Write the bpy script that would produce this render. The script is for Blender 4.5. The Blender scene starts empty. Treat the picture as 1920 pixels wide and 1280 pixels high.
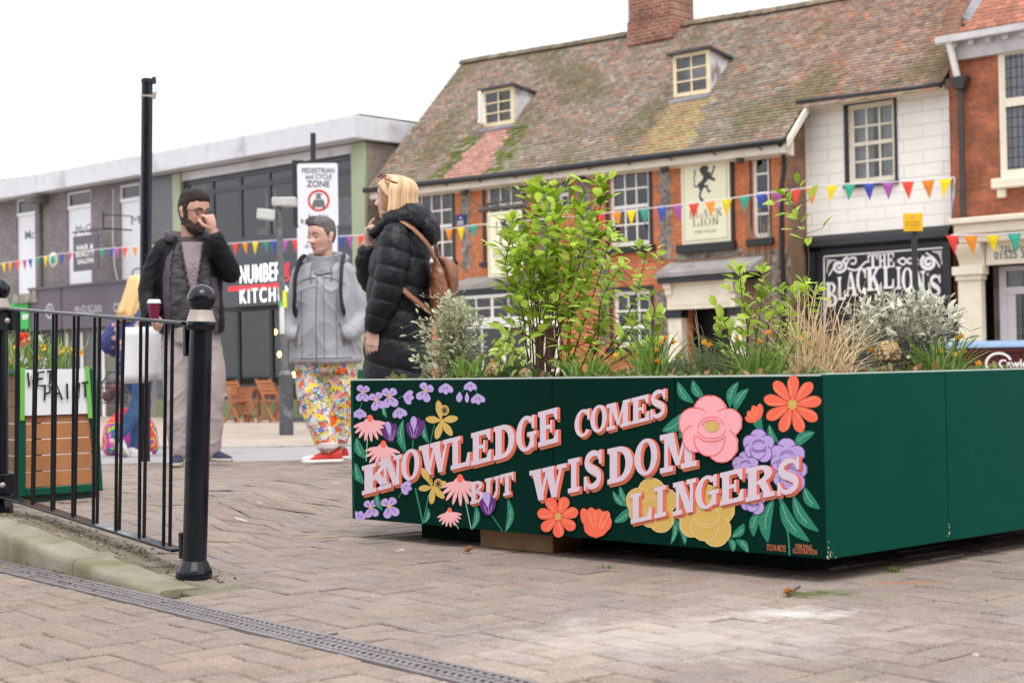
import bpy, bmesh, math, random
import numpy as np
from mathutils import Vector, Matrix, noise as mnoise
from mathutils.geometry import tessellate_polygon
R = math.radians
random.seed(7)
SC = bpy.context.scene
COL = SC.collection
# ------------------------------------------------------------------ camera
FPX = 2850.0; CX, CY = 960.0, 640.0
CAMP = Vector((0, 0, 0.66))
PITCH = math.atan(47 / FPX); ROLL = R(1.0)
_f = Vector((0, math.cos(PITCH), math.sin(PITCH)))
_r0 = Vector((1, 0, 0)); _u0 = Vector((0, -math.sin(PITCH), math.cos(PITCH)))
_rt = math.cos(ROLL) * _r0 - math.sin(ROLL) * _u0
_up = math.cos(ROLL) * _u0 + math.sin(ROLL) * _r0
cd = bpy.data.cameras.new('camera'); cam = bpy.data.objects.new('camera', cd); COL.objects.link(cam)
cd.sensor_width = 36; cd.lens = FPX / 1920 * 36; cd.clip_start = 0.05; cd.clip_end = 2000
cam.matrix_world = Matrix(((_rt.x, _up.x, -_f.x, CAMP.x), (_rt.y, _up.y, -_f.y, CAMP.y), (_rt.z, _up.z, -_f.z, CAMP.z), (0, 0, 0, 1)))
cd.dof.use_dof = True; cd.dof.focus_distance = 5.6; cd.dof.aperture_fstop = 5.0
SC.camera = cam
# ------------------------------------------------------------------ sky, sun, exposure
SUN_EL, SUN_AZ = R(60), R(165)          # azimuth measured from +Y (view direction) towards +X
w = bpy.data.worlds.new('World'); SC.world = w; w.use_nodes = True
nt = w.node_tree; nt.nodes.clear()
sky = nt.nodes.new('ShaderNodeTexSky'); sky.sky_type = 'NISHITA'; sky.sun_disc = False
sky.sun_elevation = SUN_EL; sky.sun_rotation = SUN_AZ; sky.dust_density = 4; sky.air_density = 1.0
hs = nt.nodes.new('ShaderNodeHueSaturation'); hs.inputs['Saturation'].default_value = 0.12
mixw = nt.nodes.new('ShaderNodeMix'); mixw.data_type = 'RGBA'; mixw.inputs[0].default_value = 0.6
mixw.inputs[7].default_value = (9.6, 9.8, 10.3, 1)       # an even cloud layer over the clear sky
bg = nt.nodes.new('ShaderNodeBackground'); bg.inputs[1].default_value = 0.135
wo = nt.nodes.new('ShaderNodeOutputWorld')
nt.links.new(sky.outputs[0], hs.inputs['Color']); nt.links.new(hs.outputs[0], mixw.inputs[6])
nt.links.new(mixw.outputs[2], bg.inputs[0]); nt.links.new(bg.outputs[0], wo.inputs[0])
sd = bpy.data.lights.new('sun', 'SUN'); sd.energy = 1.2; sd.angle = R(26); sd.color = (1, 0.95, 0.88)
so = bpy.data.objects.new('sun', sd); COL.objects.link(so)
_sv = Vector((math.sin(SUN_AZ) * math.cos(SUN_EL), math.cos(SUN_AZ) * math.cos(SUN_EL), math.sin(SUN_EL)))
so.rotation_euler = (-_sv).to_track_quat('-Z', 'Y').to_euler(); so.location = (5, -5, 30)
SC.view_settings.view_transform = 'Standard'; SC.view_settings.look = 'None'
SC.view_settings.exposure = 0.6; SC.view_settings.gamma = 1.0
SC.cycles.max_bounces = 8; SC.cycles.transparent_max_bounces = 12
SC.cycles.use_denoising = True

# ------------------------------------------------------------------ pixel <-> place
def ray(px, py):
    return (_f + _rt * ((px - CX) / FPX) - _up * ((py - CY) / FPX)).normalized()
def atd(px, py, Y):
    d = ray(px, py); return CAMP + d * (Y / d.y)
def on_plane(px, py, P, n):
    d = ray(px, py); return CAMP + d * ((P - CAMP).dot(n) / d.dot(n))
def sstep(a, b, x):
    t = max(0.0, min(1.0, (x - a) / (b - a))); return t * t * (3 - 2 * t)
_GY = [-400, 6.5, 10, 13, 19, 38, 60, 2000]; _GZ = [0, 0, .035, -.06, -.15, -.54, -.62, -.62]
GD = Vector((-.64, .768)); GN = Vector((.768, .64)); G0 = Vector((0, 3.226)); KD = GD; K0 = Vector((-1.068, 4.55)); KA = 1.70
def gz(x, y):
    b = float(np.interp(y, _GY, _GZ))
    s = (x - K0.x) * KD.x + (y - K0.y) * KD.y
    r = .083 * max(0, min(1.4, s)) * sstep(-.75, -1.35, x) * (1 - sstep(7.2, 9.6, y))
    # street side of the kerb stays low
    q = (x - G0.x) * GN.x + (y - G0.y) * GN.y      # signed distance from the grate line (+ = plaza side)
    r *= 1.0 if q > 0.02 else 0.0
    return b + r
def atg(px, py):
    d = ray(px, py); t = 0.66 / max(1e-6, -d.z)
    for _ in range(40):
        p = CAMP + d * t; t = t + (p.z - gz(p.x, p.y)) / max(0.02, -d.z) * 0.7
    return CAMP + d * t

# ------------------------------------------------------------------ mesh building
class MB:
    def __init__(s): s.v = []; s.f = []; s.m = []; s.c = []
    def add(s, vs, fs, mi=0, col=None):
        o = len(s.v); s.v.extend([tuple(p) for p in vs])
        for f in fs:
            s.f.append(tuple(i + o for i in f)); s.m.append(mi); s.c.append(col)
        return s
    def poly(s, pts, mi=0, col=None): return s.add(pts, [tuple(range(len(pts)))], mi, col)
    def box(s, x0, x1, y0, y1, z0, z1, mi=0, col=None):
        v = [(x, y, z) for z in (z0, z1) for y in (y0, y1) for x in (x0, x1)]
        return s.add(v, [(0, 2, 3, 1), (4, 5, 7, 6), (0, 1, 5, 4), (2, 6, 7, 3), (0, 4, 6, 2), (1, 3, 7, 5)], mi, col)
    def obox(s, c, ax, ay, az, mi=0, col=None):           # centre and three half vectors
        c, ax, ay, az = map(Vector, (c, ax, ay, az))
        v = [c + ax * i + ay * j + az * k for k in (-1, 1) for j in (-1, 1) for i in (-1, 1)]
        return s.add(v, [(0, 2, 3, 1), (4, 5, 7, 6), (0, 1, 5, 4), (2, 6, 7, 3), (0, 4, 6, 2), (1, 3, 7, 5)], mi, col)
    def hexa(s, b, t, mi=0, col=None):                    # bottom 4 and top 4 corners, same winding
        return s.add(list(b) + list(t), [(3, 2, 1, 0), (4, 5, 6, 7)] + [(i, (i + 1) % 4, 4 + (i + 1) % 4, 4 + i) for i in range(4)], mi, col)
    def prism(s, pts, vec, mi=0, col=None):
        n = len(pts); vec = Vector(vec); p = [Vector(q) for q in pts]; v = p + [q + vec for q in p]
        tri = tessellate_polygon([p])
        fs = [tuple(t) for t in tri] + [tuple(i + n for i in reversed(t)) for t in tri]
        fs += [(i, (i + 1) % n, n + (i + 1) % n, n + i) for i in range(n)]
        return s.add(v, fs, mi, col)
    def rings(s, rs, cap=True, mi=0, col=None, closed=True):
        n = len(rs[0]); v = [p for r in rs for p in r]; fs = []
        for k in range(len(rs) - 1):
            for i in range(n if closed else n - 1):
                j = (i + 1) % n; fs.append((k * n + i, k * n + j, (k + 1) * n + j, (k + 1) * n + i))
        if cap: fs += [tuple(range(n - 1, -1, -1)), tuple((len(rs) - 1) * n + i for i in range(n))]
        return s.add(v, fs, mi, col)
    def tube(s, path, rad, n=8, mi=0, col=None, cap=True, ell=None):
        P = [Vector(p) for p in path]; rs = []
        if not hasattr(rad, '__len__'): rad = [rad] * len(P)
        ref = None
        for k, p in enumerate(P):
            t = (P[min(k + 1, len(P) - 1)] - P[max(k - 1, 0)]).normalized()
            if ref is None:
                ref = Vector((0, 0, 1)) if abs(t.z) < .9 else Vector((1, 0, 0))
            a = (ref - t * ref.dot(t)).normalized(); ref = a; b = t.cross(a)
            e = ell or (1, 1)
            rs.append([p + a * (rad[k] * e[0] * math.cos(2 * math.pi * i / n)) + b * (rad[k] * e[1] * math.sin(2 * math.pi * i / n)) for i in range(n)])
        return s.rings(rs, cap, mi, col)
    def lathe(s, prof, n=24, o=(0, 0, 0), mi=0, col=None, ax=None):
        o = Vector(o); az = Vector(ax or (0, 0, 1)).normalized()
        x = az.orthogonal().normalized(); y = az.cross(x)
        rs = [[o + az * z + x * (max(r, 1e-4) * math.cos(2 * math.pi * i / n)) + y * (max(r, 1e-4) * math.sin(2 * math.pi * i / n)) for i in range(n)] for r, z in prof]
        return s.rings(rs, True, mi, col)
    def ell(s, c, r, mi=0, col=None, nu=16, nv=10, rot=None, fn=None):
        c = Vector(c); rs = []
        for k in range(nv + 1):
            ph = -math.pi / 2 + math.pi * k / nv; ring = []
            for i in range(nu):
                th = 2 * math.pi * i / nu
                d = Vector((math.cos(ph) * math.cos(th), math.cos(ph) * math.sin(th), math.sin(ph)))
                if k in (0, nv): d = Vector((1e-3 * math.cos(th), 1e-3 * math.sin(th), math.copysign(1, ph)))
                q = Vector((d.x * r[0], d.y * r[1], d.z * r[2]))
                if fn: q = fn(q, d)
                if rot is not None: q = rot @ q
                ring.append(c + q)
            rs.append(ring)
        return s.rings(rs, True, mi, col)
    def build(s, name, mats, parent=None, smooth=False, local=False, kind=None):
        me = bpy.data.meshes.new(name); me.from_pydata(s.v, [], s.f)
        if not isinstance(mats, (list, tuple)): mats = [mats]
        for m in mats: me.materials.append(m)
        if len(mats) > 1: me.polygons.foreach_set('material_index', s.m)
        if any(c is not None for c in s.c):
            at = me.attributes.new('Col', 'FLOAT_COLOR', 'FACE')
            at.data.foreach_set('color', np.array([tuple(c)[:3] + (1,) if c is not None else (1, 1, 1, 1) for c in s.c], 'f').ravel())
        if smooth: me.polygons.foreach_set('use_smooth', [True] * len(me.polygons))
        me.update()
        return link(name, me, parent, local, kind)
def wm(o):
    m = o.matrix_basis.copy()
    return wm(o.parent) @ o.matrix_parent_inverse @ m if o.parent else m
def link(name, data, parent=None, local=False, kind=None):
    o = bpy.data.objects.new(name, data); COL.objects.link(o)
    if parent is not None:
        o.parent = parent
        if not local: o.matrix_parent_inverse = wm(parent).inverted()
    if kind: o['kind'] = kind
    return o
def tag(o, label, cat, group=None, kind=None):
    o['label'] = label; o['category'] = cat
    if group: o['group'] = group
    if kind: o['kind'] = kind
    return o
def thing(name, label, cat, loc=(0, 0, 0), rotz=0, group=None):
    o = bpy.data.objects.new(name, None); COL.objects.link(o); o.empty_display_size = .2
    o.location = loc; o.rotation_euler = (0, 0, rotz); bpy.context.view_layer.update()
    return tag(o, label, cat, group)
def kids(o): return [c for c in COL.objects if c.parent == o]
def copy_tree(o, M=None, label=None, parent=None):
    c = o.copy(); COL.objects.link(c)
    if M is not None: c.matrix_basis = M @ o.matrix_basis
    if parent is not None: c.parent = parent
    if label: c['label'] = label
    for k in kids(o): copy_tree(k, None, None, c)
    return c
def bev(o, w=.004, seg=2):
    m = o.modifiers.new('bevel', 'BEVEL'); m.width = w; m.segments = seg; m.limit_method = 'ANGLE'; m.angle_limit = R(35); return o
def autosmooth(o, a=35):
    o.data.polygons.foreach_set('use_smooth', [True] * len(o.data.polygons))
    me = o.data; bm = bmesh.new(); bm.from_mesh(me)
    for e in bm.edges:
        if len(e.link_faces) == 2 and e.calc_face_angle(0) > R(a): e.smooth = False
    bm.to_mesh(me); bm.free(); return o
def remesh(mb, vox, smooth=4, name='tmp'):
    """fuse overlapping shapes into one continuous surface"""
    o = mb.build(name, [])
    m = o.modifiers.new('r', 'REMESH'); m.mode = 'VOXEL'; m.voxel_size = vox
    if smooth:
        q = o.modifiers.new('s', 'SMOOTH'); q.iterations = smooth; q.factor = .5
    dg = bpy.context.evaluated_depsgraph_get(); dg.update()
    me = bpy.data.meshes.new_from_object(o.evaluated_get(dg))
    bpy.data.objects.remove(o)
    me.polygons.foreach_set('use_smooth', [True] * len(me.polygons))
    return me
def displace(me, fn):
    n = len(me.vertices); co = np.empty(n * 3, 'f'); me.vertices.foreach_get('co', co); co = co.reshape(-1, 3)
    no = np.empty(n * 3, 'f'); me.vertices.foreach_get('normal', no); no = no.reshape(-1, 3)
    co = co + no * fn(co, no)[:, None]
    me.vertices.foreach_set('co', co.ravel().astype('f')); me.update(); return me
def nz(co, sc, off=0):
    sc = np.array(sc) if hasattr(sc, '__len__') else np.array([sc] * 3)
    q = co * sc + off
    return np.array([mnoise.noise(Vector(map(float, p))) for p in q])
def vcol(me, fn):
    n = len(me.vertices); co = np.empty(n * 3, 'f'); me.vertices.foreach_get('co', co); co = co.reshape(-1, 3)
    a = me.attributes.new('Col', 'FLOAT_COLOR', 'POINT'); c = np.ones((n, 4), 'f'); c[:, :3] = fn(co); a.data.foreach_set('color', c.ravel())

# ------------------------------------------------------------------ materials
def srgb(r, g, b):
    f = lambda c: (c / 255 / 12.92) if c / 255 <= .04045 else ((c / 255 + .055) / 1.055) ** 2.4
    return (f(r), f(g), f(b))
class NT:
    def __init__(s, name):
        s.m = bpy.data.materials.new(name); s.m.use_nodes = True; s.t = s.m.node_tree; s.b = s.t.nodes['Principled BSDF']; s.out = s.t.nodes['Material Output']
    def n(s, typ, **k):
        o = s.t.nodes.new(typ)
        for a, v in k.items():
            if a.startswith('i_'): o.inputs[a[2:].replace('_', ' ')].default_value = v
            else: setattr(o, a, v)
        return o
    def l(s, a, b): s.t.links.new(a, b)
    def noise(s, scale, detail=4, vec=None, rough=.55):
        o = s.n('ShaderNodeTexNoise'); o.inputs['Scale'].default_value = scale; o.inputs['Detail'].default_value = detail; o.inputs['Roughness'].default_value = rough
        s.l(vec if vec is not None else s.obj(), o.inputs['Vector']); return o.outputs['Fac']
    def obj(s):
        if not hasattr(s, '_o'): s._o = s.n('ShaderNodeTexCoord').outputs['Object']
        return s._o
    def mr(s, x, a, b, c, d):
        o = s.n('ShaderNodeMapRange'); s.l(x, o.inputs[0])
        for i, v in enumerate((a, b, c, d)): o.inputs[i + 1].default_value = v
        return o.outputs[0]
    def mix(s, fac, a, b, mode='MIX'):
        o = s.n('ShaderNodeMix', data_type='RGBA', blend_type=mode)
        for sock, v in ((o.inputs[0], fac), (o.inputs[6], a), (o.inputs[7], b)):
            if isinstance(v, (int, float)): sock.default_value = v
            elif isinstance(v, tuple): sock.default_value = v[:3] + (1,)
            else: s.l(v, sock)
        return o.outputs[2]
    def val(s, col, fac):         # scale a colour's value by a factor socket
        o = s.n('ShaderNodeHueSaturation'); s.l(fac, o.inputs['Value'])
        if isinstance(col, tuple): o.inputs['Color'].default_value = col[:3] + (1,)
        else: s.l(col, o.inputs['Color'])
        return o.outputs[0]
    def attr(s, name='Col'): return s.n('ShaderNodeAttribute', attribute_name=name).outputs['Color']
    def bump(s, h, strength=.3, dist=.01):
        o = s.n('ShaderNodeBump'); o.inputs['Strength'].default_value = strength; o.inputs['Distance'].default_value = dist
        s.l(h, o.inputs['Height']); s.l(o.outputs[0], s.b.inputs['Normal'])
    def color(s, c):
        if isinstance(c, tuple): s.b.inputs['Base Color'].default_value = c[:3] + (1,)
        else: s.l(c, s.b.inputs['Base Color'])
def M(name, col=(.5, .5, .5), rough=.6, metal=0, var=.12, vs=4, bump=0, bs=40, attr=False, spec=.5, dirt=None, emit=0, coat=0, bd=.01, sheen=0, rvar=0):
    k = NT(name); c = k.attr() if attr else col
    if attr and col != (.5, .5, .5): c = k.mix(1.0, c, col, 'MULTIPLY')
    if var: c = k.val(c, k.mr(k.noise(vs), .25, .75, 1 - var, 1 + var))
    if dirt:                      # (colour, scale, low, high) stains with a shape of their own
        c = k.mix(k.mr(k.noise(dirt[1], 6), dirt[2], dirt[3], 0, 1), c, dirt[0])
    k.color(c); b = k.b.inputs
    b['Roughness'].default_value = rough; b['Metallic'].default_value = metal; b['Specular IOR Level'].default_value = spec
    if rvar: k.l(k.mr(k.noise(vs * 2.3), .3, .7, rough - rvar, rough + rvar), b['Roughness'])
    if coat: b['Coat Weight'].default_value = coat; b['Coat Roughness'].default_value = .08
    if sheen: b['Sheen Weight'].default_value = sheen
    if emit:
        b['Emission Strength'].default_value = emit
        if isinstance(col, tuple): b['Emission Color'].default_value = col[:3] + (1,)
    if bump: k.bump(k.noise(bs, 5), bump, bd)
    return k.m
def brickmat(name, c1, c2, mortar, bw=.225, bh=.075, ms=.011, off=.5, var=.35, rough=.85, dirt=None, vec=('X', 'Z'), bump=.5, fine=.2):
    k = NT(name); sep = k.n('ShaderNodeSeparateXYZ'); k.l(k.obj(), sep.inputs[0]); com = k.n('ShaderNodeCombineXYZ')
    k.l(sep.outputs[vec[0]], com.inputs[0]); k.l(sep.outputs[vec[1]], com.inputs[1])
    b = k.n('ShaderNodeTexBrick'); b.offset = off; k.l(com.outputs[0], b.inputs['Vector'])
    for n_, v in (('Scale', 1), ('Brick Width', bw), ('Row Height', bh), ('Mortar Size', ms), ('Mortar Smooth', .3), ('Bias', 0)): b.inputs[n_].default_value = v
    b.inputs['Color1'].default_value = c1 + (1,); b.inputs['Color2'].default_value = c2 + (1,); b.inputs['Mortar'].default_value = mortar + (1,)
    c = k.val(b.outputs[0], k.mr(k.noise(1.7, 6), .3, .7, 1 - var, 1 + var))
    c = k.val(c, k.mr(k.noise(14, 3), .3, .7, 1 - fine, 1 + fine))
    if dirt: c = k.mix(k.mr(k.noise(dirt[1], 6), dirt[2], dirt[3], 0, .8), c, dirt[0])
    k.color(c); k.b.inputs['Roughness'].default_value = rough
    k.bump(k.mix(.5, b.outputs['Fac'], k.noise(60)), -bump, .012)
    return k.m
def leafmat(name, trans=.35, rough=.4, spec=.4):
    k = NT(name); c = k.val(k.attr(), k.mr(k.noise(25, 3), .3, .7, .8, 1.2)); k.color(c)
    k.b.inputs['Roughness'].default_value = rough; k.b.inputs['Specular IOR Level'].default_value = spec
    t = k.n('ShaderNodeBsdfTranslucent'); k.l(k.val(c, k.mr(k.noise(1), 0, 1, 1.2, 1.2)), t.inputs[0])
    mx = k.n('ShaderNodeMixShader'); mx.inputs[0].default_value = trans
    k.l(k.b.outputs[0], mx.inputs[1]); k.l(t.outputs[0], mx.inputs[2]); k.l(mx.outputs[0], k.out.inputs[0]); return k.m
def glassmat(name, tint=(.75, .8, .82), refl=1.0):
    k = NT(name); tr = k.n('ShaderNodeBsdfTransparent'); tr.inputs[0].default_value = tint + (1,)
    gl = k.n('ShaderNodeBsdfGlossy'); gl.inputs['Roughness'].default_value = .03; gl.inputs[0].default_value = (refl, refl, refl, 1)
    fr = k.n('ShaderNodeFresnel'); fr.inputs[0].default_value = 1.5
    mx = k.n('ShaderNodeMixShader'); k.l(k.mr(fr.outputs[0], 0, 1, .03, 1), mx.inputs[0]); k.l(tr.outputs[0], mx.inputs[1]); k.l(gl.outputs[0], mx.inputs[2])
    k.l(mx.outputs[0], k.out.inputs[0]); return k.m
BLACK = M('black_gloss_paint', (.006, .008, .013), .22, var=.3, vs=6, bump=.05, bs=30, spec=.4, rvar=.10, dirt=((.30, .31, .33), 48, .735, .75))
BLACKM = M('black_matt_paint', (.02, .021, .025), .55, var=.25)
STEEL = M('worn_steel', (.42, .37, .33), .45, .3, var=.25, vs=20, bump=.15, bs=60)
WHITE = M('white_gloss_paint', (.82, .81, .78), .4, var=.06, vs=5, dirt=((.55, .52, .46), 3, .66, .9))
CREAM = M('cream_paint', (.78, .72, .58), .55, var=.08, dirt=((.5, .45, .36), 2.5, .62, .9))
GLASS = glassmat('window_glass')
ROOM = M('dark_room', (.035, .034, .036), .9, var=.4, vs=2)

# ------------------------------------------------------------------ lettering
def textmesh(s, bold=0.0, spacing=1.0):
    cu = bpy.data.curves.new('lettering', 'FONT'); cu.body = s; cu.size = 1; cu.offset = bold; cu.space_character = spacing; cu.resolution_u = 4; cu.align_x = 'CENTER'; cu.space_line = .95
    o = bpy.data.objects.new('lettering', cu); COL.objects.link(o)
    dg = bpy.context.evaluated_depsgraph_get(); dg.update(); me = bpy.data.meshes.new_from_object(o.evaluated_get(dg))
    bpy.data.objects.remove(o); bpy.data.curves.remove(cu)
    v = [tuple(q.co) for q in me.vertices]; f = [tuple(p.vertices) for p in me.polygons]; bpy.data.meshes.remove(me)
    xs = [p[0] for p in v]; ys = [p[1] for p in v]; x0, x1, y0, y1 = min(xs), max(xs), min(ys), max(ys)
    return [((p[0] - x0) / (x1 - x0), (p[1] - y0) / (y1 - y0)) for p in v], f
def text_on(mb, s, fn, mi=0, bold=0.0, spacing=1.0, col=None):
    """fn maps (0..1, 0..1) to a 3D point"""
    v, f = textmesh(s, bold, spacing); mb.add([fn(*p) for p in v], f, mi, col); return mb
def arc(cx, cy, rx, ry, a0, a1, wx, wy, n=18):
    """band between an outer ellipse and an inner one, as quads"""
    out = []
    P = lambda a, x, y: (cx + x * math.cos(R(a)), cy + y * math.sin(R(a)))
    for i in range(n):
        a, b = a0 + (a1 - a0) * i / n, a0 + (a1 - a0) * (i + 1) / n
        out.append([P(a, rx - wx, ry - wy), P(a, rx, ry), P(b, rx, ry), P(b, rx - wx, ry - wy)])
    return out
def stroke(pts, wid):
    out = []; n = len(pts); L = []
    if not hasattr(wid, '__len__'): wid = [wid] * n
    for i, p in enumerate(pts):
        a = pts[max(0, i - 1)]; b = pts[min(n - 1, i + 1)]; dx, dy = b[0] - a[0], b[1] - a[1]; q = math.hypot(dx, dy) or 1
        h = wid[i] / 2; L.append(((p[0] - dy / q * h, p[1] + dx / q * h), (p[0] + dy / q * h, p[1] - dx / q * h)))
    for i in range(n - 1): out.append([L[i][0], L[i][1], L[i + 1][1], L[i + 1][0]])
    return out
def smoothpath(pts, n=6):
    out = []
    for i in range(len(pts) - 1):
        p0, p1, p2, p3 = pts[max(0, i - 1)], pts[i], pts[i + 1], pts[min(len(pts) - 1, i + 2)]
        for k in range(n):
            t = k / n
            out.append(tuple(.5 * (2 * p1[j] + (p2[j] - p0[j]) * t + (2 * p0[j] - 5 * p1[j] + 4 * p2[j] - p3[j]) * t * t + (3 * p1[j] - p0[j] - 3 * p2[j] + p3[j]) * t ** 3) for j in range(len(p1))))
    out.append(tuple(pts[-1])); return out
def slab(ch, s=.3, t=.14):
    r = lambda x0, x1, y0, y1: [(x0, y0), (x1, y0), (x1, y1), (x0, y1)]
    e = .09
    if ch == 'K': return [r(e, e + s, 0, 1), r(0, s + .2, 0, t), r(0, s + .2, 1 - t, 1), [(.36, .33), (.36, .52), (.68, 1 - t), (.9, 1 - t)], [(.46, .47), (.6, .62), (.97, t), (.66, t)], r(.58, 1, 1 - t, 1), r(.57, 1.02, 0, t)]
    if ch == 'N': return [r(.13, .27, 0, 1), [(.13, 1), (.13 + s, 1), (.89, 0), (.89 - s, 0)], r(.75, .89, 0, 1), r(0, .36, 1 - t, 1), r(0, .4, 0, t), r(.6, 1.02, 1 - t, 1)]
    if ch == 'O': return arc(.5, .5, .52, .52, 0, 360, s * .95, t * .75, 28)
    if ch == 'W': return [[(.06, 1), (.06 + s * .75, 1), (.4, 0), (.25, 0)], [(.47, 1), (.54, 1), (.36, 0), (.27, 0)], [(.42, 1), (.42 + s * .75, 1), (.76, 0), (.61, 0)], [(.84, 1), (.92, 1), (.73, 0), (.64, 0)], r(0, .32, 1 - t, 1), r(.36, .68, 1 - t, 1), r(.75, 1.02, 1 - t, 1)]
    if ch == 'L': return [r(e, e + s, 0, 1), r(0, s + .2, 1 - t, 1), r(0, 1, 0, t), [(.78, t), (1, t), (1, .42), (.88, .42)]]
    if ch == 'E': return [r(e, e + s, 0, 1), r(0, .96, 1 - t, 1), r(0, 1, 0, t), [(.74, 1 - t), (.96, 1 - t), (.96, .66), (.86, .66)], [(.76, t), (1, t), (1, .36), (.88, .36)], r(e + s, .66, .45, .57), r(.6, .7, .33, .69)]
    if ch == 'D': return [r(e, e + s, 0, 1), r(0, .46, 1 - t, 1), r(0, .46, 0, t)] + arc(.44, .5, .56, .5, -90, 90, s * .95, t, 16)
    if ch == 'G': return arc(.5, .5, .52, .52, 42, 322, s * .95, t * .75, 22) + [r(.56, 1.04, .4, .4 + t * .9), r(.7, .93, .06, .42), r(.8, .94, .62, 1.0)]
    if ch == 'C': return arc(.52, .5, .54, .52, 42, 322, s * .95, t * .75, 22) + [r(.8, .95, .6, 1.0)]
    if ch == 'M': return [r(.12, .23, 0, 1), [(.12, 1), (.12 + s * .85, 1), (.56, .12), (.44, .12)], [(.7, 1), (.8, 1), (.54, .12), (.46, .12)], r(.68, .68 + s * .72, 0, 1), r(0, .3, 1 - t, 1), r(0, .36, 0, t), r(.68, 1, 1 - t, 1), r(.58, 1.02, 0, t)]
    if ch == 'S':
        p = smoothpath([(.86, .72), (.74, .91), (.5, .96), (.26, .88), (.19, .72), (.32, .58), (.6, .46), (.8, .32), (.76, .14), (.52, .05), (.28, .08), (.13, .27)], 5); n = len(p)
        wd = [t * .7 + (s * .85 - t * .7) * max(0, math.sin(math.pi * i / (n - 1))) ** 1.3 for i in range(n)]
        return stroke(p, wd) + [r(.82, .95, .64, 1.02), r(.04, .17, -.02, .36)]
    if ch == 'B': return [r(e, e + s, 0, 1), r(0, .5, 1 - t, 1), r(0, .5, 0, t), r(.3, .5, .47, .57)] + arc(.46, .765, .42, .235, -90, 90, s * .85, t * .8, 12) + arc(.46, .265, .52, .265, -90, 90, s * .9, t * .85, 12)
    if ch == 'R': return [r(e, e + s, 0, 1), r(0, .5, 1 - t, 1), r(0, s + .2, 0, t), r(.3, .5, .44, .54)] + arc(.46, .73, .48, .27, -90, 90, s * .9, t * .85, 12) + [[(.44, .5), (.72, .5), (.9, t), (.64, t)], r(.62, 1.03, 0, t)]
    if ch == 'P': return [r(e, e + s, 0, 1), r(0, .5, 1 - t, 1), r(0, s + .2, 0, t), r(.3, .5, .4, .5)] + arc(.46, .7, .5, .3, -90, 90, s * .9, t * .85, 12)
    if ch == 'U': return [r(.1, .1 + s * .95, .3, 1), r(.76, .9, .3, 1), r(0, s + .2, 1 - t, 1), r(.62, 1.03, 1 - t, 1)] + arc(.5, .32, .4, .34, 180, 360, s * .7, t, 14)
    if ch == 'T': return [r(.5 - s / 2, .5 + s / 2, 0, 1), r(0, 1, 1 - t, 1), r(.5 - s / 2 - .12, .5 + s / 2 + .12, 0, t), [(0, 1 - t), (.2, 1 - t), (.1, .62), (0, .62)], [(.8, 1 - t), (1, 1 - t), (1, .62), (.9, .62)]]
    if ch == 'I': return [r(.5 - s * .75, .5 + s * .75, 0, 1), r(.02, .98, 0, t), r(.02, .98, 1 - t, 1)]
    if ch == 'A': return [[(.42, 1), (.52, 1), (.2, 0), (.1, 0)], [(.4, 1), (.6, 1), (.96, 0), (.96 - s, 0)], r(.25, .75, .3, .3 + t * .8), r(0, .34, 0, t * .9), r(.55, 1.04, 0, t * .9)]
    if ch == 'H': return [r(.1, .1 + s, 0, 1), r(.9 - s, .9, 0, 1), r(.1, .9, .45, .57), r(0, s + .2, 0, t), r(0, s + .2, 1 - t, 1), r(.8 - s, 1, 0, t), r(.8 - s, 1, 1 - t, 1)]
    if ch == "'": return [[(.2, 1), (.8, 1), (.5, .62), (.3, .62)]]
    return []
def hull(pts):
    pts = sorted(set(pts)); 
    def half(ps):
        o = []
        for p in ps:
            while len(o) > 1 and (o[-1][0] - o[-2][0]) * (p[1] - o[-2][1]) - (o[-1][1] - o[-2][1]) * (p[0] - o[-2][0]) <= 0: o.pop()
            o.append(p)
        return o
    a, b = half(pts), half(pts[::-1]); return a[:-1] + b[:-1]
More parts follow.
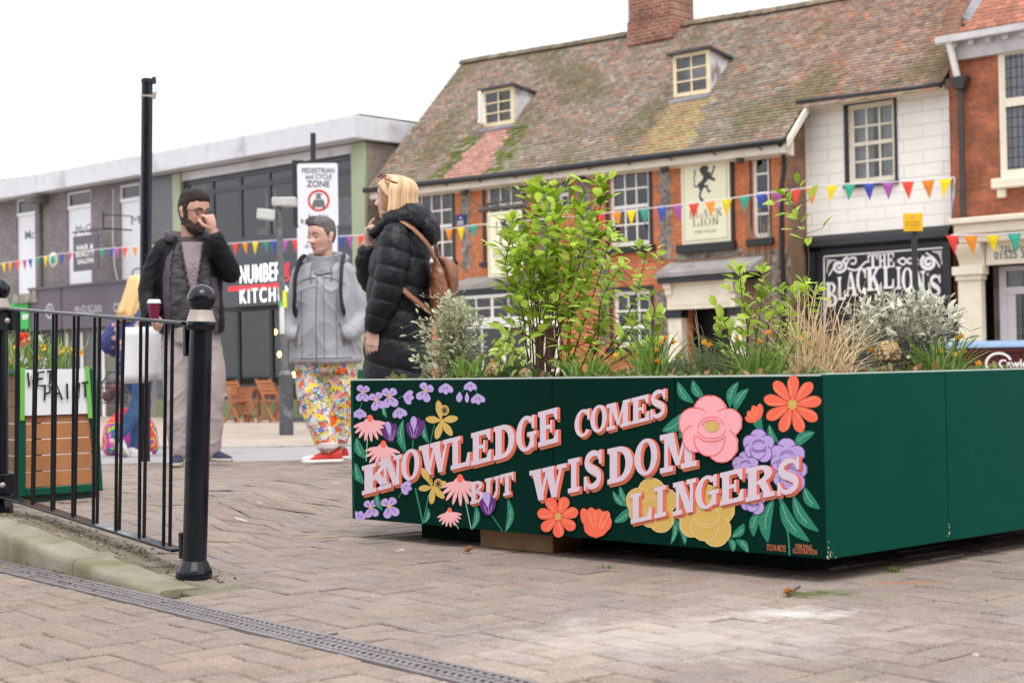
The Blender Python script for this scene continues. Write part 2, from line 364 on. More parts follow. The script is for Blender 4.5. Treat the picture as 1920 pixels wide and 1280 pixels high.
# ================================================================== ground, paving, road
def aq(a, q): p = G0 + GD * a + GN * q; return p.x, p.y
def paving_material():
    k = NT('block_paving'); c = k.attr()
    c = k.val(c, k.mr(k.noise(7, 5), .3, .7, .85, 1.14))
    c = k.val(c, k.mr(k.noise(1.1, 4), .3, .7, .86, 1.12))
    sp = k.n('ShaderNodeTexVoronoi'); sp.inputs['Scale'].default_value = 160; k.l(k.obj(), sp.inputs['Vector'])
    c = k.val(c, k.mr(sp.outputs['Distance'], 0, .7, 1.36, .78))
    c = k.mix(k.mr(k.noise(230, 2), .63, .7, 0, .55), c, (.62, .56, .5))
    c = k.mix(k.mr(k.noise(170, 2), .66, .72, 0, .5), c, (.1, .085, .075))
    c = k.mix(k.mr(k.noise(5.5, 7), .70, .715, 0, .6), c, (.62, .59, .55))          # old chewing gum and chalky marks
    def stain(px, py, rx, ry, lo, hi, col, am):
        nonlocal c
        p = atg(px, py); sub = k.n('ShaderNodeVectorMath', operation='SUBTRACT'); k.l(k.obj(), sub.inputs[0]); sub.inputs[1].default_value = p
        mu = k.n('ShaderNodeVectorMath', operation='MULTIPLY'); k.l(sub.outputs[0], mu.inputs[0]); mu.inputs[1].default_value = (1 / rx, 1 / ry, 0)
        ln = k.n('ShaderNodeVectorMath', operation='LENGTH'); k.l(mu.outputs[0], ln.inputs[0])
        ad = k.n('ShaderNodeMath', operation='ADD'); k.l(ln.outputs['Value'], ad.inputs[0]); k.l(k.mr(k.noise(11, 8, rough=.7), .2, .8, -1.0, 1.0), ad.inputs[1])
        c = k.mix(k.mr(ad.outputs[0], lo, hi, am, 0), c, col)
    stain(1485, 1150, .17, .10, .1, 1.15, (.60, .575, .55), .75)
    stain(1300, 1195, .5, .32, .2, 1.2, (.47, .415, .37), .62)
    stain(1528, 1112, .11, .075, .3, 1.1, (.085, .10, .022), .95)
    stain(1700, 1092, .16, .05, .2, 1.0, (.38, .16, .06), .55)
    k.color(c); k.b.inputs['Roughness'].default_value = .82
    k.bump(k.noise(220, 3), .35, .003); return k.m
PAVE = paving_material()
JOINT = M('joint_sand', (.05, .043, .034), .95, var=.4, vs=5, dirt=((.06, .085, .02), 3.5, .55, .68))
ASPH = M('worn_road', (.30, .285, .29), .85, var=.12, vs=.9, bump=.2, bs=200, dirt=((.2, .19, .19), 1.2, .55, .8))
KERB = M('kerb_stone', (.27, .245, .19), .85, var=.22, vs=6, bump=.35, bs=90, dirt=((.155, .145, .068), 3.2, .42, .66))

g = MB(); xs = [-300, -120, -60, -30, -15, -8] + [i * .8 for i in range(-8, 9)] + [8, 15, 30, 60, 120, 300]
ys = [-60, -20, -5, 0, 2, 4, 5, 6, 6.5, 7, 8, 9, 10, 11, 11.16, 12, 13, 14, 15.1, 17, 19, 23, 28, 33, 38, 60, 150, 400]
g.v = [(x, y, float(np.interp(y, _GY, _GZ)) - .014) for y in ys for x in xs]
g.f = [(j * len(xs) + i, j * len(xs) + i + 1, (j + 1) * len(xs) + i + 1, (j + 1) * len(xs) + i) for j in range(len(ys) - 1) for i in range(len(xs) - 1)]
g.m = [0] * len(g.f); g.c = [None] * len(g.f)
g.build('ground', JOINT, kind='structure')

b = MB(); W = .1; rnd = random.Random(3); L_a = atg(1440, 1110); L_b = atg(880, 1275)
def blockcol(x, y, a, q):
    t = rnd.random(); base = np.array((.315, .268, .238))
    if t < .16: base = np.array((.335, .265, .222))
    elif t < .34: base = np.array((.32, .28, .225))
    elif t < .5: base = np.array((.295, .26, .248))
    base = (base * .6 + np.array((.308, .265, .235)) * .4) * np.array((.845, .775, .745)) * rnd.uniform(.92, 1.05)
    d = L_b - L_a; u = max(0, min(1, ((x - L_a.x) * d.x + (y - L_a.y) * d.y) / (d.x ** 2 + d.y ** 2)))
    dist = math.hypot(x - L_a.x - d.x * u, y - L_a.y - d.y * u)
    if dist < .24: base = base * (1.0 + .22 * (1 - dist / .24)) + .012
    if q < 0: base = base * np.array((1.0, .98, .94))
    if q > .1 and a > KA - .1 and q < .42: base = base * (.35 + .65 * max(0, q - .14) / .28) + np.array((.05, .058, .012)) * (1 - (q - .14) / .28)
    return tuple(base)
def slabblock(a0, a1, q0, q1):
    ca, cq = (a0 + a1) / 2, (q0 + q1) / 2; x, y = aq(ca, cq)
    if not (.9 < y < 11.14 and abs(x) < .5 * y + 1.9): return
    kerbzone = ca > KA - .02
    if cq > -.06:
        lo = .157 if kerbzone else .004
        if q1 < lo + .02: return
        q0 = max(q0, lo)
    else:
        if q0 > -.135: return
        q1 = min(q1, -.119)
    gp = .0022 + rnd.random() * .0018; bv = .0065; tilt = rnd.uniform(-.0018, .0018); lift = rnd.uniform(-.0018, .0022)
    c = blockcol(x, y, ca, cq); V = []
    for (aa, qq, dz) in ((a0 + gp, q0 + gp, -.012), (a1 - gp, q0 + gp, -.012), (a1 - gp, q1 - gp, -.012), (a0 + gp, q1 - gp, -.012),
                         (a0 + gp, q0 + gp, -.004), (a1 - gp, q0 + gp, -.004), (a1 - gp, q1 - gp, -.004), (a0 + gp, q1 - gp, -.004),
                         (a0 + bv, q0 + bv, 0), (a1 - bv, q0 + bv, 0), (a1 - bv, q1 - bv, 0), (a0 + bv, q1 - bv, 0)):
        X, Y = aq(aa, qq); V.append((X, Y, gz(X, Y) + dz + lift + (tilt if aa > ca else -tilt)))
    F = [(8, 9, 10, 11)] + [(i, (i + 1) % 4, 4 + (i + 1) % 4, 4 + i) for i in range(4)] + [(4 + i, 4 + (i + 1) % 4, 8 + (i + 1) % 4, 8 + i) for i in range(4)]
    if y > 6.2: F = [(8, 9, 10, 11)] + [(4 + i, 4 + (i + 1) % 4, 8 + (i + 1) % 4, 8 + i) for i in range(4)]
    dk = tuple(v * .45 for v in c)
    b.add(V, F, 0, c)
for j in range(-60, 130):
    for i in range(-110, 110):
        q = (j - .03) * W; a = i * W
        k4 = (i - j) % 4
        if k4 == 0: slabblock(a, a + 2 * W, q, q + W)
        elif k4 == 3: slabblock(a, a + W, q, q + 2 * W)
b.build('plaza_paving', PAVE, kind='structure')

def strip(name, y0, y1, mat, dz, x0=-60, x1=60, n=12):
    m = MB(); yy = [y0 + (y1 - y0) * i / n for i in range(n + 1)]
    for i in range(n): m.poly([(x0, yy[i], gz(0, yy[i]) + dz), (x1, yy[i], gz(0, yy[i]) + dz), (x1, yy[i + 1], gz(0, yy[i + 1]) + dz), (x0, yy[i + 1], gz(0, yy[i + 1]) + dz)])
    return m.build(name, mat, kind='structure')
strip('road', 11.29, 15.0, ASPH, -.004)
m = MB(); n = 0
for x in np.arange(-14, 14, .9): m.box(x + .004, x + .896, 11.16, 11.285, gz(0, 11.2) - .05, gz(0, 11.2) + .004 + .002 * math.sin(x * 7))
m.build('road_edging', M('road_edging', (.36, .34, .32), .85, var=.2, vs=3, bump=.2, bs=80), kind='structure')
m = MB()
for x in np.arange(-14, 14, .9):
    h = .012 + .05 * (1 - sstep(2.6, 1.2, abs(x + 1.6) * 0 + abs(x + 2.2)))
    m.box(x + .004, x + .896, 15.0, 15.13, gz(0, 15) - .1, gz(0, 15) + h)
bev(m.build('far_kerb', M('far_kerb', (.33, .31, .28), .85, var=.3, vs=2, bump=.2, bs=50, dirt=((.14, .13, .1), 1.4, .5, .7)), kind='structure'), .01)
PAV2 = brickmat('pavement_bricks', (.42, .33, .26), (.36, .3, .26), (.22, .19, .16), .2, .1, .006, vec=('X', 'Y'), var=.2, bump=.2)
strip('pavement', 15.13, 58, PAV2, .012, n=30)

# sloping kerb stones
for k, (s0, s1) in enumerate(((0, .60), (.605, 1.5), (1.505, 2.4), (2.405, 3.3), (3.305, 4.2))):
    m = MB(); rs = []
    for t in range(7):
        s = s0 + (s1 - s0) * t / 6; h = max(.004, .0815 * min(s, 1.42)) + .003; ring = []
        for q, z in ((.022, -.06), (.022, max(-.02, h - .028)), (.026, h - .01), (.036, h - .002), (.05, h), (.152, h), (.152, -.06)):
            x, y = aq(KA + s, q); ring.append((x, y, z + .0025 * math.sin(s * 23 + q * 40)))
        rs.append(ring)
    m.rings(rs); o = m.build('kerb', KERB, kind='structure'); autosmooth(o, 50)

# ------------------------------------------------------------------ drain grates
GRATE = M('cast_iron_grate', (.23, .205, .215), .5, .35, var=.2, vs=15, bump=.1, bs=120, dirt=((.2, .13, .09), 6, .58, .75))
m = MB()
for a in np.arange(-2.4, 6.0, .6):
    m.poly([(*aq(a, -.117), -.0105), (*aq(a + .6, -.117), -.0105), (*aq(a + .6, .003), -.0105), (*aq(a, .003), -.0105)][::-1])
m.build('drain_channel', M('drain_channel_dark', (.01, .01, .01), .9), kind='structure')
m = MB(); rr = random.Random(17)                    # crumbs of soil and dead leaf washed against the kerb
for i in range(520):
    a = KA + rr.uniform(.05, 2.2); q = (.30 - .10 * (a - KA) / 2.0 + rr.gauss(0, .045)) if rr.random() < .75 else rr.uniform(-.11, .03); x, y = aq(a, q); s_ = rr.uniform(.002, .009); z = gz(x, y) + .003 if q > .05 else .004; d = Vector((rr.gauss(0, 1), rr.gauss(0, 1), rr.gauss(0, .3))).normalized() * s_; e = Vector((-d.y, d.x, 0)) * rr.uniform(.2, .7); c = Vector((x, y, z)); t = rr.random(); m.hexa([c - d, c + e, c + d, c - e], [p_ + Vector((0, 0, s_ * .35)) for p_ in (c - d * .7, c + e * .7, c + d * .7, c - e * .7)], 0, (.05 + .1 * t, .035 + .06 * t, .025 + .02 * t) if rr.random() < .85 else (.4, .3, .17))
m.build('leaf_litter', M('leaf_litter', attr=True, rough=.9), kind='stuff')
glab = ['grey slotted iron drain grate at the bottom edge of the photo', 'grey slotted drain grate second from the bottom edge, in the middle of the run',
        'grey slotted drain grate passing the low end of the sloping kerb', 'rust-stained drain grate under the taller kerb stones', 'drain grate at the far left end of the run below the kerb']
for k in range(-2, 6):
    a0 = -.1 + .832 * k + .002; a1 = a0 + .828; m = MB()
    def bar(p, q_, wdt, z0, z1):
        (xa, qa), (xb, qb) = p, q_; A = Vector((*aq(xa, qa), 0)); B = Vector((*aq(xb, qb), 0)); d = (B - A); n = Vector((-d.y, d.x, 0)).normalized() * wdt / 2
        m.hexa([A - n + Vector((0, 0, z0)), B - n + Vector((0, 0, z0)), B + n + Vector((0, 0, z0)), A + n + Vector((0, 0, z0))], [A - n + Vector((0, 0, z1)), B - n + Vector((0, 0, z1)), B + n + Vector((0, 0, z1)), A + n + Vector((0, 0, z1))])
    bar((a0, -.109), (a1, -.109), .014, -.01, .003); bar((a0, -.005), (a1, -.005), .014, -.01, .003)
    bar((a0 + .005, -.057), (a0 + .005, -.0571 + .09), .0, -.01, .003)
    for e in (a0 + .006, a1 - .006): bar((e, -.102), (e, -.012), .012, -.01, .0025)
    for q in (-.085, -.057, -.03): bar((a0 + .012, q), (a1 - .012, q), .009, -.01, .0022)
    rr = random.Random(k)
    for i, q in enumerate((-.0955, -.071, -.0435, -.0185)):
        a = a0 + .02 + .01 * (i % 2)
        while a < a1 - .03:
            bar((a, q - .010), (a + (.012 if i % 2 else -.012), q + .010), .011, -.009, .0018); a += .026 + rr.uniform(-.003, .003)
    tag(m.build('drain_grate', GRATE), glab[k + 1] if -1 <= k < 4 else 'grey slotted drain grate beyond the ends of the visible run', 'drain grate', 'drain grates across the paving')
# ================================================================== the painted planter
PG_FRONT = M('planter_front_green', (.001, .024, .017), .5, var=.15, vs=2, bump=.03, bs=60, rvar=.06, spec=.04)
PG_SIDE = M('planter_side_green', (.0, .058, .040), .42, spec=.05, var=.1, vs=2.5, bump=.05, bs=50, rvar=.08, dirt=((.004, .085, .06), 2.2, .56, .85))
PG_DARK = M('planter_base_green', (.002, .018, .013), .6, var=.2, spec=.05)
SOIL = M('soil', (.045, .032, .022), .95, var=.5, vs=14, bump=.8, bs=40, bd=.03)
RAWWOOD = M('raw_timber', (.23, .135, .065), .7, var=.3, vs=8, bump=.2, bs=60)
EDGE = M('panel_edge', (.55, .6, .57), .5, var=.1)
A0 = atd(1548.1, 1047.8, 4.5); HB = A0.z; PH = .54
B0 = atd(661, 976.7, 5.98); B0.z = HB
C1 = atd(1919.9, 989.5, 5.205); C1.z = HB
rd = (C1 - A0).normalized(); C0 = A0 + rd * 1.95; D0 = B0 + rd * 1.95
fu = (B0 - A0).normalized(); FN = fu.cross(Vector((0, 0, 1))).normalized(); FN = FN if FN.y < 0 else -FN
RN = Vector((rd.y, -rd.x, 0)); UP = Vector((0, 0, 1))
PL = thing('planter', 'long dark green planter box painted with flowers and lettering, full of shrubs', 'planter', (A0.x, A0.y, 0))
def fx(px): return (on_plane(px, 860, A0, FN) - A0).dot(fu)
flen = (B0 - A0).length
seams = [0, fx(1266.6), fx(1037), fx(834), flen]
def wall(u0, u1, O, ud, nn, t, z0, z1, mb, mi=0):      # board whose outer face is the wall line
    a, c = O + ud * u0, O + ud * u1
    mb.hexa([(a.x, a.y, z0), (c.x, c.y, z0), ((c - nn * t).x, (c - nn * t).y, z0), ((a - nn * t).x, (a - nn * t).y, z0)],
            [(a.x, a.y, z1), (c.x, c.y, z1), ((c - nn * t).x, (c - nn * t).y, z1), ((a - nn * t).x, (a - nn * t).y, z1)])
zt = HB + PH
fp = MB()
for i in range(4): wall(seams[i] + (.0012 if i else .0), seams[i + 1] - (.0012 if i < 3 else .0), A0, fu, FN, .016, HB, zt, fp)
front = bev(fp.build('front_panel', PG_FRONT, PL), .002, 1); front['label'] = 'dark green front panel painted with flowers and pink lettering'
sp = MB(); s1 = (on_plane(1776, 870, A0, RN) - A0).dot(rd)
wall(.004, s1 - .001, A0, rd, RN, .018, HB - .002, zt + .004, sp); wall(s1 + .001, 1.95, A0, rd, RN, .018, HB - .002, zt + .004, sp)
bev(sp.build('side_panel', PG_SIDE, PL), .002, 1)
m = MB(); r_ = random.Random(9)                     # chipped paint at the corner and the board joint
for i in range(26):
    u, z = (abs(r_.gauss(0, .018)) + .006, HB + abs(r_.gauss(0, .02))) if i < 18 else (s1 + r_.uniform(-.006, .004), HB + .005 + r_.uniform(0, .05)); k_ = r_.uniform(.001, .0032); p_ = A0 + rd * u + RN * .0012; m.poly([Vector((p_.x, p_.y, z)) + rd * (k_ * math.cos(t)) * r_.uniform(.6, 1.2) + UP * (k_ * 1.4 * math.sin(t)) for t in (0, 1.1, 2.2, 3.3, 4.4, 5.4)])
m.build('paint_chips', M('bare_chip', (.5, .42, .33), .8, var=.3, vs=90), PL)
m = MB(); wall(0, flen, C0, fu, -FN, .018, HB, zt, m); wall(0, 1.95, B0, rd, -RN, .018, HB, zt, m); m.build('back_panel', PG_SIDE, PL)
m = MB()                                                # pale cut edge of the boards, and an inner rim
wall(.006, flen - .004, A0 - FN * .003, fu, FN, .010, zt + .0005, zt + .006, m); wall(.02, 1.94, A0 - RN * .004, rd, RN, .010, zt + .0045, zt + .0085, m)
m.build('rim', EDGE, PL)
m = MB()
ns = 14
def top(i, j): p = A0 - FN * .02 - RN * .02 + fu * ((flen - .04) * i / ns) + rd * (1.91 * j / ns); return (p.x, p.y, zt - .035 + .035 * mnoise.noise(Vector((i * .6, j * .6, 0))) + .03 * math.sin(math.pi * i / ns) * math.sin(math.pi * j / ns))
m.v = [top(i, j) for j in range(ns + 1) for i in range(ns + 1)]; m.f = [(j * (ns + 1) + i, j * (ns + 1) + i + 1, (j + 1) * (ns + 1) + i + 1, (j + 1) * (ns + 1) + i) for j in range(ns) for i in range(ns)]
m.m = [0] * len(m.f); m.c = [None] * len(m.f); m.build('soil_bed', SOIL, PL)
m = MB(); a = A0 - FN * .02 - RN * .02; c_ = a + fu * (flen - .04); m.poly([a, c_, c_ + rd * 1.91, a + rd * 1.91]); m.build('floor_board', PG_DARK, PL)
def base(px0, px1, back, dep, mat, name, parent=PL):
    u0, u1 = fx(px1), fx(px0); O = A0 - FN * back; m = MB(); a, c = O + fu * u0, O + fu * u1
    e = -FN * dep
    m.hexa([(p.x, p.y, gz(p.x, p.y) + .001) for p in (a, c, c + e, a + e)], [(p.x, p.y, HB + .002) for p in (a, c, c + e, a + e)]); return bev(m.build(name, mat, parent), .003, 1)
base(730, 872, .16, 1.4, PG_DARK, 'base_block'); base(1150, 1425, .22, 1.4, PG_DARK, 'base_block')
wb = base(872, 1008, .07, .16, RAWWOOD, 'timber_packer'); wb['label'] = 'bare wooden block wedged under the planter'

# ---- the painting, laid on in thin layers of paint
def pp(px, py, lay): return on_plane(px, py, A0, FN) + FN * (.0008 + lay)
PAL = dict(lil=(190, 165, 225), dk=(88, 24, 110), yel=(222, 180, 96), gold=(214, 178, 92), gold2=(236, 204, 140), pnk=(248, 182, 186), cor=(250, 108, 78), cor2=(255, 170, 120), gr=(22, 128, 100), grl=(150, 205, 165), blk=(25, 20, 24), rose=(252, 176, 184), red=(238, 90, 88), purp=(92, 28, 116), cream=(240, 225, 180))
PALN = list(PAL); PMAT = [M('paint_' + n_, srgb(*PAL[n_]), .45, var=.05, vs=9) for n_ in PALN]
ART = MB(); _lay = [0.0]
def art(poly, col):
    _lay[0] += 1.2e-5; ART.poly([pp(x, y, _lay[0]) for x, y in poly][::1], PALN.index(col))
def start(l=0.0002): _lay[0] = l
def petal(cx, cy, ang, ln, wd, col, tip=.5, r0=0, n=12):
    ca, sa = math.cos(R(ang)), -math.sin(R(ang)); pts = []
    for i in range(n * 2):
        t = 2 * math.pi * i / (n * 2); u = (1 - math.cos(t)) / 2; v = math.sin(t) * (u * 2 * tip) ** .5 if u < 1 else 0
        v = math.sin(t) * (.35 + .65 * min(1, u / max(.05, tip))) * .5 * wd
        q = r0 + u * ln; pts.append((cx + ca * q - sa * v, cy + sa * q + ca * v))
    art(pts, col)
def disc(cx, cy, rx, ry, col, n=14, rot=0): art([(cx + rx * math.cos(t) * math.cos(rot) - ry * math.sin(t) * math.sin(rot), cy + rx * math.cos(t) * math.sin(rot) + ry * math.sin(t) * math.cos(rot)) for t in [2 * math.pi * i / n for i in range(n)]], col)
def line(pts, wd, col, sm=4):
    for q in stroke(smoothpath(pts, sm), wd): art(q, col)
def leaf(x0, y0, x1, y1, wd, col='gr', dots=True, bend=.12, vein=True):
    dx, dy = x1 - x0, y1 - y0; L_ = math.hypot(dx, dy); nx, ny = -dy / L_, dx / L_; top_, bot = [], []; cen = []
    for i in range(11):
        t = i / 10; b_ = math.sin(math.pi * t) * bend * L_; h = wd / 2 * math.sin(math.pi * min(1, t * .96 + .02)) ** .8
        cx_, cy_ = x0 + dx * t + nx * b_, y0 + dy * t + ny * b_; cen.append((cx_, cy_))
        top_.append((cx_ + nx * h, cy_ + ny * h)); bot.append((cx_ - nx * h, cy_ - ny * h))
    art(top_ + bot[::-1], col)
    if vein: line(cen[1:8:3], 1.1, 'grl')
    if dots:
        for t in (4, 6, 7): disc(cen[t][0] + nx * wd * .2, cen[t][1] + ny * wd * .2, .9, .9, 'grl', 6)
Z5 = lambda x, y: (640 + x / 3.2, 680 + y / 3.2)
Z6 = lambda x, y: (1080 + x / 3.2, 680 + y / 3.2)
def violet(x, y, r, rot=0, up=.95, low=1.25):
    for a, l in ((40, up), (125, up), (238, low), (296, low)): petal(x, y, a + rot, r * l, r * .95, 'lil', .75)
    for a, l in ((40, .6), (125, .6), (238, .7), (296, .7)): line([(x + r * .25 * math.cos(R(a + rot)), y - r * .25 * math.sin(R(a + rot))), (x + r * l * math.cos(R(a + rot)), y - r * l * math.sin(R(a + rot)))], 1.3, 'dk', 1)
    disc(x, y, r * .2, r * .22, 'yel')
def halfviolet(x, y, r, rot=0):
    for a in (-35, 0, 35): petal(x, y, a + rot, r * 1.3, r * .75, 'lil', .7)
    for a in (-18, 14): line([(x + r * .4 * math.cos(R(a + rot)), y - r * .4 * math.sin(R(a + rot))), (x + r * .8 * math.cos(R(a + rot)), y - r * .8 * math.sin(R(a + rot)))], 1.2, 'dk', 1)
for zx, zy, zr, ro in ((130, 175, 52, 0), (210, 222, 55, 20), (290, 200, 62, 10), (505, 168, 58, -15), (178, 866, 55, 12), (290, 858, 64, 18)):
    start(); violet(*Z5(zx, zy), zr / 3.2 * .95, ro)
for zx, zy, zr, ro in ((372, 200, 50, -10), (628, 122, 52, -90), (775, 112, 46, -90), (112, 275, 48, -90), (345, 268, 52, -80), (818, 185, 50, -85), (365, 735, 50, -20), (105, 945, 46, 75)):
    start(); halfviolet(*Z5(zx, zy), zr / 3.2, ro)
start(); petal(*Z5(712, 172), -95, 20, 12, 'lil'); start(); petal(*Z5(755, 175), -90, 20, 8, 'lil')
for p in (((125, 235), (112, 275)), ((752, 150), (725, 172)), ((808, 150), (815, 185)), ((300, 240), (345, 268)), ((345, 212), (375, 195)), ((345, 808), (372, 750))): start(); line([Z5(*p[0]), Z5(*p[1])], 1.5, 'gr', 1)
def cone(x, y, w_, h, lean=0):
    start(); N = 9
    for i in range(N):
        a = 200 + i * (145 / (N - 1)) + lean; k_ = .55 + .45 * math.sin(math.pi * i / (N - 1)); petal(x - w_ * .0, y, a, (w_ * .56) * (1 - k_) + h * k_, w_ * .15, 'pnk', .6)
    disc(x, y + 1, w_ * .2, h * .14, 'pnk'); disc(x + 1, y - 4, w_ * .12, h * .17, 'cor')
cone(*Z5(170, 345), 48, 40, 3); cone(*Z5(250, 500), 46, 42, -6); cone(*Z5(710, 705), 50, 48); cone(*Z5(648, 895), 35, 28, 4)
for pts in (((158, 450), (150, 590)), ((742, 810), (780, 995)), ((685, 960), (705, 995))): start(); line([Z5(*q) for q in pts], 1.6, 'grl', 1)
def tulip(x, y, w_, h, lean=0):
    start(.0006); petal(x, y + h * .5, 90 + lean, h, w_, 'dk', .45); petal(x - w_ * .02, y + h * .18, 97 + lean, h * .72, w_ * .5, 'lil', .8)
    petal(x + w_ * .1, y + h * .5, 74 + lean, h * .95, w_ * .5, 'purp', .4); petal(x - w_ * .1, y + h * .5, 112 + lean, h * .8, w_ * .42, 'purp', .4)
    for dx in (-.3, -.02, .28): line([(x + dx * w_ * .3, y + h * .4), (x + dx * w_, y - h * .1)], 1.0, 'lil', 1)
tulip(*Z5(300, 415), 24, 38, 8); tulip(*Z5(436, 392), 28, 42, -8)
for pts in (((335, 465), (380, 540)), ((432, 465), (428, 515)), ((905, 915), (970, 1010))): start(); line([Z5(*q) for q in pts], 2, 'gr', 1)
def daff(x, y, r, rot=0, tx=5, ty=-16):
    start(.0005)
    for a, l in ((100, 1.15), (8, .95), (175, .9), (255, 1.1), (305, 1.05)): petal(x, y, a + rot, r * l, r * .42, 'gold', .5)
    disc(x + tx, y + ty, 8.5, 10, 'gold', 12); disc(x + tx, y + ty, 6, 7.5, 'blk', 10)
    for t in range(7): disc(x + tx + 4 * math.cos(t), y + ty + 5.4 * math.sin(t), 1.3, 1.7, 'gold', 6)
daff(*Z5(602, 345), 33, 0, 6, -19); daff(*Z5(548, 745), 29, 12, 11, -6)
start(.0003); line([Z5(560, 370), Z5(535, 480)], 1.6, 'gr', 1); line([Z5(525, 790), Z5(492, 960)], 2, 'gr'); line([Z5(445, 750), Z5(492, 965)], 3, 'gr')
for p in ((372, 340, 388, 530, 14), (92, 450, 150, 575, 17), (85, 600, 135, 725, 17), (498, 350, 525, 480, 11), (215, 770, 245, 885, 12), (258, 250, 275, 330, 8), (785, 1000, 808, 855, 12), (985, 1015, 1000, 815, 13), (500, 960, 520, 870, 9)):
    start(); leaf(*Z5(p[0], p[1]), *Z5(p[2], p[3]), p[4])
def daisy(x, y, r, n, wd, rot=0, z=.0004, r0=.12):
    start(z)
    for i in range(n): petal(x, y, rot + 360 * i / n, r, wd, 'cor', .8, r * r0)
    for i in range(n):
        a = R(rot + 360 * i / n + 7); line([(x + r * .35 * math.cos(a), y - r * .35 * math.sin(a)), (x + r * .95 * math.cos(a + .05), y - r * .95 * math.sin(a + .05))], 1.3, 'cor2', 1)
    disc(x, y, r * .17, r * .19, 'gold')
daisy(*Z5(1308, 920), 35, 7, 25, 15, .0062); daisy(*Z6(1300, 250), 49, 9, 26, 8)
start(.0062)                                           # the open coral tulip
x, y = Z6(128, 1045)
for a, l in ((115, 1.05), (100, 1.0), (84, .95), (66, .95), (55, .8)): petal(x, y + 1, a, 58 * l, 24, 'cor', .65)
disc(x, y - 19, 23, 19, 'cor')
for a in (106, 92, 74, 60): line([(x + 20 * math.cos(R(a)), y - 20 * math.sin(R(a))), (x + 52 * math.cos(R(a)), y - 52 * math.sin(R(a)))], 1.2, 'cor2', 1)
start(); x, y = Z6(1095, 345)
for a, l in ((165, 1), (140, 1.05), (112, 1.15), (88, 1.2)): petal(x + 2, y + 2, a, 28 * l, 15, 'cor', .7)
for a in (150, 122, 98): line([(x + 9 * math.cos(R(a)), y - 9 * math.sin(R(a))), (x + 25 * math.cos(R(a)), y - 25 * math.sin(R(a)))], 1.1, 'cor2', 1)
art([Z6(1062, 365), Z6(1115, 325), Z6(1120, 375), Z6(1125, 405), Z6(1112, 405), Z6(1085, 392)], 'gr')
def blob(x, y, rs, col, sq=1.0, rot=0):
    n = len(rs); P = []
    for i in range(n * 5):
        t = i / 5; a = 2 * math.pi * t / n + rot; r0, r1 = rs[int(t) % n], rs[(int(t) + 1) % n]; f = t - int(t)
        r = r0 + (r1 - r0) * f; r *= .93 + .07 * math.sin(math.pi * f); P.append((x + r * math.cos(a), y + r * sq * math.sin(a)))
    art(P, col); return P
for p in ((612, 115, 705, 240, 17), (700, 105, 770, 215, 17), (975, 115, 925, 265, 17), (1035, 155, 955, 290, 18), (520, 410, 660, 295, 24), (620, 455, 650, 310, 18), (1160, 370, 1215, 480, 13), (1432, 415, 1310, 510, 20)):
    start(.0003); leaf(*Z6(p[0], p[1]), *Z6(p[2], p[3]), p[4])
def rosey(cx, cy, r, z, base, edge, cen):               # layered open flower
    start(z)
    for a, d, s in ((95, .55, .62), (168, .62, .6), (15, .6, .55), (215, .7, .5), (300, .75, .62), (262, .45, .6)):
        px_, py_ = cx + r * d * math.cos(R(a)), cy - r * d * math.sin(R(a)); P = blob(px_, py_, [r * s * k_ for k_ in (1, .96, 1.03, .97, 1, 1.02, .95, 1)], base, 1.0)
        line([P[i] for i in range(0, len(P), 4)][::1] + [P[0]], max(1.25, r * .034), edge, 2)
    disc(cx, cy, r * .7, r * .6, base)
    for d, a0_, a1_ in ((.42, 10, 190), (.5, 200, 345), (.3, 20, 170), (.62, 215, 320)): line([(cx + r * d * 1.1 * math.cos(R(t)), cy - r * d * .85 * math.sin(R(t)) - r * .02 * (t % 40 > 20)) for t in np.linspace(a0_, a1_, 7)], max(1.15, r * .032), edge, 3)
    if cen:
        disc(cx + r * .02, cy - r * .02, r * .27, r * .19, cen, 12, .1)
        for i in range(16): disc(cx + r * .22 * math.cos(i * 2.4) * (i / 16) ** .5, cy + r * .14 * math.sin(i * 2.4) * (i / 16) ** .5, r * .02, r * .02, 'cream', 5)
rosey(*Z6(822, 385), 52, .0066, 'rose', 'red', 'gold')
rosey(*Z6(462, 845), 42, .0002, 'gold', 'gold2', None); rosey(*Z6(785, 905), 48, .0005, 'gold', 'gold2', None)
for zx, zy, zr, z in ((1100, 490, 26, .0004), (1020, 610, 22, .0005), (1270, 560, 30, .0003), (1285, 655, 30, .0008), (1065, 820, 22, .0004)):
    rosey(*Z6(zx, zy), zr, z, 'lil', 'dk', None); start(z + .0004); x, y = Z6(zx, zy)
    for a in range(0, 360, 60): line([(x, y), (x + zr * .3 * math.cos(R(a)), y + zr * .3 * math.sin(R(a)))], 1.3, 'dk', 1)
for p in ((1185, 820, 1150, 1075, 24), (1115, 875, 1065, 1040, 18), (1230, 815, 1400, 1070, 24), (1305, 795, 1455, 1010, 22), (1370, 745, 1462, 875, 19), (230, 955, 320, 870, 17), (222, 770, 312, 860, 12), (265, 740, 325, 850, 12), (570, 1085, 585, 930, 10), (655, 1090, 592, 935, 13), (935, 1045, 1010, 965, 16), (1035, 1135, 960, 1060, 15), (945, 1130, 920, 1050, 13)):
    start(.0002); leaf(*Z6(p[0], p[1]), *Z6(p[2], p[3]), p[4])
start(); line([Z6(1215, 790), Z6(1250, 930), Z6(1275, 1040), Z6(1282, 1155)], 3.4, 'gr'); line([Z6(1120, 590), Z6(1150, 540)], 3, 'gr')
ART.build('painted_flowers', PMAT, front)
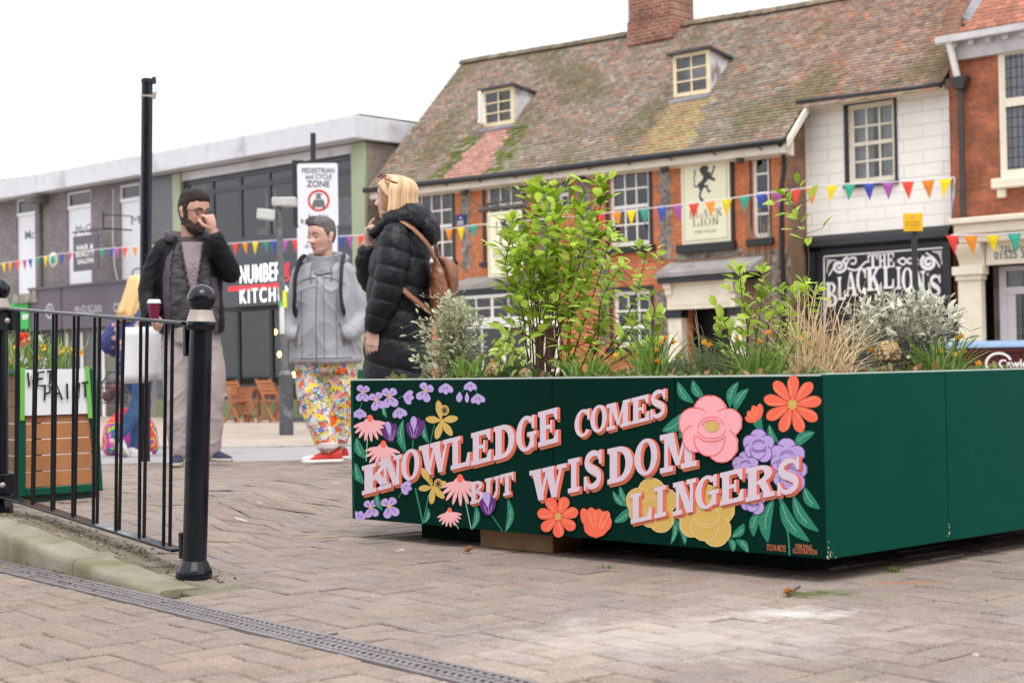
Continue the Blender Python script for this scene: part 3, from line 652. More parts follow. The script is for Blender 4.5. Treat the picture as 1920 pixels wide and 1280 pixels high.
# lettering
LET = MB(); LP = [M('paint_letter', srgb(219, 203, 216), .45, var=.04), M('paint_letter_edge', srgb(246, 112, 84), .45, var=.05), M('paint_letter_shade', srgb(200, 112, 76), .45, var=.05)]
def letter(ch, x0, x1, yb, yt, slope, dx, dy, zb=.002):
    xm = (x0 + x1) / 2; h = yb - yt
    f = lambda p: (x0 + (x1 - x0) * p[0], yb + slope * (x0 + (x1 - x0) * p[0] - xm) - h * p[1])
    pcs = [[f(p) for p in q] for q in slab(ch)]; l = zb
    for q in pcs:
        l += 1.2e-5; LET.poly([pp(x, y, l) for x, y in hull(q + [(x + dx, y + dy) for x, y in q])], 2)
    l = zb + .0015
    for q in pcs:
        l += 1.2e-5; LET.poly([pp(x, y, l) for x, y in hull(q + [(x + dx * 1.02, y + dy * .12) for x, y in q])], 1)
    l = zb + .003
    for q in pcs: l += 1.2e-5; LET.poly([pp(x, y, l) for x, y in q], 0)
for ch, a, c, yb in zip('KNOWLEDGE', (130, 245, 368, 472, 663, 785, 920, 1058, 1187), (302, 368, 474, 662, 778, 906, 1046, 1172, 1308), (770, 738, 700, 662, 628, 602, 570, 527, 490)):
    t = (a + c) / 2; h = 172 + (t - 185) * .036; x0, y0 = Z5(a, yb); letter(ch, x0, Z5(c, 0)[0], y0, y0 - h / 3.2, -.263, 4.4, 5.4)
for ch, a, c, yb in zip('COMES', (0, 95, 190, 340, 450), (93, 190, 333, 445, 548), (440, 413, 390, 357, 325)):
    x0, y0 = Z6(a, yb); letter(ch, x0, Z6(c, 0)[0], y0, y0 - 158 / 3.2, -.253, 4, 4.8)
for ch, x0, x1, yb, yt in (('W', 994.7, 1063, 934, 875), ('I', 1066.6, 1089, 922, 858.5), ('S', 1095.6, 1132, 914, 846.5), ('D', 1141, 1188.5, 902.5, 836), ('O', 1192.5, 1234, 889, 823), ('M', 1239.4, 1307, 880, 808)): letter(ch, x0, x1, yb, yt, -.224, 4.6, 5.6)
for ch, x0, x1, yb, yt in (('B', 883.8, 909.5, 942, 901), ('U', 911, 938, 935, 894), ('T', 940, 965, 928, 886.5)): letter(ch, x0, x1, yb, yt, -.25, 3.4, 4.2)
for ch, x0, x1, yb, yt in (('L', 1184.7, 1224, 977, 921.5), ('I', 1228.4, 1251, 969, 911), ('N', 1264, 1306, 962, 900), ('G', 1306.6, 1348, 952, 892), ('E', 1352, 1396, 942.5, 881), ('R', 1400, 1453, 934.5, 872), ('S', 1458, 1503, 923.5, 861)): letter(ch, x0, x1, yb, yt, -.235, 4.6, 5.4)
def sig(s, x0, x1, yb0, yb1, h0, h1):
    text_on(LET, s, lambda u, v: pp(x0 + (x1 - x0) * u, yb0 + (yb1 - yb0) * u - v * (h0 + (h1 - h0) * u), .0009), 2, .01)
sig('SYLVIA MOYE', 1438.5, 1474, 1031, 1034, 12, 12.5); sig('GEM PANG', 1492, 1523, 1027, 1030, 8.5, 9); sig('ILLUSTRATION', 1487.5, 1532, 1036, 1040, 9, 10)
LET.build('painted_lettering', LP, front)
# a tulip and the petals that overlap the letters
ART = MB()
def tulip2():
    start(.0064); x, y = Z5(890, 850); w_, h = 27, 40
    petal(x, y + h * .5, 92, h, w_, 'dk', .45); petal(x - 1, y + h * .1, 97, h * .72, w_ * .62, 'lil', .8); petal(x + w_ * .1, y + h * .5, 76, h * .85, w_ * .45, 'purp', .4); petal(x - w_ * .1, y + h * .5, 110, h * .8, w_ * .42, 'purp', .4)
    for dx in (-.3, .02, .28): line([(x + dx * w_ * .3, y + h * .4), (x + dx * w_, y)], 1.0, 'lil', 1)
tulip2(); start(.0064); x, y = Z5(365, 735); halfviolet(x, y, 15.6, -20)
start(.0064); petal(*Z5(540, 720), 118, 32, 13, 'gold', .5)
ART.build('painted_flowers', PMAT, front)
# ================================================================== bollards and railing
def bollard(label, base, top, sc=1.0):
    base, top = Vector(base), Vector(top); ax = (top - base).normalized(); H = (top - base).length
    t = thing('bollard', label, 'bollard', base, group='ball topped bollards carrying the railing')
    rb = .0385 * sc; rp = .036 * sc; z1 = H - .118 * sc
    m = MB(); m.lathe([(0, -.06), (.0575 * sc, -.06), (.0575 * sc, .018), (.055 * sc, .026), (.043 * sc, .050), (.040 * sc, .056), (0, .056)], 16, base, ax=ax); bev(m.build('foot', BLACK, t), .004)
    m = MB(); m.lathe([(0, .05), (.0385 * sc, .05), (.0385 * sc, H * .5), (rp, z1 - .02), (0, z1 - .02)], 28, base, ax=ax); autosmooth(m.build('post', BLACK, t))
    m = MB(); m.lathe([(0, z1 - .028), (.044 * sc, z1 - .028), (.0475 * sc, z1 - .022), (.0475 * sc, z1 - .004), (.0465 * sc, z1 - .001), (0, z1 - .001)], 28, base, ax=ax); autosmooth(m.build('collar', BLACK, t))
    m = MB(); m.lathe([(0, z1 - .001), (.0465 * sc, z1 - .001), (.045 * sc, z1 + .004), (.0375 * sc, z1 + .029), (.036 * sc, z1 + .036), (0, z1 + .036)], 28, base, ax=ax); o = autosmooth(m.build('neck', STEEL, t)); o['label'] = 'bare worn metal neck'
    m = MB(); r = .0455 * sc; zc = H - r; m.lathe([(r * math.sin(math.pi * k / 18), zc - r * math.cos(math.pi * k / 18)) for k in range(19)], 32, base, ax=ax); autosmooth(m.build('ball', BLACK, t), 80)
    return t
p0 = atg(364, 1082); b1b = Vector((p0.x, p0.y, gz(p0.x, p0.y))); b1t = atd(379, 533, p0.y)
BOL1 = bollard('black ball topped bollard standing at the low end of the sloping kerb', b1b, b1t)
b2b = atd(-3, 958, 6.05); b2t = atd(-3, 521, 6.05)
BOL2 = bollard('black ball topped bollard beside the small slatted cedar planter', b2b, b2t)
RL = thing('railing', 'black metal guard railing of paired bars between the two bollards', 'railing', (b1b + b2b) / 2)
D1 = b1b.y - .0; D2 = 6.05
hd = Vector((b2b.x - b1b.x, b2b.y - b1b.y, 0)); hd.normalize(); hn = Vector((-hd.y, hd.x, 0)); hn = hn if hn.y < 0 else -hn
def rp(px, py, off=0): return on_plane(px, py, b1b + hn * off, hn)
m = MB()
def flat(p, q, w_, h):     # flat bar lying on its side
    d = (q - p); n_ = hn * w_ / 2; u = Vector((0, 0, h / 2)); m.hexa([p - n_ - u, q - n_ - u, q + n_ - u, p + n_ - u], [p - n_ + u, q - n_ + u, q + n_ + u, p + n_ + u])
flat(rp(352, 606), rp(8, 578), .045, .010); bev(m.build('top_rail', BLACK, RL), .002, 1)
m = MB(); flat(rp(334, 1031), rp(-2, 926), .050, .010); bev(m.build('bottom_rail', BLACK, RL), .002, 1)
bars = [(35, 31, 0), (70, 63, 1), (106, 101, 2), (147, 140, 3), (187, 182, 4), (232, 223.5, 5), (276, 270, 6), (323.5, 318.5, 7)]
def yt(x): return 578 + (x - 8) / 344 * 28
def yb(x): return 926 + (x + 2) / 336 * 105
for xt, xb, k in bars:
    for off, sh_t, sh_b in ((.016, 0, 0), (-.016, (-3, -4, -6, -8, -9.5, -11, -12, -12)[k], (-2, -3, -4, -4, -7, -6.5, -9, -12)[k])):
        m = MB(); p, q = rp(xt + sh_t, yt(xt) + 3, off), rp(xb + sh_b, yb(xb) - 3, off); q.z = max(q.z, 0); m.tube([p, q], .0062, 8); o = m.build('bar', BLACK, RL); autosmooth(o)
# bolted brackets on the bollards
for px, py, hx, hy, hz_ in ((351, 635, .010, .012, .055), (343, 1022, .010, .012, .042), (12, 600, .032, .045, .042), (4, 907, .03, .045, .04)):
    m = MB(); m.obox(rp(px, py), hd * hx, hn * hy, (0, 0, hz_)); bev(m.build('bracket', BLACK, RL), .003, 1)
for px, py in ((14, 601), (5, 909)): m = MB(); m.ell(rp(px, py, .046), (.011, .011, .011), nu=10, nv=6); m.build('bolt', STEEL, RL, smooth=True)
# ================================================================== the row of buildings
RZ = math.atan2(-.6816, .7318)
FU = Vector((math.cos(RZ), math.sin(RZ), 0)); FB = Vector((-math.sin(RZ), math.cos(RZ), 0))
FP0 = Vector((210 / FPX * 30, 30, 0))
def proj(P):
    q = Vector(P) - CAMP; d = q.dot(_f); return CX + FPX * q.dot(_rt) / d, CY - FPX * q.dot(_up) / d
class Fac:
    def __init__(s, name, label, cat, px, group=None):
        s.o = Vector((0, 0, 0)); u, z = s.loc(px, 600); w_ = FP0 + FU * u; s.o = Vector((u, 0, 0))
        s.root = thing(name, label, cat, w_, RZ, group)
    def loc(s, px, py, yo=0.0):
        p = on_plane(px, py, FP0 + FB * yo, FB) - FP0; return p.dot(FU) - s.o.x, p.z
    def W(s, u, y, z): return FP0 + FU * (u + s.o.x) + FB * y + Vector((0, 0, z))
    def U(s, px, py=450, yo=0): return s.loc(px, py, yo)[0]
    def rect(s, x0, y0, x1, y1, yo=0.0):
        xm, ym = (x0 + x1) / 2, (y0 + y1) / 2
        return s.loc(x0, ym, yo)[0], s.loc(x1, ym, yo)[0], s.loc(xm, y1, yo)[1], s.loc(xm, y0, yo)[1]
    def part(s, mb, name, mat, parent=None, smooth=False):
        o = mb.build(name, mat, parent or s.root, smooth, local=True); return o
    def box(s, name, x0, y0, x1, y1, ya, yb, mat, parent=None):     # a box from its front outline in the photo
        u0, u1, z0, z1 = s.rect(x0, y0, x1, y1, ya); m = MB(); m.box(u0, u1, ya, yb, z0, z1); return s.part(m, name, mat, parent)
    def hole(s, x0, y0, x1, y1): return s.rect(x0, y0, x1, y1, 0)
    def wall(s, name, u0, u1, z0, z1, holes, mat, y=0.0, rev=.14, parent=None):
        us = sorted({u0, u1, *[h[i] for h in holes for i in (0, 1) if u0 < h[i] < u1]}); zs = sorted({z0, z1, *[h[i] for h in holes for i in (2, 3) if z0 < h[i] < z1]}); m = MB()
        for i in range(len(us) - 1):
            for j in range(len(zs) - 1):
                a, c = (us[i] + us[i + 1]) / 2, (zs[j] + zs[j + 1]) / 2
                if any(h[0] < a < h[1] and h[2] < c < h[3] for h in holes): continue
                m.poly([(us[i], y, zs[j]), (us[i + 1], y, zs[j]), (us[i + 1], y, zs[j + 1]), (us[i], y, zs[j + 1])])
        for a, b_, c, d in holes:
            m.poly([(a, y, c), (a, y, d), (a, y + rev, d), (a, y + rev, c)]); m.poly([(b_, y, d), (b_, y, c), (b_, y + rev, c), (b_, y + rev, d)])
            m.poly([(a, y, d), (b_, y, d), (b_, y + rev, d), (a, y + rev, d)]); m.poly([(a, y, c), (a, y + rev, c), (b_, y + rev, c), (b_, y, c)])
        return s.part(m, name, mat, parent)
    def window(s, h, cols, rows, fmat, y=.06, fw=.075, gw=.036, meet=True, surround=None, sw=.09, sill=None, name='window', parent=None, skip=(), sillh=.09, pane=None):
        u0, u1, z0, z1 = h; m = MB(); e = .002
        m.box(u0 + e, u0 + fw, y, y + .05, z0, z1); m.box(u1 - fw, u1 - e, y, y + .05, z0, z1); m.box(u0 + fw, u1 - fw, y, y + .05, z1 - fw, z1 - e); m.box(u0 + fw, u1 - fw, y, y + .05, z0 + e, z0 + fw * 1.2)
        for c in range(1, cols):
            u = u0 + fw + (u1 - u0 - 2 * fw) * c / cols; m.box(u - gw / 2, u + gw / 2, y + .006, y + .044, z0 + fw, z1 - fw)
        for r_ in range(1, rows):
            z = z0 + fw + (z1 - z0 - 2 * fw) * r_ / rows; g2 = gw * (1.9 if meet and r_ == rows // 2 else 1); m.box(u0 + fw, u1 - fw, y + .004 - (g2 > gw) * .008, y + .046, z - g2 / 2, z + g2 / 2)
        o = s.part(m, name, fmat, parent)
        m = MB(); m.poly([(u0 + .01, y + .03, z0 + .01), (u1 - .01, y + .03, z0 + .01), (u1 - .01, y + .03, z1 - .01), (u0 + .01, y + .03, z1 - .01)]); s.part(m, 'pane', pane or GLASS, o)
        if surround:
            m = MB(); t = sw; m.box(u0 - t, u0 - e, -.012, y + .06, z0 - .01, z1 + t); m.box(u1 + e, u1 + t, -.012, y + .06, z0 - .01, z1 + t); m.box(u0 - e, u1 + e, -.012, y + .06, z1 + e, z1 + t); s.part(m, 'surround', surround, o)
        if sill:
            m = MB(); m.box(u0 - sw - .06, u1 + sw + .06, -.09, y + .05, z0 - sillh - .01, z0 - .012); bev(s.part(m, 'sill', sill, o), .01, 1)
        return o
    def text(s, mb, st, x0, y0, x1, y1, yo, mi=0, bold=0.0, spacing=1.0, skew=0.0, rot=False):
        u0, u1, z0, z1 = s.rect(x0, y0, x1, y1, yo)
        f = (lambda u, v: (u0 + (u1 - u0) * (1 - v), yo, z0 + (z1 - z0) * u)) if rot else (lambda u, v: (u0 + (u1 - u0) * u, yo, z0 + (z1 - z0) * v))
        return text_on(mb, st, f, mi, bold, spacing)
    def slabs(s, mb, st, boxes, yo, stem=.3, t=.14):
        l = 0
        for ch, (x0, yb, x1, yt) in zip(st, boxes):
            u0, u1, z0, z1 = s.rect(x0, yt, x1, yb, yo)
            for q in slab(ch, stem, t):
                l += 2e-5; mb.poly([(u0 + (u1 - u0) * a, yo - l, z0 + (z1 - z0) * b_) for a, b_ in q])
# ---- materials of the row
ORB = brickmat('orange_brick', (.64, .17, .05), (.5, .12, .04), (.40, .24, .14), var=.3, dirt=((.2, .09, .05), 1.1, .55, .75))
REDB = brickmat('red_brick', (.44, .12, .045), (.32, .08, .04), (.22, .14, .09), var=.4, dirt=((.13, .075, .03), .8, .52, .72))
GREYB = brickmat('grey_brick', (.25, .225, .225), (.19, .17, .175), (.13, .12, .115), .225, .085, .012, var=.18)
BRNB = brickmat('brown_brick', (.27, .215, .175), (.2, .16, .135), (.26, .23, .19), var=.25)
BRNB2 = brickmat('brown_brick_side', (.27, .215, .175), (.2, .16, .135), (.26, .23, .19), var=.25, vec=('Y', 'Z'))
def flintmat():
    k = NT('knapped_flint'); v = k.n('ShaderNodeTexVoronoi'); v.inputs['Scale'].default_value = 11; k.l(k.obj(), v.inputs['Vector'])
    c = k.mix(k.mr(v.outputs['Distance'], .0, .75, 1, 0), (.24, .2, .165), (.1, .085, .085)); sp = k.n('ShaderNodeSeparateColor'); k.l(v.outputs['Color'], sp.inputs[0])
    c = k.val(c, k.mr(sp.outputs[0], 0, 1, .55, 1.6)); c = k.mix(k.mr(k.noise(24), .58, .68, 0, .6), c, (.42, .37, .34)); k.color(c); k.b.inputs['Roughness'].default_value = .6; k.bump(v.outputs['Distance'], -.6, .03); return k.m
FLINT = flintmat()
RENDER = brickmat('painted_blockwork', (.88, .86, .81), (.89, .87, .82), (.64, .6, .54), .75, .225, .009, var=.05, bump=.35, fine=.03)
def tilemat():
    k = NT('clay_roof_tiles'); c = k.val(k.attr(), k.mr(k.noise(9, 4), .3, .7, .72, 1.28)); c = k.mix(k.mr(k.noise(13, 5), .6, .72, 0, .6), c, (.33, .29, .22)); c = k.mix(k.mr(k.noise(2.2, 6), .58, .74, 0, .55), c, (.1, .098, .035))
    k.color(c); k.b.inputs['Roughness'].default_value = .9; k.bump(k.noise(50), .5, .01); return k.m
TILE = tilemat()
NAVY = M('black_joinery', (.014, .016, .021), .45, var=.3, vs=3)
LEAD = M('lead_sheet', (.25, .255, .29), .55, .2, var=.2, vs=2.5, dirt=((.13, .13, .12), 1.8, .5, .75))
SLATE = M('weathered_slate', (.30, .28, .275), .7, var=.3, vs=3, bump=.3, bs=12, dirt=((.25, .22, .14), 1.2, .55, .7))
TIMBW = M('cream_timber', (.74, .69, .58), .5, var=.1, vs=3, dirt=((.5, .42, .32), 2, .6, .85))
DORM = M('dormer_cream', (.78, .66, .44), .55, var=.12, dirt=((.5, .42, .3), 3, .6, .8))
SIGNC = M('sign_cream', (.80, .775, .57), .45, var=.03)
SIGNK = M('sign_black', (.03, .035, .04), .5, var=.2); SIGNG = M('sign_grey_line', (.33, .34, .30), .5)
CURT = M('net_curtain', (.62, .61, .6), .9, var=.2, vs=9)
INK = M('grey_lettering', (.12, .12, .13), .5); WLET = M('white_lettering', (.82, .82, .82), .45, var=.03)

def room(f, name, u0, u1, y0, y1, z0, z1, mat, parent=None):
    m = MB(); p = lambda *q: m.poly(list(q))
    p((u0, y1, z0), (u1, y1, z0), (u1, y1, z1), (u0, y1, z1)); p((u0, y0, z0), (u0, y1, z0), (u0, y1, z1), (u0, y0, z1)); p((u1, y1, z0), (u1, y0, z0), (u1, y0, z1), (u1, y1, z1))
    p((u0, y0, z1), (u0, y1, z1), (u1, y1, z1), (u1, y0, z1)); p((u0, y1, z0), (u0, y0, z0), (u1, y0, z0), (u1, y1, z0)); return f.part(m, name, mat, parent)
# ================================================================== pub
PB = Fac('public_house', 'brick and flint public house with mossy tiled roof and two dormers', 'pub', 1100)
uL, zL = PB.loc(692, 352, -.3); uR, zR = PB.loc(1470, 258, -.3)
uE = PB.U(1475, 400)
lo, hi = 0, 3
for _ in range(50):
    mid = (lo + hi) / 2
    if PB.U(1512, 400, mid) > uE: lo = mid
    else: hi = mid
YS = lo
lo, hi = 1, 8
for _ in range(50):
    mid = (lo + hi) / 2
    if PB.U(868, 118, mid) > uL: lo = mid
    else: hi = mid
YR = lo; ZRL = PB.loc(868, 118, YR)[1]; ZRR = PB.loc(1530, 6, YR)[1]; uRR = PB.U(1530, 6, YR)
print('pub setback', YS, 'ridge y', YR, 'zL', zL, zR, 'ridge z', ZRL, ZRR, 'u', uL, uR, uRR)
uW0, uW1 = PB.U(1510, 300, YS), PB.U(1782, 300, YS)
def roofz(u, y):
    f = (u - uL) / (uR - uL); ze = zL + (zR - zL) * f; zr = ZRL + (ZRR - ZRL) * (u - uL) / (uRR - uL); t = (y + .3) / (YR + .3); return ze + (zr - ze) * t + .03 * mnoise.noise(Vector((u * .5, y * .7, 3)))
def roofhit(px, py):
    lo, hi = -.3, YR
    for _ in range(50):
        mid = (lo + hi) / 2; u, z = PB.loc(px, py, mid)
        if z > roofz(u, mid): lo = mid
        else: hi = mid
    return lo
GB = -.9
wins = {'w1': (765, 360, 848, 492), 'w2': (911, 343, 980, 488), 'w3': (1045, 330, 1067, 399), 'w4': (1142, 313, 1217, 461), 'w5': (1409, 280, 1443, 446), 'g1': (1150, 545, 1220, 650)}
H = {k_: PB.hole(*v) for k_, v in wins.items()}
door = PB.hole(1293, 576, 1372, 760)
zt_ = max(zL, zR) + .0
bayh = PB.rect(862, 560, 1000, 700, 0); bayh = (bayh[0], bayh[1], GB + .5, bayh[3])
PB.wall('wall', uL + .1, uE, GB, zt_ - .12, list(H.values()) + [door, bayh], ORB)
m = MB(); m.poly([(uE, 0, GB), (uE, YS + .3, GB), (uE, YS + .3, roofz(uE, YS) - .1), (uE, 0, zR - .12)]); PB.part(m, 'side_wall', brickmat('side_brick', (.3, .15, .075), (.2, .1, .06), (.25, .18, .12), var=.5, vec=('Y', 'Z'), dirt=((.12, .085, .05), 1, .4, .7)))
room(PB, 'interior', uL + .11, uE - .03, .16, 1.6, GB, zt_ - .1, ROOM); room(PB, 'interior', uE + .03, uW1 - .03, YS + .16, YS + 1.6, GB, zt_ + .4, ROOM)
m = MB(); m.box(uL + .08, uL + .1, 0, 5.5, GB, zL); m.box(uW1 - .02, uW1, YS + .02, 5.5, GB, zt_ + .5); m.box(uL + .1, uW1 - .02, 5.5, 5.6, GB, zL); PB.part(m, 'rear_wall', ORB)
# flint strips with toothed brick edges
rr = random.Random(5)
def flint(x0, y0, x1, y1, tooth=.05):
    u0, u1, z0, z1 = PB.rect(x0, y0, x1, y1); n = max(2, int((z1 - z0) / .15)); m = MB()
    for i in range(n):
        a, b_ = z0 + (z1 - z0) * i / n, z0 + (z1 - z0) * (i + 1) / n; tl = tooth * (i % 2) + rr.uniform(0, .02); tr = tooth * ((i + 1) % 2) + rr.uniform(0, .02)
        m.box(u0 + tl, u1 - tr, -.006, .02, a, b_ + .0008 * (i < n - 1))
    PB.part(m, 'flint_panel', FLINT)
for q in ((863, 356, 885, 505), (1008, 332, 1044, 505), (1080, 322, 1112, 505), (1234, 300, 1262, 486), (1228, 545, 1262, 680), (1120, 470, 1142, 650), (1396, 470, 1484, 680), (1262, 470, 1396, 484)): flint(*q)

PB.window(H['w1'], 4, 4, WHITE, surround=NAVY, sill=NAVY); PB.window(H['w2'], 3, 4, WHITE, surround=NAVY, sill=NAVY)
PB.window(H['w3'], 1, 2, WHITE, surround=NAVY, sw=.04); PB.window(H['w4'], 3, 4, WHITE, surround=NAVY, sill=NAVY, sillh=.13)
PB.window(H['w5'], 1, 4, WHITE, surround=NAVY, sw=.03, sill=NAVY, sillh=.13); PB.window(H['g1'], 3, 3, WHITE, surround=NAVY, sill=NAVY)
# curtains in the sash windows
m = MB()
for k_, sides in (('w1', (0, 1)), ('w4', (0,)), ('g1', (0, 1))):
    u0, u1, z0, z1 = H[k_]
    for sd_ in sides:
        n = 8; a, b_ = (u0, u0 + (u1 - u0) * .2) if sd_ == 0 else (u1 - (u1 - u0) * .2, u1)
        for i in range(n):
            ua, ub = a + (b_ - a) * i / n, a + (b_ - a) * (i + 1) / n; m.poly([(ua, .2 + .03 * (i % 2), z0), (ub, .2 + .03 * ((i + 1) % 2), z0), (ub, .2 + .03 * ((i + 1) % 2), z1), (ua, .2 + .03 * (i % 2), z1)])
PB.part(m, 'curtain', M('dark_curtain', (.2, .13, .11), .9, var=.3))
# soffit, gutter, downpipe
m = MB()
m.hexa([(uL, -.28, zL - .26), (uR, -.28, zR - .26), (uR, .02, zR - .30), (uL, .02, zL - .30)], [(uL, -.28, zL - .1), (uR, -.28, zR - .1), (uR, .02, zR - .02), (uL, .02, zL - .02)]); PB.part(m, 'fascia', TIMBW)
m = MB(); m.tube([(uL - .1, -.36, zL - .06), ((uL + uR) / 2, -.36, (zL + zR) / 2 - .085), (uR + .03, -.36, zR - .06)], .062, 10); o = PB.part(m, 'gutter', NAVY, smooth=True)
for i in range(11):
    f = (i + .5) / 11; m = MB(); u = uL + (uR - uL) * f; z = zL + (zR - zL) * f; m.tube([(u, -.36, z - .14), (u + .02, -.2, z - .2), (u, -.03, z - .28)], .012, 6); PB.part(m, 'gutter_bracket', NAVY)
a = PB.loc(1463, 262, -.3); c = PB.loc(1470, 318, -.1); d_ = PB.loc(1494, 352, -.06); m = MB(); m.tube([(a[0], -.34, a[1] - .02), (c[0], -.1, a[1] - .25), (c[0], -.1, c[1]), (uE - .06, -.07, d_[1]), (uE - .06, -.07, GB)], .045, 10); PB.part(m, 'downpipe', NAVY, smooth=True)
# the roof, tile by tile
rf = MB(); rt = random.Random(11); uT0, uT1 = uL - .02, uW1
sl = math.hypot(YR + .3, ZRL - zL); nrow = int(sl / .098); tw = .165
ywE = roofhit(1640, 171)
D1Y = roofhit(934, 238); D2Y = roofhit(1296, 182)
for r_ in range(nrow):
    y0, y1 = -.34 + (YR + .34) * r_ / nrow, -.34 + (YR + .34) * (r_ + 1.25) / nrow
    off = (r_ % 2) * tw / 2; u = uT0 - off
    while u < uT1:
        a_, b_ = max(u, uT0), min(u + tw - .006, uT1 if y0 > ywE - .25 else uR + .04); u += tw
        if b_ - a_ < .03: continue
        um = (a_ + b_) / 2
        jit = rt.uniform(-.006, .008); z00, z01 = roofz(um, max(y0, -.3)) + .042 + jit, roofz(um, y1) + .006
        if y0 < -.3: z00 -= .045
        t = rt.random(); x_, y_ = proj(PB.W(um, y0, z00))
        c = np.array((.265, .20, .155)) * rt.uniform(.75, 1.2)
        if t < .13: c = np.array((.33, .18, .12)) * rt.uniform(.85, 1.2)
        elif t < .3: c = np.array((.24, .205, .175)) * rt.uniform(.8, 1.2)
        elif t < .38: c = np.array((.33, .28, .22))
        if x_ > 1480: c = c * np.array((1.12, .98, .95))
        g = mnoise.noise(Vector((um * .9, y0 * 1.1, 1.7)))
        if g > .12: c = c * (1 - min(.5, (g - .12) * 2)) + np.array((.12, .115, .035)) * min(.5, (g - .12) * 2)
        if y0 < .6 and rt.random() < .3: c = c * .6 + np.array((.15, .15, .07)) * .4
        # run-off streaks below the dormers
        f1 = (y_ - 238) / 95; x_ += 16 * mnoise.noise(Vector((um * 2.3, y0 * 3, 8))) + rt.uniform(-5, 5)
        if 0 < f1 < 1.1:
            xl, xr = 912 - 78 * f1, 962 - 62 * f1
            if xl < x_ < xr: c = np.array((.46, .245, .2)) * rt.uniform(.85, 1.15)
            elif xl - 24 < x_ <= xl and f1 > .2 or xr <= x_ < xr + 26: c = np.array((.125, .15, .03)) * rt.uniform(.6, 1.25) if rt.random() < .7 else c
            elif xr + 26 <= x_ < xr + 52 and f1 > .35: c = np.array((.26, .25, .16)) * rt.uniform(.7, 1.1)
        f2 = (y_ - 184) / 130
        if 0 < f2 < 1 and 1258 - 82 * f2 < x_ < 1332 - 60 * f2: c = c * .3 + np.array((.36, .29, .12) if rt.random() < .7 else (.40, .22, .12)) * .75
        rf.add([(a_, y0, z00), (b_, y0, z00 + rt.uniform(-.004, .004)), (b_, y1, z01), (a_, y1, z01), (a_, y0 + .002, z00 - .028), (b_, y0 + .002, z00 - .028)], [(0, 1, 2, 3), (4, 5, 1, 0)], 0, tuple(c))
roof = PB.part(rf, 'roof', TILE)
m = MB()
for u0_, u1_, ya in ((uT0, uR + .04, -.3), (uR + .04, uW1, ywE)):
    m.poly([(u0_, ya, roofz(u0_, ya) - .03), (u1_, ya, roofz(u1_, ya) - .03), (u1_, YR, roofz(u1_, YR) - .04), (u0_, YR, roofz(u0_, YR) - .04)])
m.poly([(uT0, YR, roofz(uT0, YR) - .04), (uW1, YR, roofz(uW1, YR) - .04), (uW1, 2 * YR + .3, zL - .1), (uT0, 2 * YR + .3, zL - .1)])
m.poly([(uT0 + .03, 0, zL - .2), (uT0 + .03, 2 * YR, zL - .2), (uT0 + .03, YR, roofz(uT0, YR) - .05)])
PB.part(m, 'underlay', M('roof_underlay', (.07, .055, .045), .9), roof)
m = MB(); n = int((uW1 - uT0) / .33)
for i in range(n):
    ua = uT0 + (uW1 - uT0) * i / n; ub = uT0 + (uW1 - uT0) * (i + .97) / n; z = roofz((ua + ub) / 2, YR) + .0
    c = np.array((.2, .16, .11)) * rt.uniform(.7, 1.3); m.rings([[(q, YR + .15 * math.cos(t), z - .05 + .13 * math.sin(t)) for t in np.linspace(0, math.pi, 7)] for q in (ua, ub)], True, 0, tuple(c))
PB.part(m, 'ridge_tiles', TILE, roof)
# verge board on the right slope edge
m = MB(); m.hexa([(uR + .05, -.3, zR - .16), (uR + .11, -.3, zR - .16), (uR + .11, ywE, roofz(uR, ywE) - .16), (uR + .05, ywE, roofz(uR, ywE) - .16)], [(uR + .05, -.3, zR - .02), (uR + .11, -.3, zR - .02), (uR + .11, ywE, roofz(uR, ywE) - .01), (uR + .05, ywE, roofz(uR, ywE) - .01)]); PB.part(m, 'verge_board', TIMBW)
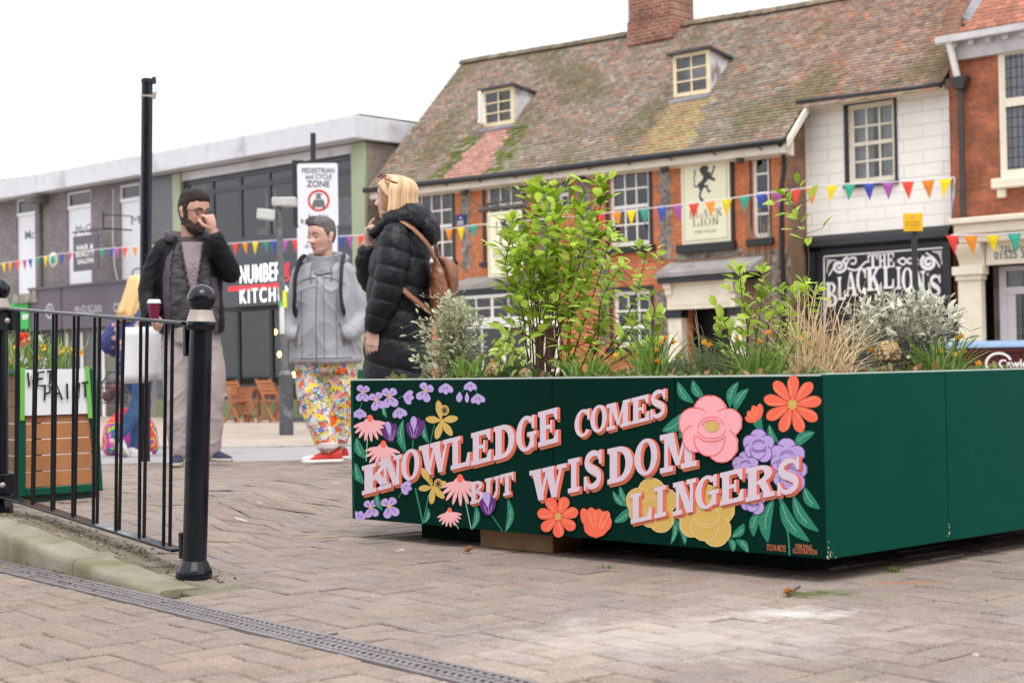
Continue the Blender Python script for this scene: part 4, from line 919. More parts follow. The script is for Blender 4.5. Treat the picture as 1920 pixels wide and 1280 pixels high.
# dormers
def dormer(x0, y0, x1, y1, yd, cols, rows, open_=False):
    u0, u1, z0, z1 = PB.rect(x0, y0, x1, y1, yd); z1 += .0
    yb_ = yd
    while roofz((u0 + u1) / 2, yb_) < z1 + .1 and yb_ < YR: yb_ += .02
    yb_ = yd + .74 * (yb_ - yd); zbk = roofz((u0 + u1) / 2, yb_)
    d = PB.window((u0, u1, z0, z1), cols, rows, DORM, y=yd, fw=.075, gw=.03, meet=False, name='dormer')
    m = MB()
    for u_, sg in ((u0, 1), (u1, -1)):
        m.prism([(u_, yd + .05, z0 - .12), (u_, yd + .05, z1), (u_, yb_, zbk + .02), (u_, yb_, zbk - .1)], (sg * .04, 0, 0))
    PB.part(m, 'cheek', M('dormer_cheek', (.56, .54, .57), .7, var=.2, vs=5, dirt=((.2, .18, .17), 3.5, .5, .68)), d)
    m = MB(); m.hexa([(u0 - .09, yd - .1, z1 + .004), (u1 + .09, yd - .1, z1 + .004), (u1 + .06, yb_ + .1, zbk + .03), (u0 - .06, yb_ + .1, zbk + .03)], [(u0 - .09, yd - .1, z1 + .05), (u1 + .09, yd - .1, z1 + .05), (u1 + .06, yb_ + .1, zbk + .08), (u0 - .06, yb_ + .1, zbk + .08)]); PB.part(m, 'dormer_roof', M('dark_lead', (.07, .07, .08), .6, var=.3), d)
    m = MB(); m.hexa([(u0 - .05, yd - .13, z0 - .11), (u1 + .05, yd - .13, z0 - .11), (u1 + .05, yd + .06, z0 + .0), (u0 - .05, yd + .06, z0 + .0)], [(u0 - .05, yd - .13, z0 - .08), (u1 + .05, yd - .13, z0 - .08), (u1 + .05, yd + .06, z0 + .03), (u0 - .05, yd + .06, z0 + .03)]); PB.part(m, 'apron', LEAD, d)
    m = MB(); m.box(u0 + .05, u1 - .05, yd + .35, yd + .36, z0, z1); PB.part(m, 'blind', CURT if not open_ else ROOM, d)
    if open_:
        m = MB(); w_ = (u1 - u0) / 2
        for t in ((0, .05), (w_ * .8, w_ * .85)): m.box(u0 - .02 + t[0] * .5, u0 + .02 + t[1] * .5, yd - .02 - t[0] * .86, yd + .02 - t[0] * .8, z0 + .06, z1 - .06)
        m.hexa([(u0 - .02, yd - .02, z0 + .06), (u0 + .02, yd, z0 + .06), (u0 + .2, yd - .33, z0 + .06), (u0 + .16, yd - .35, z0 + .06)], [(u0 - .02, yd - .02, z0 + .12), (u0 + .02, yd, z0 + .12), (u0 + .2, yd - .33, z0 + .12), (u0 + .16, yd - .35, z0 + .12)])
        PB.part(m, 'open_casement', WHITE, d)
    return d
dormer(906, 166, 962, 236, D1Y, 2, 3, True); dormer(1262, 98, 1330, 180, D2Y, 2, 3)
# chimney
u0, u1 = PB.U(1183, 50, YR - .35), PB.U(1262, 50, YR - .35); zc = roofz(u0, YR); m = MB(); m.box(u0, u1, YR - .4, YR + .4, zc - .6, zc + 1.5); m.box(u0 - .05, u1 + .05, YR - .45, YR + .45, zc + 1.501, zc + 1.66); m.box(u0 - .04, u1 + .04, YR - .44, YR + .44, zc - .35, zc + .16)
ch = PB.part(m, 'chimney', brickmat('chimney_brick', (.30, .10, .055), (.17, .06, .04), (.3, .2, .15), .225, .08, .016, var=.45))
for f in (.25, .75):
    m = MB(); m.lathe([(.0, 1.66), (.13, 1.66), (.11, 2.1), (.14, 2.12), (.14, 2.18), (.0, 2.18)], 14, (u0 + (u1 - u0) * f, YR, zc)); PB.part(m, 'chimney_pot', M('clay_pot', (.4, .2, .11), .8), ch, True)
m = MB(); m.tube([(u0 - .1, YR - .3, zc - .2), (u0 - .1, YR - .3, zc + 1.2), (u0 - .12, YR - .3, zc + 2)], .012, 6); m.tube([(u0 - .35, YR - .3, zc + .75), (u0 + .1, YR - .3, zc + .78)], .008, 5); PB.part(m, 'aerial', NAVY)
# white rendered part, set back under the higher eaves
hw = PB.rect(1592, 193, 1678, 341, YS); u0, zW = PB.loc(1640, 171, YS); zWb = PB.loc(1650, 437, YS)[1]
PB.wall('rendered_wall', uE + .002, uW1, zWb, zW + .02, [hw], RENDER, y=YS)
PB.window(hw, 3, 4, CREAM, y=YS + .05, sw=.075)
u0, u1, z0, z1 = hw; m = MB(); y = YS - .03; m.box(u0 - .085, u0 - .002, y, y + .1, z0 - .02, z1 + .07); m.box(u1 + .002, u1 + .05, y, y + .1, z0 - .02, z1 + .07); m.box(u0 - .002, u1 + .002, y, y + .1, z1 + .002, z1 + .07); m.box(u0 - .1, u1 + .07, y - .05, y + .1, z0 - .08, z0 - .022); PB.part(m, 'window_surround', NAVY)
m = MB()
for a_, b_ in ((0, .42), (.62, 1)):
    n = 10
    for i in range(n):
        ua, ub = u0 + (u1 - u0) * (a_ + (b_ - a_) * i / n), u0 + (u1 - u0) * (a_ + (b_ - a_) * (i + 1) / n); m.poly([(ua, YS + .2 + .03 * (i % 2), z0), (ub, YS + .2 + .03 * ((i + 1) % 2), z0), (ub, YS + .2 + .03 * ((i + 1) % 2), z1), (ua, YS + .2 + .03 * (i % 2), z1)])
PB.part(m, 'net_curtain', CURT)
m = MB(); za, zb = PB.loc(1514, 190, ywE - .06)[1], PB.loc(1778, 158, ywE - .06)[1]; m.tube([(uE + .02, ywE - .08, za), (uW1, ywE - .08, zb)], .048, 10); PB.part(m, 'gutter', NAVY, smooth=True); m = MB(); m.box(uE + .01, uW1, ywE - .03, YS + .03, min(za, zb) - .05, min(za, zb) + .01); PB.part(m, 'soffit', CREAM)
# black shopfront below with the painted sign board
u0, u1, z0, z1 = PB.rect(1522, 432, 1786, 458, YS); m = MB(); m.hexa([(uE + .02, YS - .16, z0 + .04), (uW1, YS - .16, z0 + .04), (uW1, YS + .05, z0 - .05), (uE + .02, YS + .05, z0 - .05)], [(uE + .02, YS - .13, z1 - .1), (uW1, YS - .13, z1 - .1), (uW1, YS - .003, z1), (uE + .02, YS - .003, z1)]); m.box(uE + .02, uW1, YS - .01, YS + .2, GB, z0 - .051); m.box(uE + .02, uE + .2, YS - .08, YS - .012, GB, z0 - .052); m.box(uW1 - .14, uW1, YS - .08, YS - .012, GB, z0 - .052); m.box(uE + .2, uW1 - .14, YS - .05, YS - .012, z0 - .09, z0 - .053); PB.part(m, 'black_shopfront', NAVY)
# canopy over the bay, the bay window and the entrance
m = MB(); u0, u1, z0, z1 = PB.rect(852, 513, 1012, 540, -.5)
m.hexa([(u0, -.62, z0), (u1, -.62, z0 + .02), (u1 + .12, -.01, z0), (u0 - .1, -.01, z0)], [(u0, -.62, z0 + .1), (u1, -.62, z0 + .12), (u1 + .1, -.01, z1), (u0 - .1, -.01, z1)]); PB.part(m, 'bay_roof', SLATE)
m = MB(); m.hexa([(u0 + .02, -.6, z0 - .12), (u1 - .02, -.6, z0 - .10), (u1 + .1, -.01, z0 - .10), (u0 - .08, -.01, z0 - .12)], [(u0 + .02, -.6, z0 - .002), (u1 - .02, -.6, z0 + .018), (u1 + .1, -.01, z0 - .002), (u0 - .08, -.01, z0 - .002)]); PB.part(m, 'bay_fascia', NAVY)
bz1 = z0 - .125; bz0 = GB + .5; zt2 = PB.loc(930, 603, -.5)[1]
def sash(p, q, n, zz0, zz1, rows, parent, name):       # timber frame between two plan points
    p, q = Vector(p), Vector(q); d = (q - p).normalized(); L_ = (q - p).length; nn = Vector((d.y, -d.x)); m = MB(); g = MB()
    B = lambda a, b_, c, d2, th=.04: m.hexa([(*(p + d * a + nn * th), c), (*(p + d * b_ + nn * th), c), (*(p + d * b_ - nn * th), c), (*(p + d * a - nn * th), c)], [(*(p + d * a + nn * th), d2), (*(p + d * b_ + nn * th), d2), (*(p + d * b_ - nn * th), d2), (*(p + d * a - nn * th), d2)])
    B(0, .09, zz0, zz1, .05); B(L_ - .09, L_, zz0, zz1, .05); B(.09, L_ - .09, zz1 - .07, zz1); B(.09, L_ - .09, zz0, zz0 + .07)
    for i in range(1, n): a = .09 + (L_ - .18) * i / n; w_ = .035 if i % 2 == 0 else .014; B(a - w_, a + w_, zz0 + .07, zz1 - .07, .03)
    for i in range(1, rows): z = zz0 + .07 + (zz1 - zz0 - .14) * i / rows; B(.09, L_ - .09, z - .014, z + .014, .028)
    o = PB.part(m, name, WHITE, parent); g.poly([(*p, zz0), (*q, zz0), (*q, zz1), (*p, zz1)]); PB.part(g, 'pane', GLASS, o); return o
pts = [(u0 - .02, -.03), (u0 + .12, -.52), (u1 - .28, -.52), (u1 + .08, -.03)]
for a_, b_, n in ((pts[0], pts[1], 2), (pts[1], pts[2], 4), (pts[2], pts[3], 3)):
    sash(a_, b_, n, zt2 + .02, bz1, 2, None, 'bay_window'); sash(a_, b_, n // 2 + 1, bz0, zt2 - .06, 2, None, 'bay_window')
m = MB(); m.prism([(x, y, zt2 - .07) for x, y in ((pts[0][0] - .03, -.005), (pts[1][0] - .03, -.56), (pts[2][0] + .03, -.56), (pts[3][0] + .04, -.005))], (0, 0, .1)); PB.part(m, 'bay_panel', WHITE); m = MB(); m.prism([(x, y, GB) for x, y in ((pts[0][0], -.005), (pts[1][0], -.5), (pts[2][0], -.5), (pts[3][0], -.005))], (0, 0, bz0 - GB + .02)); PB.part(m, 'bay_panel', WHITE)

# entrance with cream hood
u0, u1, z0, z1 = PB.rect(1236, 484, 1416, 514, -.35); m = MB(); m.hexa([(u0, -.5, z0 - .02), (u1, -.5, z0), (u1, -.01, z0), (u0, -.01, z0)], [(u0, -.5, z0 + .06), (u1, -.5, z0 + .08), (u1, -.01, z1), (u0, -.01, z1)]); PB.part(m, 'hood_roof', SLATE)
m = MB(); m.box(u0 + .03, u1 - .12, -.46, -.012, z0 - .13, z0 - .022); PB.part(m, 'hood_fascia', NAVY)
a0, a1, b0, b1 = PB.rect(1256, 528, 1384, 578, -.2); m = MB(); m.box(a0, a1, -.3, -.013, b0, b1); m.box(a0 - .05, a1 + .05, -.36, -.013, b1 + .001, z0 - .132); m.box(a0 + .1, a1 - .1, -.312, -.301, b0 + .08, b1 - .06)
for ux in (a0, a1 - .14): m.box(ux - .02, ux + .16, -.4, -.301, b1 - .1, b1); m.box(ux, ux + .14, -.36, -.301, b1 - .22, b1 - .101)
hood = PB.part(m, 'door_hood', CREAM)
for ux0, ux1 in ((1256, 1281), (1373, 1393)):
    q0, q1 = PB.U(ux0, 640, -.15), PB.U(ux1, 640, -.15); m = MB(); m.box(q0, q1, -.2, -.013, GB, b0 - .16); m.box(q0 - .02, q1 + .02, -.23, -.013, GB, GB + .4); PB.part(m, 'door_post', CREAM)
    m = MB(); m.box(q0 - .03, q1 + .03, -.24, -.012, b0 - .155, b0 - .002); PB.part(m, 'door_capital', NAVY)
u0, u1, z0, z1 = door; m = MB(); m.box(u0, u1, .45, .5, GB, z1); m.box(u0 + .1, u1 - .1, .43, .449, GB + .2, z1 - .5); PB.part(m, 'door', NAVY)
# dry stems of a wall climber
m = MB(); rv = random.Random(4)
for i in range(14):
    x = 1395 + rv.random() * 85; p = [(PB.U(x + rv.uniform(-4, 4) * k_ / 3, 560), -.03 - rv.random() * .03, GB + (3.6 - GB) * k_ / 6 * rv.uniform(.8, 1)) for k_ in range(7)]; p.sort(key=lambda q: q[2]); m.tube(p, .010, 5)
    for k_ in range(2): b_ = p[rv.randint(2, 5)]; m.tube([b_, (b_[0] + rv.uniform(-.3, .3), -.04, b_[2] + rv.uniform(.1, .5))], .006, 4)
PB.part(m, 'climber_stems', M('dry_stem', (.3, .2, .12), .9, var=.3))
# floodlights under the eaves
for px, py in ((870, 352), (1005, 335), (1090, 325), (1245, 308), (1387, 290)):
    u, z = PB.loc(px, py, -.2); m = MB(); m.lathe([(0, .05), (.05, .05), (.068, .02), (.07, -.05), (.05, -.06), (0, -.06)], 14, (u, -.2, z)); fl = PB.part(m, 'floodlight', M('lamp_white', (.62, .6, .62), .4), smooth=True)
    m = MB(); m.lathe([(0, -.06), (.075, -.065), (.085, -.11), (.05, -.16), (0, -.17)], 14, (u, -.2, z)); m.tube([(u, -.2, z - .1), (u, -.02, z - .06)], .02, 6); PB.part(m, 'lamp_bracket', M('lamp_dark', (.06, .05, .05), .6), fl, True)

# ---- signs on the pub
LION = [(.40, .98), (.50, 1.0), (.60, .985), (.66, .95), (.70, .955), (.72, .93), (.69, .90), (.71, .875), (.66, .865), (.62, .88), (.63, .85), (.70, .82), (.75, .78), (.80, .75), (.86, .83), (.90, .90), (.88, .945), (.93, .975), (.945, .94), (.99, .955), (.97, .92), (1.0, .90), (.95, .885), (.93, .83), (.88, .745), (.84, .705), (.80, .695), (.84, .67), (.88, .63), (.95, .615), (1.0, .58), (.97, .565), (.99, .545), (.95, .54), (.93, .52), (.89, .55), (.80, .575), (.70, .60), (.66, .61), (.62, .56), (.58, .53), (.50, .50), (.52, .44), (.58, .455), (.64, .44), (.66, .39), (.68, .32), (.73, .29), (.80, .275), (.79, .25), (.74, .245), (.70, .225), (.65, .25), (.61, .30), (.59, .37), (.54, .385), (.46, .38), (.42, .34), (.37, .28), (.33, .20), (.34, .14), (.38, .085), (.46, .06), (.47, .03), (.41, .02), (.36, .0), (.30, .03), (.27, .09), (.245, .16), (.26, .23), (.285, .30), (.27, .36), (.22, .42), (.20, .48), (.24, .53), (.32, .55), (.40, .60), (.44, .65), (.45, .71), (.40, .74), (.34, .80), (.30, .86), (.31, .93), (.35, .965)]
TAILP = smoothpath([(.22, .46), (.10, .43), (.04, .50), (.07, .60), (.03, .70), (.10, .78), (.05, .86), (.12, .90)], 4)
def lion(mb, fn, flip=False):
    mb.add([fn((1 - x) if flip else x, y) for x, y in LION], [tuple(t) for t in tessellate_polygon([[Vector((x, y, 0)) for x, y in LION]])], 0)
    for q in stroke(TAILP, [.035 + .03 * (i % 5 == 2) for i in range(len(TAILP))]): mb.poly([fn((1 - x) if flip else x, y) for x, y in q], 0)
def lionboard(name, label, x0, y0, x1, y1, ya, yb_, seeds, hanging=False):
    f = Fac(name, label, 'sign', (x0 + x1) / 2); u0, u1, z0, z1 = f.rect(x0, y0, x1, y1, ya); m = MB(); m.box(u0, u1, ya, yb_, z0, z1); bev(f.part(m, 'board', SIGNC), .008, 1)
    m = MB(); w_, h = u1 - u0, z1 - z0; e = ya - .004; a = .055 * w_
    for q in ((u0 + a, u1 - a, z0 + a, z0 + a + .012), (u0 + a, u1 - a, z1 - a - .012, z1 - a), (u0 + a, u0 + a + .012, z0 + a + .012, z1 - a - .012), (u1 - a - .012, u1 - a, z0 + a + .012, z1 - a - .012)): m.box(q[0], q[1], e, e + .003, q[2], q[3])
    f.part(m, 'border_line', SIGNG)
    m = MB(); lion(m, lambda x, y: (u0 + w_ * (.26 + .46 * x), e, z0 + h * (.475 + .41 * y))); f.part(m, 'lion_emblem', SIGNK)
    m = MB(); T = lambda s_, xa, xb, va, vb, bo=0.0: text_on(m, s_, lambda u, v: (u0 + w_ * (xa + (xb - xa) * u), e, z0 + h * (va + (vb - va) * v)), 0, bo)
    def S(s_, xa, xb, va, vb):
        n = len(s_); wd = [.42 if c == 'I' else 1 for c in s_]; tot = sum(wd) + .22 * (n - 1); x = xa; l = 0
        for c, k_ in zip(s_, wd):
            q1 = x + (xb - xa) * k_ / tot
            for q in slab(c, .17 if c != 'I' else .3, .045): l += 2e-5; m.poly([(u0 + w_ * (x + (q1 - x) * p[0]), e - l, z0 + h * (va + (vb - va) * p[1])) for p in q])
            x = q1 + (xb - xa) * .22 / tot
    S('BLACK', .17, .83, .30, .385); S('LION', .24, .76, .20, .285); T('FREE HOUSE', .28, .72, .12, .15)
    if hanging: T('THE', .46, .56, .405, .42)
    f.part(m, 'lettering', M('sign_grey_green', (.16, .18, .14), .5)); return f, (u0, u1, z0, z1)
f, q = lionboard('pub_sign', 'large cream lion board fixed flat on the orange brick wall', 1277, 291, 1369, 456, -.05, .0, 1)
u0, u1, z0, z1 = q; m = MB(); m.box(u1 + .002, u1 + .07, -.06, .0, z0, z1 + .06); m.box(u0 - .01, u1 + .001, -.055, .0, z1 + .002, z1 + .06); m.box(u0 - .09, u1 + .11, -.14, .0, z0 - .16, z0 - .003); bev(f.part(m, 'frame', NAVY), .01, 1)  # black top and sill; the right-hand strip is the board's edge shadow, modelled
f, q = lionboard('hanging_sign', 'cream hanging pub sign with a rampant lion, half hidden behind the tall green shrub', 914, 396, 977, 518, -1.0, -.94, 2, True)
u0, u1, z0, z1 = q; m = MB(); m.tube([(u0 - .25, -.97, z1 + .08), (u1 + .1, -.97, z1 + .08)], .05, 8); m.tube([(u0 + .4, -.97, z1 + .1), (u0 + .5, 0, z1 + .12)], .03, 8); m.tube([(u1 + .0, -.97, z1 + .1), (u1 + .55, 0, z1 + .65)], .012, 6); m.tube([(u0 + .15, -.97, z1), (u0 + .15, -.97, z1 + .06)], .012, 6); m.tube([(u1 - .15, -.97, z1), (u1 - .15, -.97, z1 + .06)], .012, 6)
rs = random.Random(2)
for i in range(26): a = rs.random(); c = Vector((u0 - .25 + (u1 - u0 + .4) * a, -.97 + rs.uniform(-.08, .08), z1 + .12 + rs.random() * .1)); m.tube([c, c + Vector((rs.uniform(-.12, .12), rs.uniform(-.1, .1), rs.uniform(.0, .1)))], .018, 5)
f.part(m, 'iron_bracket', M('rusty_bracket', (.1, .09, .085), .8, var=.4, vs=20))
f = Fac('wall_plaque', 'small dark blue shield plaque with white marks on the flint strip', 'plaque', 863); u0, u1, z0, z1 = f.rect(854, 403, 873, 426, -.05); w_ = u1 - u0
m = MB(); m.prism([(u0, -.05, z1), (u0 + w_ * .08, -.05, z0 + .1), (u0 + w_ * .3, -.05, z0), (u1 - w_ * .3, -.05, z0), (u1 - w_ * .08, -.05, z0 + .1), (u1, -.05, z1), ((u0 + u1) / 2, -.05, z1 + .02)], (0, .045, 0)); f.part(m, 'shield', M('royal_blue', (.015, .03, .16), .35))
m = MB(); m.ell(((u0 + u1) / 2, -.052, z0 + .2), (.03, .003, .02), nu=10, nv=6)
for k_ in range(2): m.box(u0 + .06, u1 - .06, -.054, -.051, z0 + .06 + .05 * k_, z0 + .08 + .05 * k_)
f.part(m, 'white_marks', WLET)
# black board with white signwriting
f = Fac('painted_pub_board', 'black board with white scrolls and big arched white signwriting, behind the silver bush', 'sign', 1660); YB = YS - .035
u0, u1, z0, z1 = f.rect(1541, 459, 1776, 660, YB); m = MB(); m.box(u0, u1, YB, YB + .022, z0, z1); f.part(m, 'board', M('board_black', (.013, .013, .018), .6, var=.2))
m = MB(); e = YB - .003
def bl(pts, wd, sm=5):
    q3 = [(f.loc(x, y, e)) for x, y in pts]
    for i, q in enumerate(stroke(smoothpath(q3, sm), wd)): m.poly([(a, e - i * 1e-5, b_) for a, b_ in q])
bl([(1546, 640), (1545, 482)], .028, 1); bl([(1545, 481), (1771, 464)], .028, 1); bl([(1771, 464), (1772, 640)], .028, 1)
f.part(m, 'border_line', WLET); m = MB()
def spiral(cx, cy, r, t0, t1, sx=1): return [(cx + sx * r * (1 - k_ / 14) * math.cos(t0 + (t1 - t0) * k_ / 12), cy + r * (1 - k_ / 14) * math.sin(t0 + (t1 - t0) * k_ / 12)) for k_ in range(13)]
bl([(1590, 482)] + spiral(1573, 499, 14, -.9, 9)[0:], .05, 3); bl([(1583, 508), (1592, 486), (1604, 484), (1603, 494), (1595, 494)], .035); bl([(1588, 503), (1606, 506), (1622, 492), (1630, 490)], .035)
bl(spiral(1741, 492, 15, 4.1, -6.5), .06, 3); bl([(1683, 489), (1694, 484), (1706, 494), (1722, 486)], .035); bl([(1683, 489), (1694, 496), (1706, 484), (1722, 496)], .03)
for cx, cy, sx in ((1550, 487, 1), (1766, 471, -1)):
    for k_ in range(6): bl([(cx, cy + k_ * 5), (cx + sx * (18 - k_ * 3), cy + 1)], .018, 1); 
    bl([(cx + sx * 4, cy + 30), (cx + sx * 14, cy + 14), (cx + sx * 30, cy + 3)], .03)
f.part(m, 'painted_scrolls', WLET); m = MB()
f.slabs(m, 'THE', [(1627, 503, 1646, 477), (1647, 502, 1662, 476), (1663, 501, 1677, 474)], e, .26, .1)
bx = [(1549, 575, 1570, 529), (1571, 562, 1585, 519), (1584, 555, 1607, 510), (1606, 549, 1625, 503), (1625, 545, 1650, 500), (1656, 541, 1676, 499), (1680, 542, 1690, 500), (1691, 546, 1712, 502), (1714, 551, 1735, 508), (1737, 526, 1743, 512), (1742, 556, 1765, 516)]
f.slabs(m, "BLACKLION'S", bx, e, .3, .1); f.slabs(m, 'PUB', [(1668, 648, 1692, 622), (1696, 648, 1720, 622), (1726, 646, 1748, 618)], e, .3, .12); f.part(m, 'lettering', WLET)

# ================================================================== right-hand brick shop
RB = Fac('brick_shop', 'red brick shop with cream shopfront, leaded window and red tiled roof', 'shop', 1850)
YB2 = YS - .25; ua = RB.U(1784, 300, YB2); ub = ua + 7.5
hw = RB.rect(1875, 85, 1985, 330, YB2); zc0 = RB.loc(1850, 440, YB2)[1]; zEv = RB.loc(1800, 90, YB2)[1]
RB.wall('wall', ua, ub, zc0, zEv + .2, [hw, (hw[0] + 3.2, hw[1] + 3.2, hw[2], hw[3])], REDB, y=YB2)
m = MB(); m.poly([(ua, YB2, GB), (ua, YB2 + 5, GB), (ua, YB2 + 5, zEv + 2.4), (ua, YB2, zEv + .2)]); RB.part(m, 'side_wall', brickmat('red_brick_side', (.30, .085, .035), (.21, .055, .03), (.22, .14, .09), var=.4, vec=('Y', 'Z')))
room(RB, 'interior', ua + .1, ub, YB2 + .3, YB2 + 1.6, zc0, zEv, M('pale_room', (.4, .4, .42), .9, var=.4, vs=1)); room(RB, 'shop_interior', ua + .1, ub, YB2 + .35, YB2 + 2.6, GB, zc0 - .01, ROOM)
for dx in (0, 3.2):
    h = (hw[0] + dx, hw[1] + dx, hw[2], hw[3]); wn = RB.window(h, 2, 1, CREAM, y=YB2 - .03, fw=.11, gw=.1); u0, u1, z0, z1 = h; m = MB(); zm = z0 + (z1 - z0) * .58; m.box(u0 + .11, u1 - .11, YB2 - .05, YB2 + .03, zm - .07, zm + .07); RB.part(m, 'transom', CREAM, wn); m = MB(); m.box(u0 - .12, u1 + .12, YB2 - .16, YB2 + .02, z0 - .17, z0 - .003); m.box(u0 - .05, u0 + .1, YB2 - .1, YB2 - .002, z0 - .32, z0 - .171); m.box(u1 - .1, u1 + .05, YB2 - .1, YB2 - .002, z0 - .32, z0 - .171); bev(RB.part(m, 'sill', CREAM, wn), .02, 2)
    m = MB()
    for i in range(1, 8): u = u0 + .11 + (u1 - u0 - .22) * i / 8; m.box(u - .006, u + .006, YB2 - .008, YB2 - .004, z0, z1)
    for i in range(1, 13): z = z0 + (z1 - z0) * i / 13; m.box(u0, u1, YB2 - .009, YB2 - .005, z - .006, z + .006)
    RB.part(m, 'leading', NAVY, wn); m = MB(); n = 26
    for i in range(n): a, c = u0 + (u1 - u0) * i / n, u0 + (u1 - u0) * (i + 1) / n; m.poly([(a, YB2 + .10 + .025 * (i % 2), z0), (c, YB2 + .10 + .025 * ((i + 1) % 2), z0), (c, YB2 + .10 + .025 * ((i + 1) % 2), z1), (a, YB2 + .10 + .025 * (i % 2), z1)])
    RB.part(m, 'curtain', M('lilac_curtain', (.55, .55, .6), .9, var=.15, vs=4), wn)  # full-width lilac curtain, like the pale room, also stands in for reflected sky
m = MB(); m.box(ua - .08, ub, YB2 - .34, YB2 - .24, zEv + .06, zEv + .17); m.box(ua, ub, YB2 - .23, YB2 - .002, zEv + .1, zEv + .2); m.box(ua + .12, ub, YB2 - .12, YB2 - .003, zEv - .22, zEv + .099)
for i in range(20): u = ua + .15 + i * .3; m.box(u, u + .09, YB2 - .22, YB2 - .121, zEv - .02, zEv + .098)
RB.part(m, 'cornice', M('pale_cornice', (.62, .6, .62), .6, var=.15, dirt=((.35, .32, .3), 2, .5, .75)))
rf = MB(); rt = random.Random(8)
for r_ in range(26):
    for i in range(40):
        u = ua + .3 + i * .17 + (r_ % 2) * .085; y0 = YB2 - .3 + r_ * .1; z0 = zEv + .19 + r_ * .088; c = np.array((.34, .135, .085)) * rt.uniform(.75, 1.25); rf.add([(u, y0, z0 + .02), (u + .163, y0, z0 + .02), (u + .163, y0 + .125, z0 + .115), (u, y0 + .125, z0 + .115), (u, y0, z0), (u + .163, y0, z0)], [(0, 1, 2, 3), (4, 5, 1, 0)], 0, tuple(c))
RB.part(rf, 'roof', TILE)
m = MB(); m.box(ua - .02, ua + .26, YB2 - .2, YB2 + 2.6, zEv + .2, zEv + .55)
for k_ in range(5): m.box(ua - .02, ua + .26, YB2 - .05 + k_ * .5, YB2 + .45 + k_ * .5 - .002, zEv + .55, zEv + .75 + k_ * .45)
RB.part(m, 'parapet', brickmat('parapet_brick', (.33, .16, .1), (.25, .12, .08), (.3, .24, .18), vec=('Y', 'Z'), var=.4))
m = MB()
for k_ in range(5): m.hexa([(ua + .27, YB2 - .05 + k_ * .5, zEv + .42 + k_ * .44), (ua + .42, YB2 - .05 + k_ * .5, zEv + .40 + k_ * .44), (ua + .42, YB2 + .44 + k_ * .5, zEv + .84 + k_ * .44), (ua + .27, YB2 + .44 + k_ * .5, zEv + .86 + k_ * .44)], [(ua + .27, YB2 - .05 + k_ * .5, zEv + .5 + k_ * .44), (ua + .42, YB2 - .05 + k_ * .5, zEv + .42 + k_ * .44), (ua + .42, YB2 + .44 + k_ * .5, zEv + .86 + k_ * .44), (ua + .27, YB2 + .44 + k_ * .5, zEv + .94 + k_ * .44)])
RB.part(m, 'flashing', LEAD)
u0, z0 = RB.loc(1800, 145, YB2 - .12); m = MB(); m.hexa([(u0 - .08, YB2 - .19, z0 - .2), (u0 + .08, YB2 - .19, z0 - .2), (u0 + .08, YB2 - .03, z0 - .2), (u0 - .08, YB2 - .03, z0 - .2)], [(u0 - .15, YB2 - .23, z0), (u0 + .15, YB2 - .23, z0), (u0 + .15, YB2 - .01, z0), (u0 - .15, YB2 - .01, z0)]); m.tube([(u0, YB2 - .11, z0 - .19), (u0, YB2 - .11, zc0 + .1)], .05, 10); RB.part(m, 'rainwater_pipe', M('old_iron', (.045, .04, .04), .6, var=.3, vs=4))
m = MB(); m.tube([(u0 - .12, YB2 - .25, zEv + .08), (u0 - .05, YB2 - .12, z0 + .02)], .06, 8); RB.part(m, 'swan_neck', WHITE)
# shopfront
u0, u1, z0, z1 = RB.rect(1783, 403, 1990, 441, YB2 - .35); m = MB(); m.box(u0 + .02, ub, YB2 - .5, YB2 - .002, z1 - .1, z1); m.box(u0 + .08, ub, YB2 - .42, YB2 - .002, z0 + .06, z1 - .101); m.box(u0 + .12, ub, YB2 - .34, YB2 - .002, z0 - .08, z0 + .059); bev(RB.part(m, 'shop_cornice', CREAM), .02, 2)
fz0 = RB.loc(1900, 494, YB2 - .12)[1]; m = MB(); m.box(u0 + .5, ub, YB2 - .13, YB2 - .003, fz0, z0 - .081); fas = RB.part(m, 'shop_fascia', CREAM)
m = MB(); e = YB2 - .134; RB.text(m, 'TELEPHONE', 1875, 459, 1952, 469, e, bold=.02, spacing=1.15); RB.text(m, '01525 374282'[:7], 1864, 470, 1921, 485, e, bold=.02); RB.part(m, 'lettering', INK, fas)
v0, v1 = RB.U(1790, 480, YB2 - .3), RB.U(1838, 480, YB2 - .3); m = MB(); n = 10
rs = []
for i in range(n + 1): t = i / n; rs.append([(v0, YB2 - .003, fz0 + (z0 - .09 - fz0) * t), (v1, YB2 - .003, fz0 + (z0 - .09 - fz0) * t), (v1, YB2 - .14 - .2 * (.5 - .5 * math.cos(math.pi * t)), fz0 + (z0 - .09 - fz0) * t), (v0, YB2 - .14 - .2 * (.5 - .5 * math.cos(math.pi * t)), fz0 + (z0 - .09 - fz0) * t)])
m.rings(rs); RB.part(m, 'console_bracket', CREAM)
m = MB(); w0, w1 = RB.U(1792, 560, YB2 - .15), RB.U(1846, 560, YB2 - .15); m.box(w0 + .05, w1 - .05, YB2 - .17, YB2 - .003, GB, fz0 - .24); m.box(w0 + .02, w1 - .02, YB2 - .2, YB2 - .003, fz0 - .239, fz0 - .15); m.box(w0 - .02, w1 + .02, YB2 - .24, YB2 - .003, fz0 - .149, fz0 - .002); m.box(w0, w1, YB2 - .23, YB2 - .003, GB, GB + .5); bev(RB.part(m, 'pilaster', CREAM), .012, 2)
m = MB(); m.box(w1 - .05, w1 + .45, YB2 + .3, YB2 + .34, GB, fz0); RB.part(m, 'porch_wall', M('porch_stone', (.2, .18, .16), .9, var=.4))
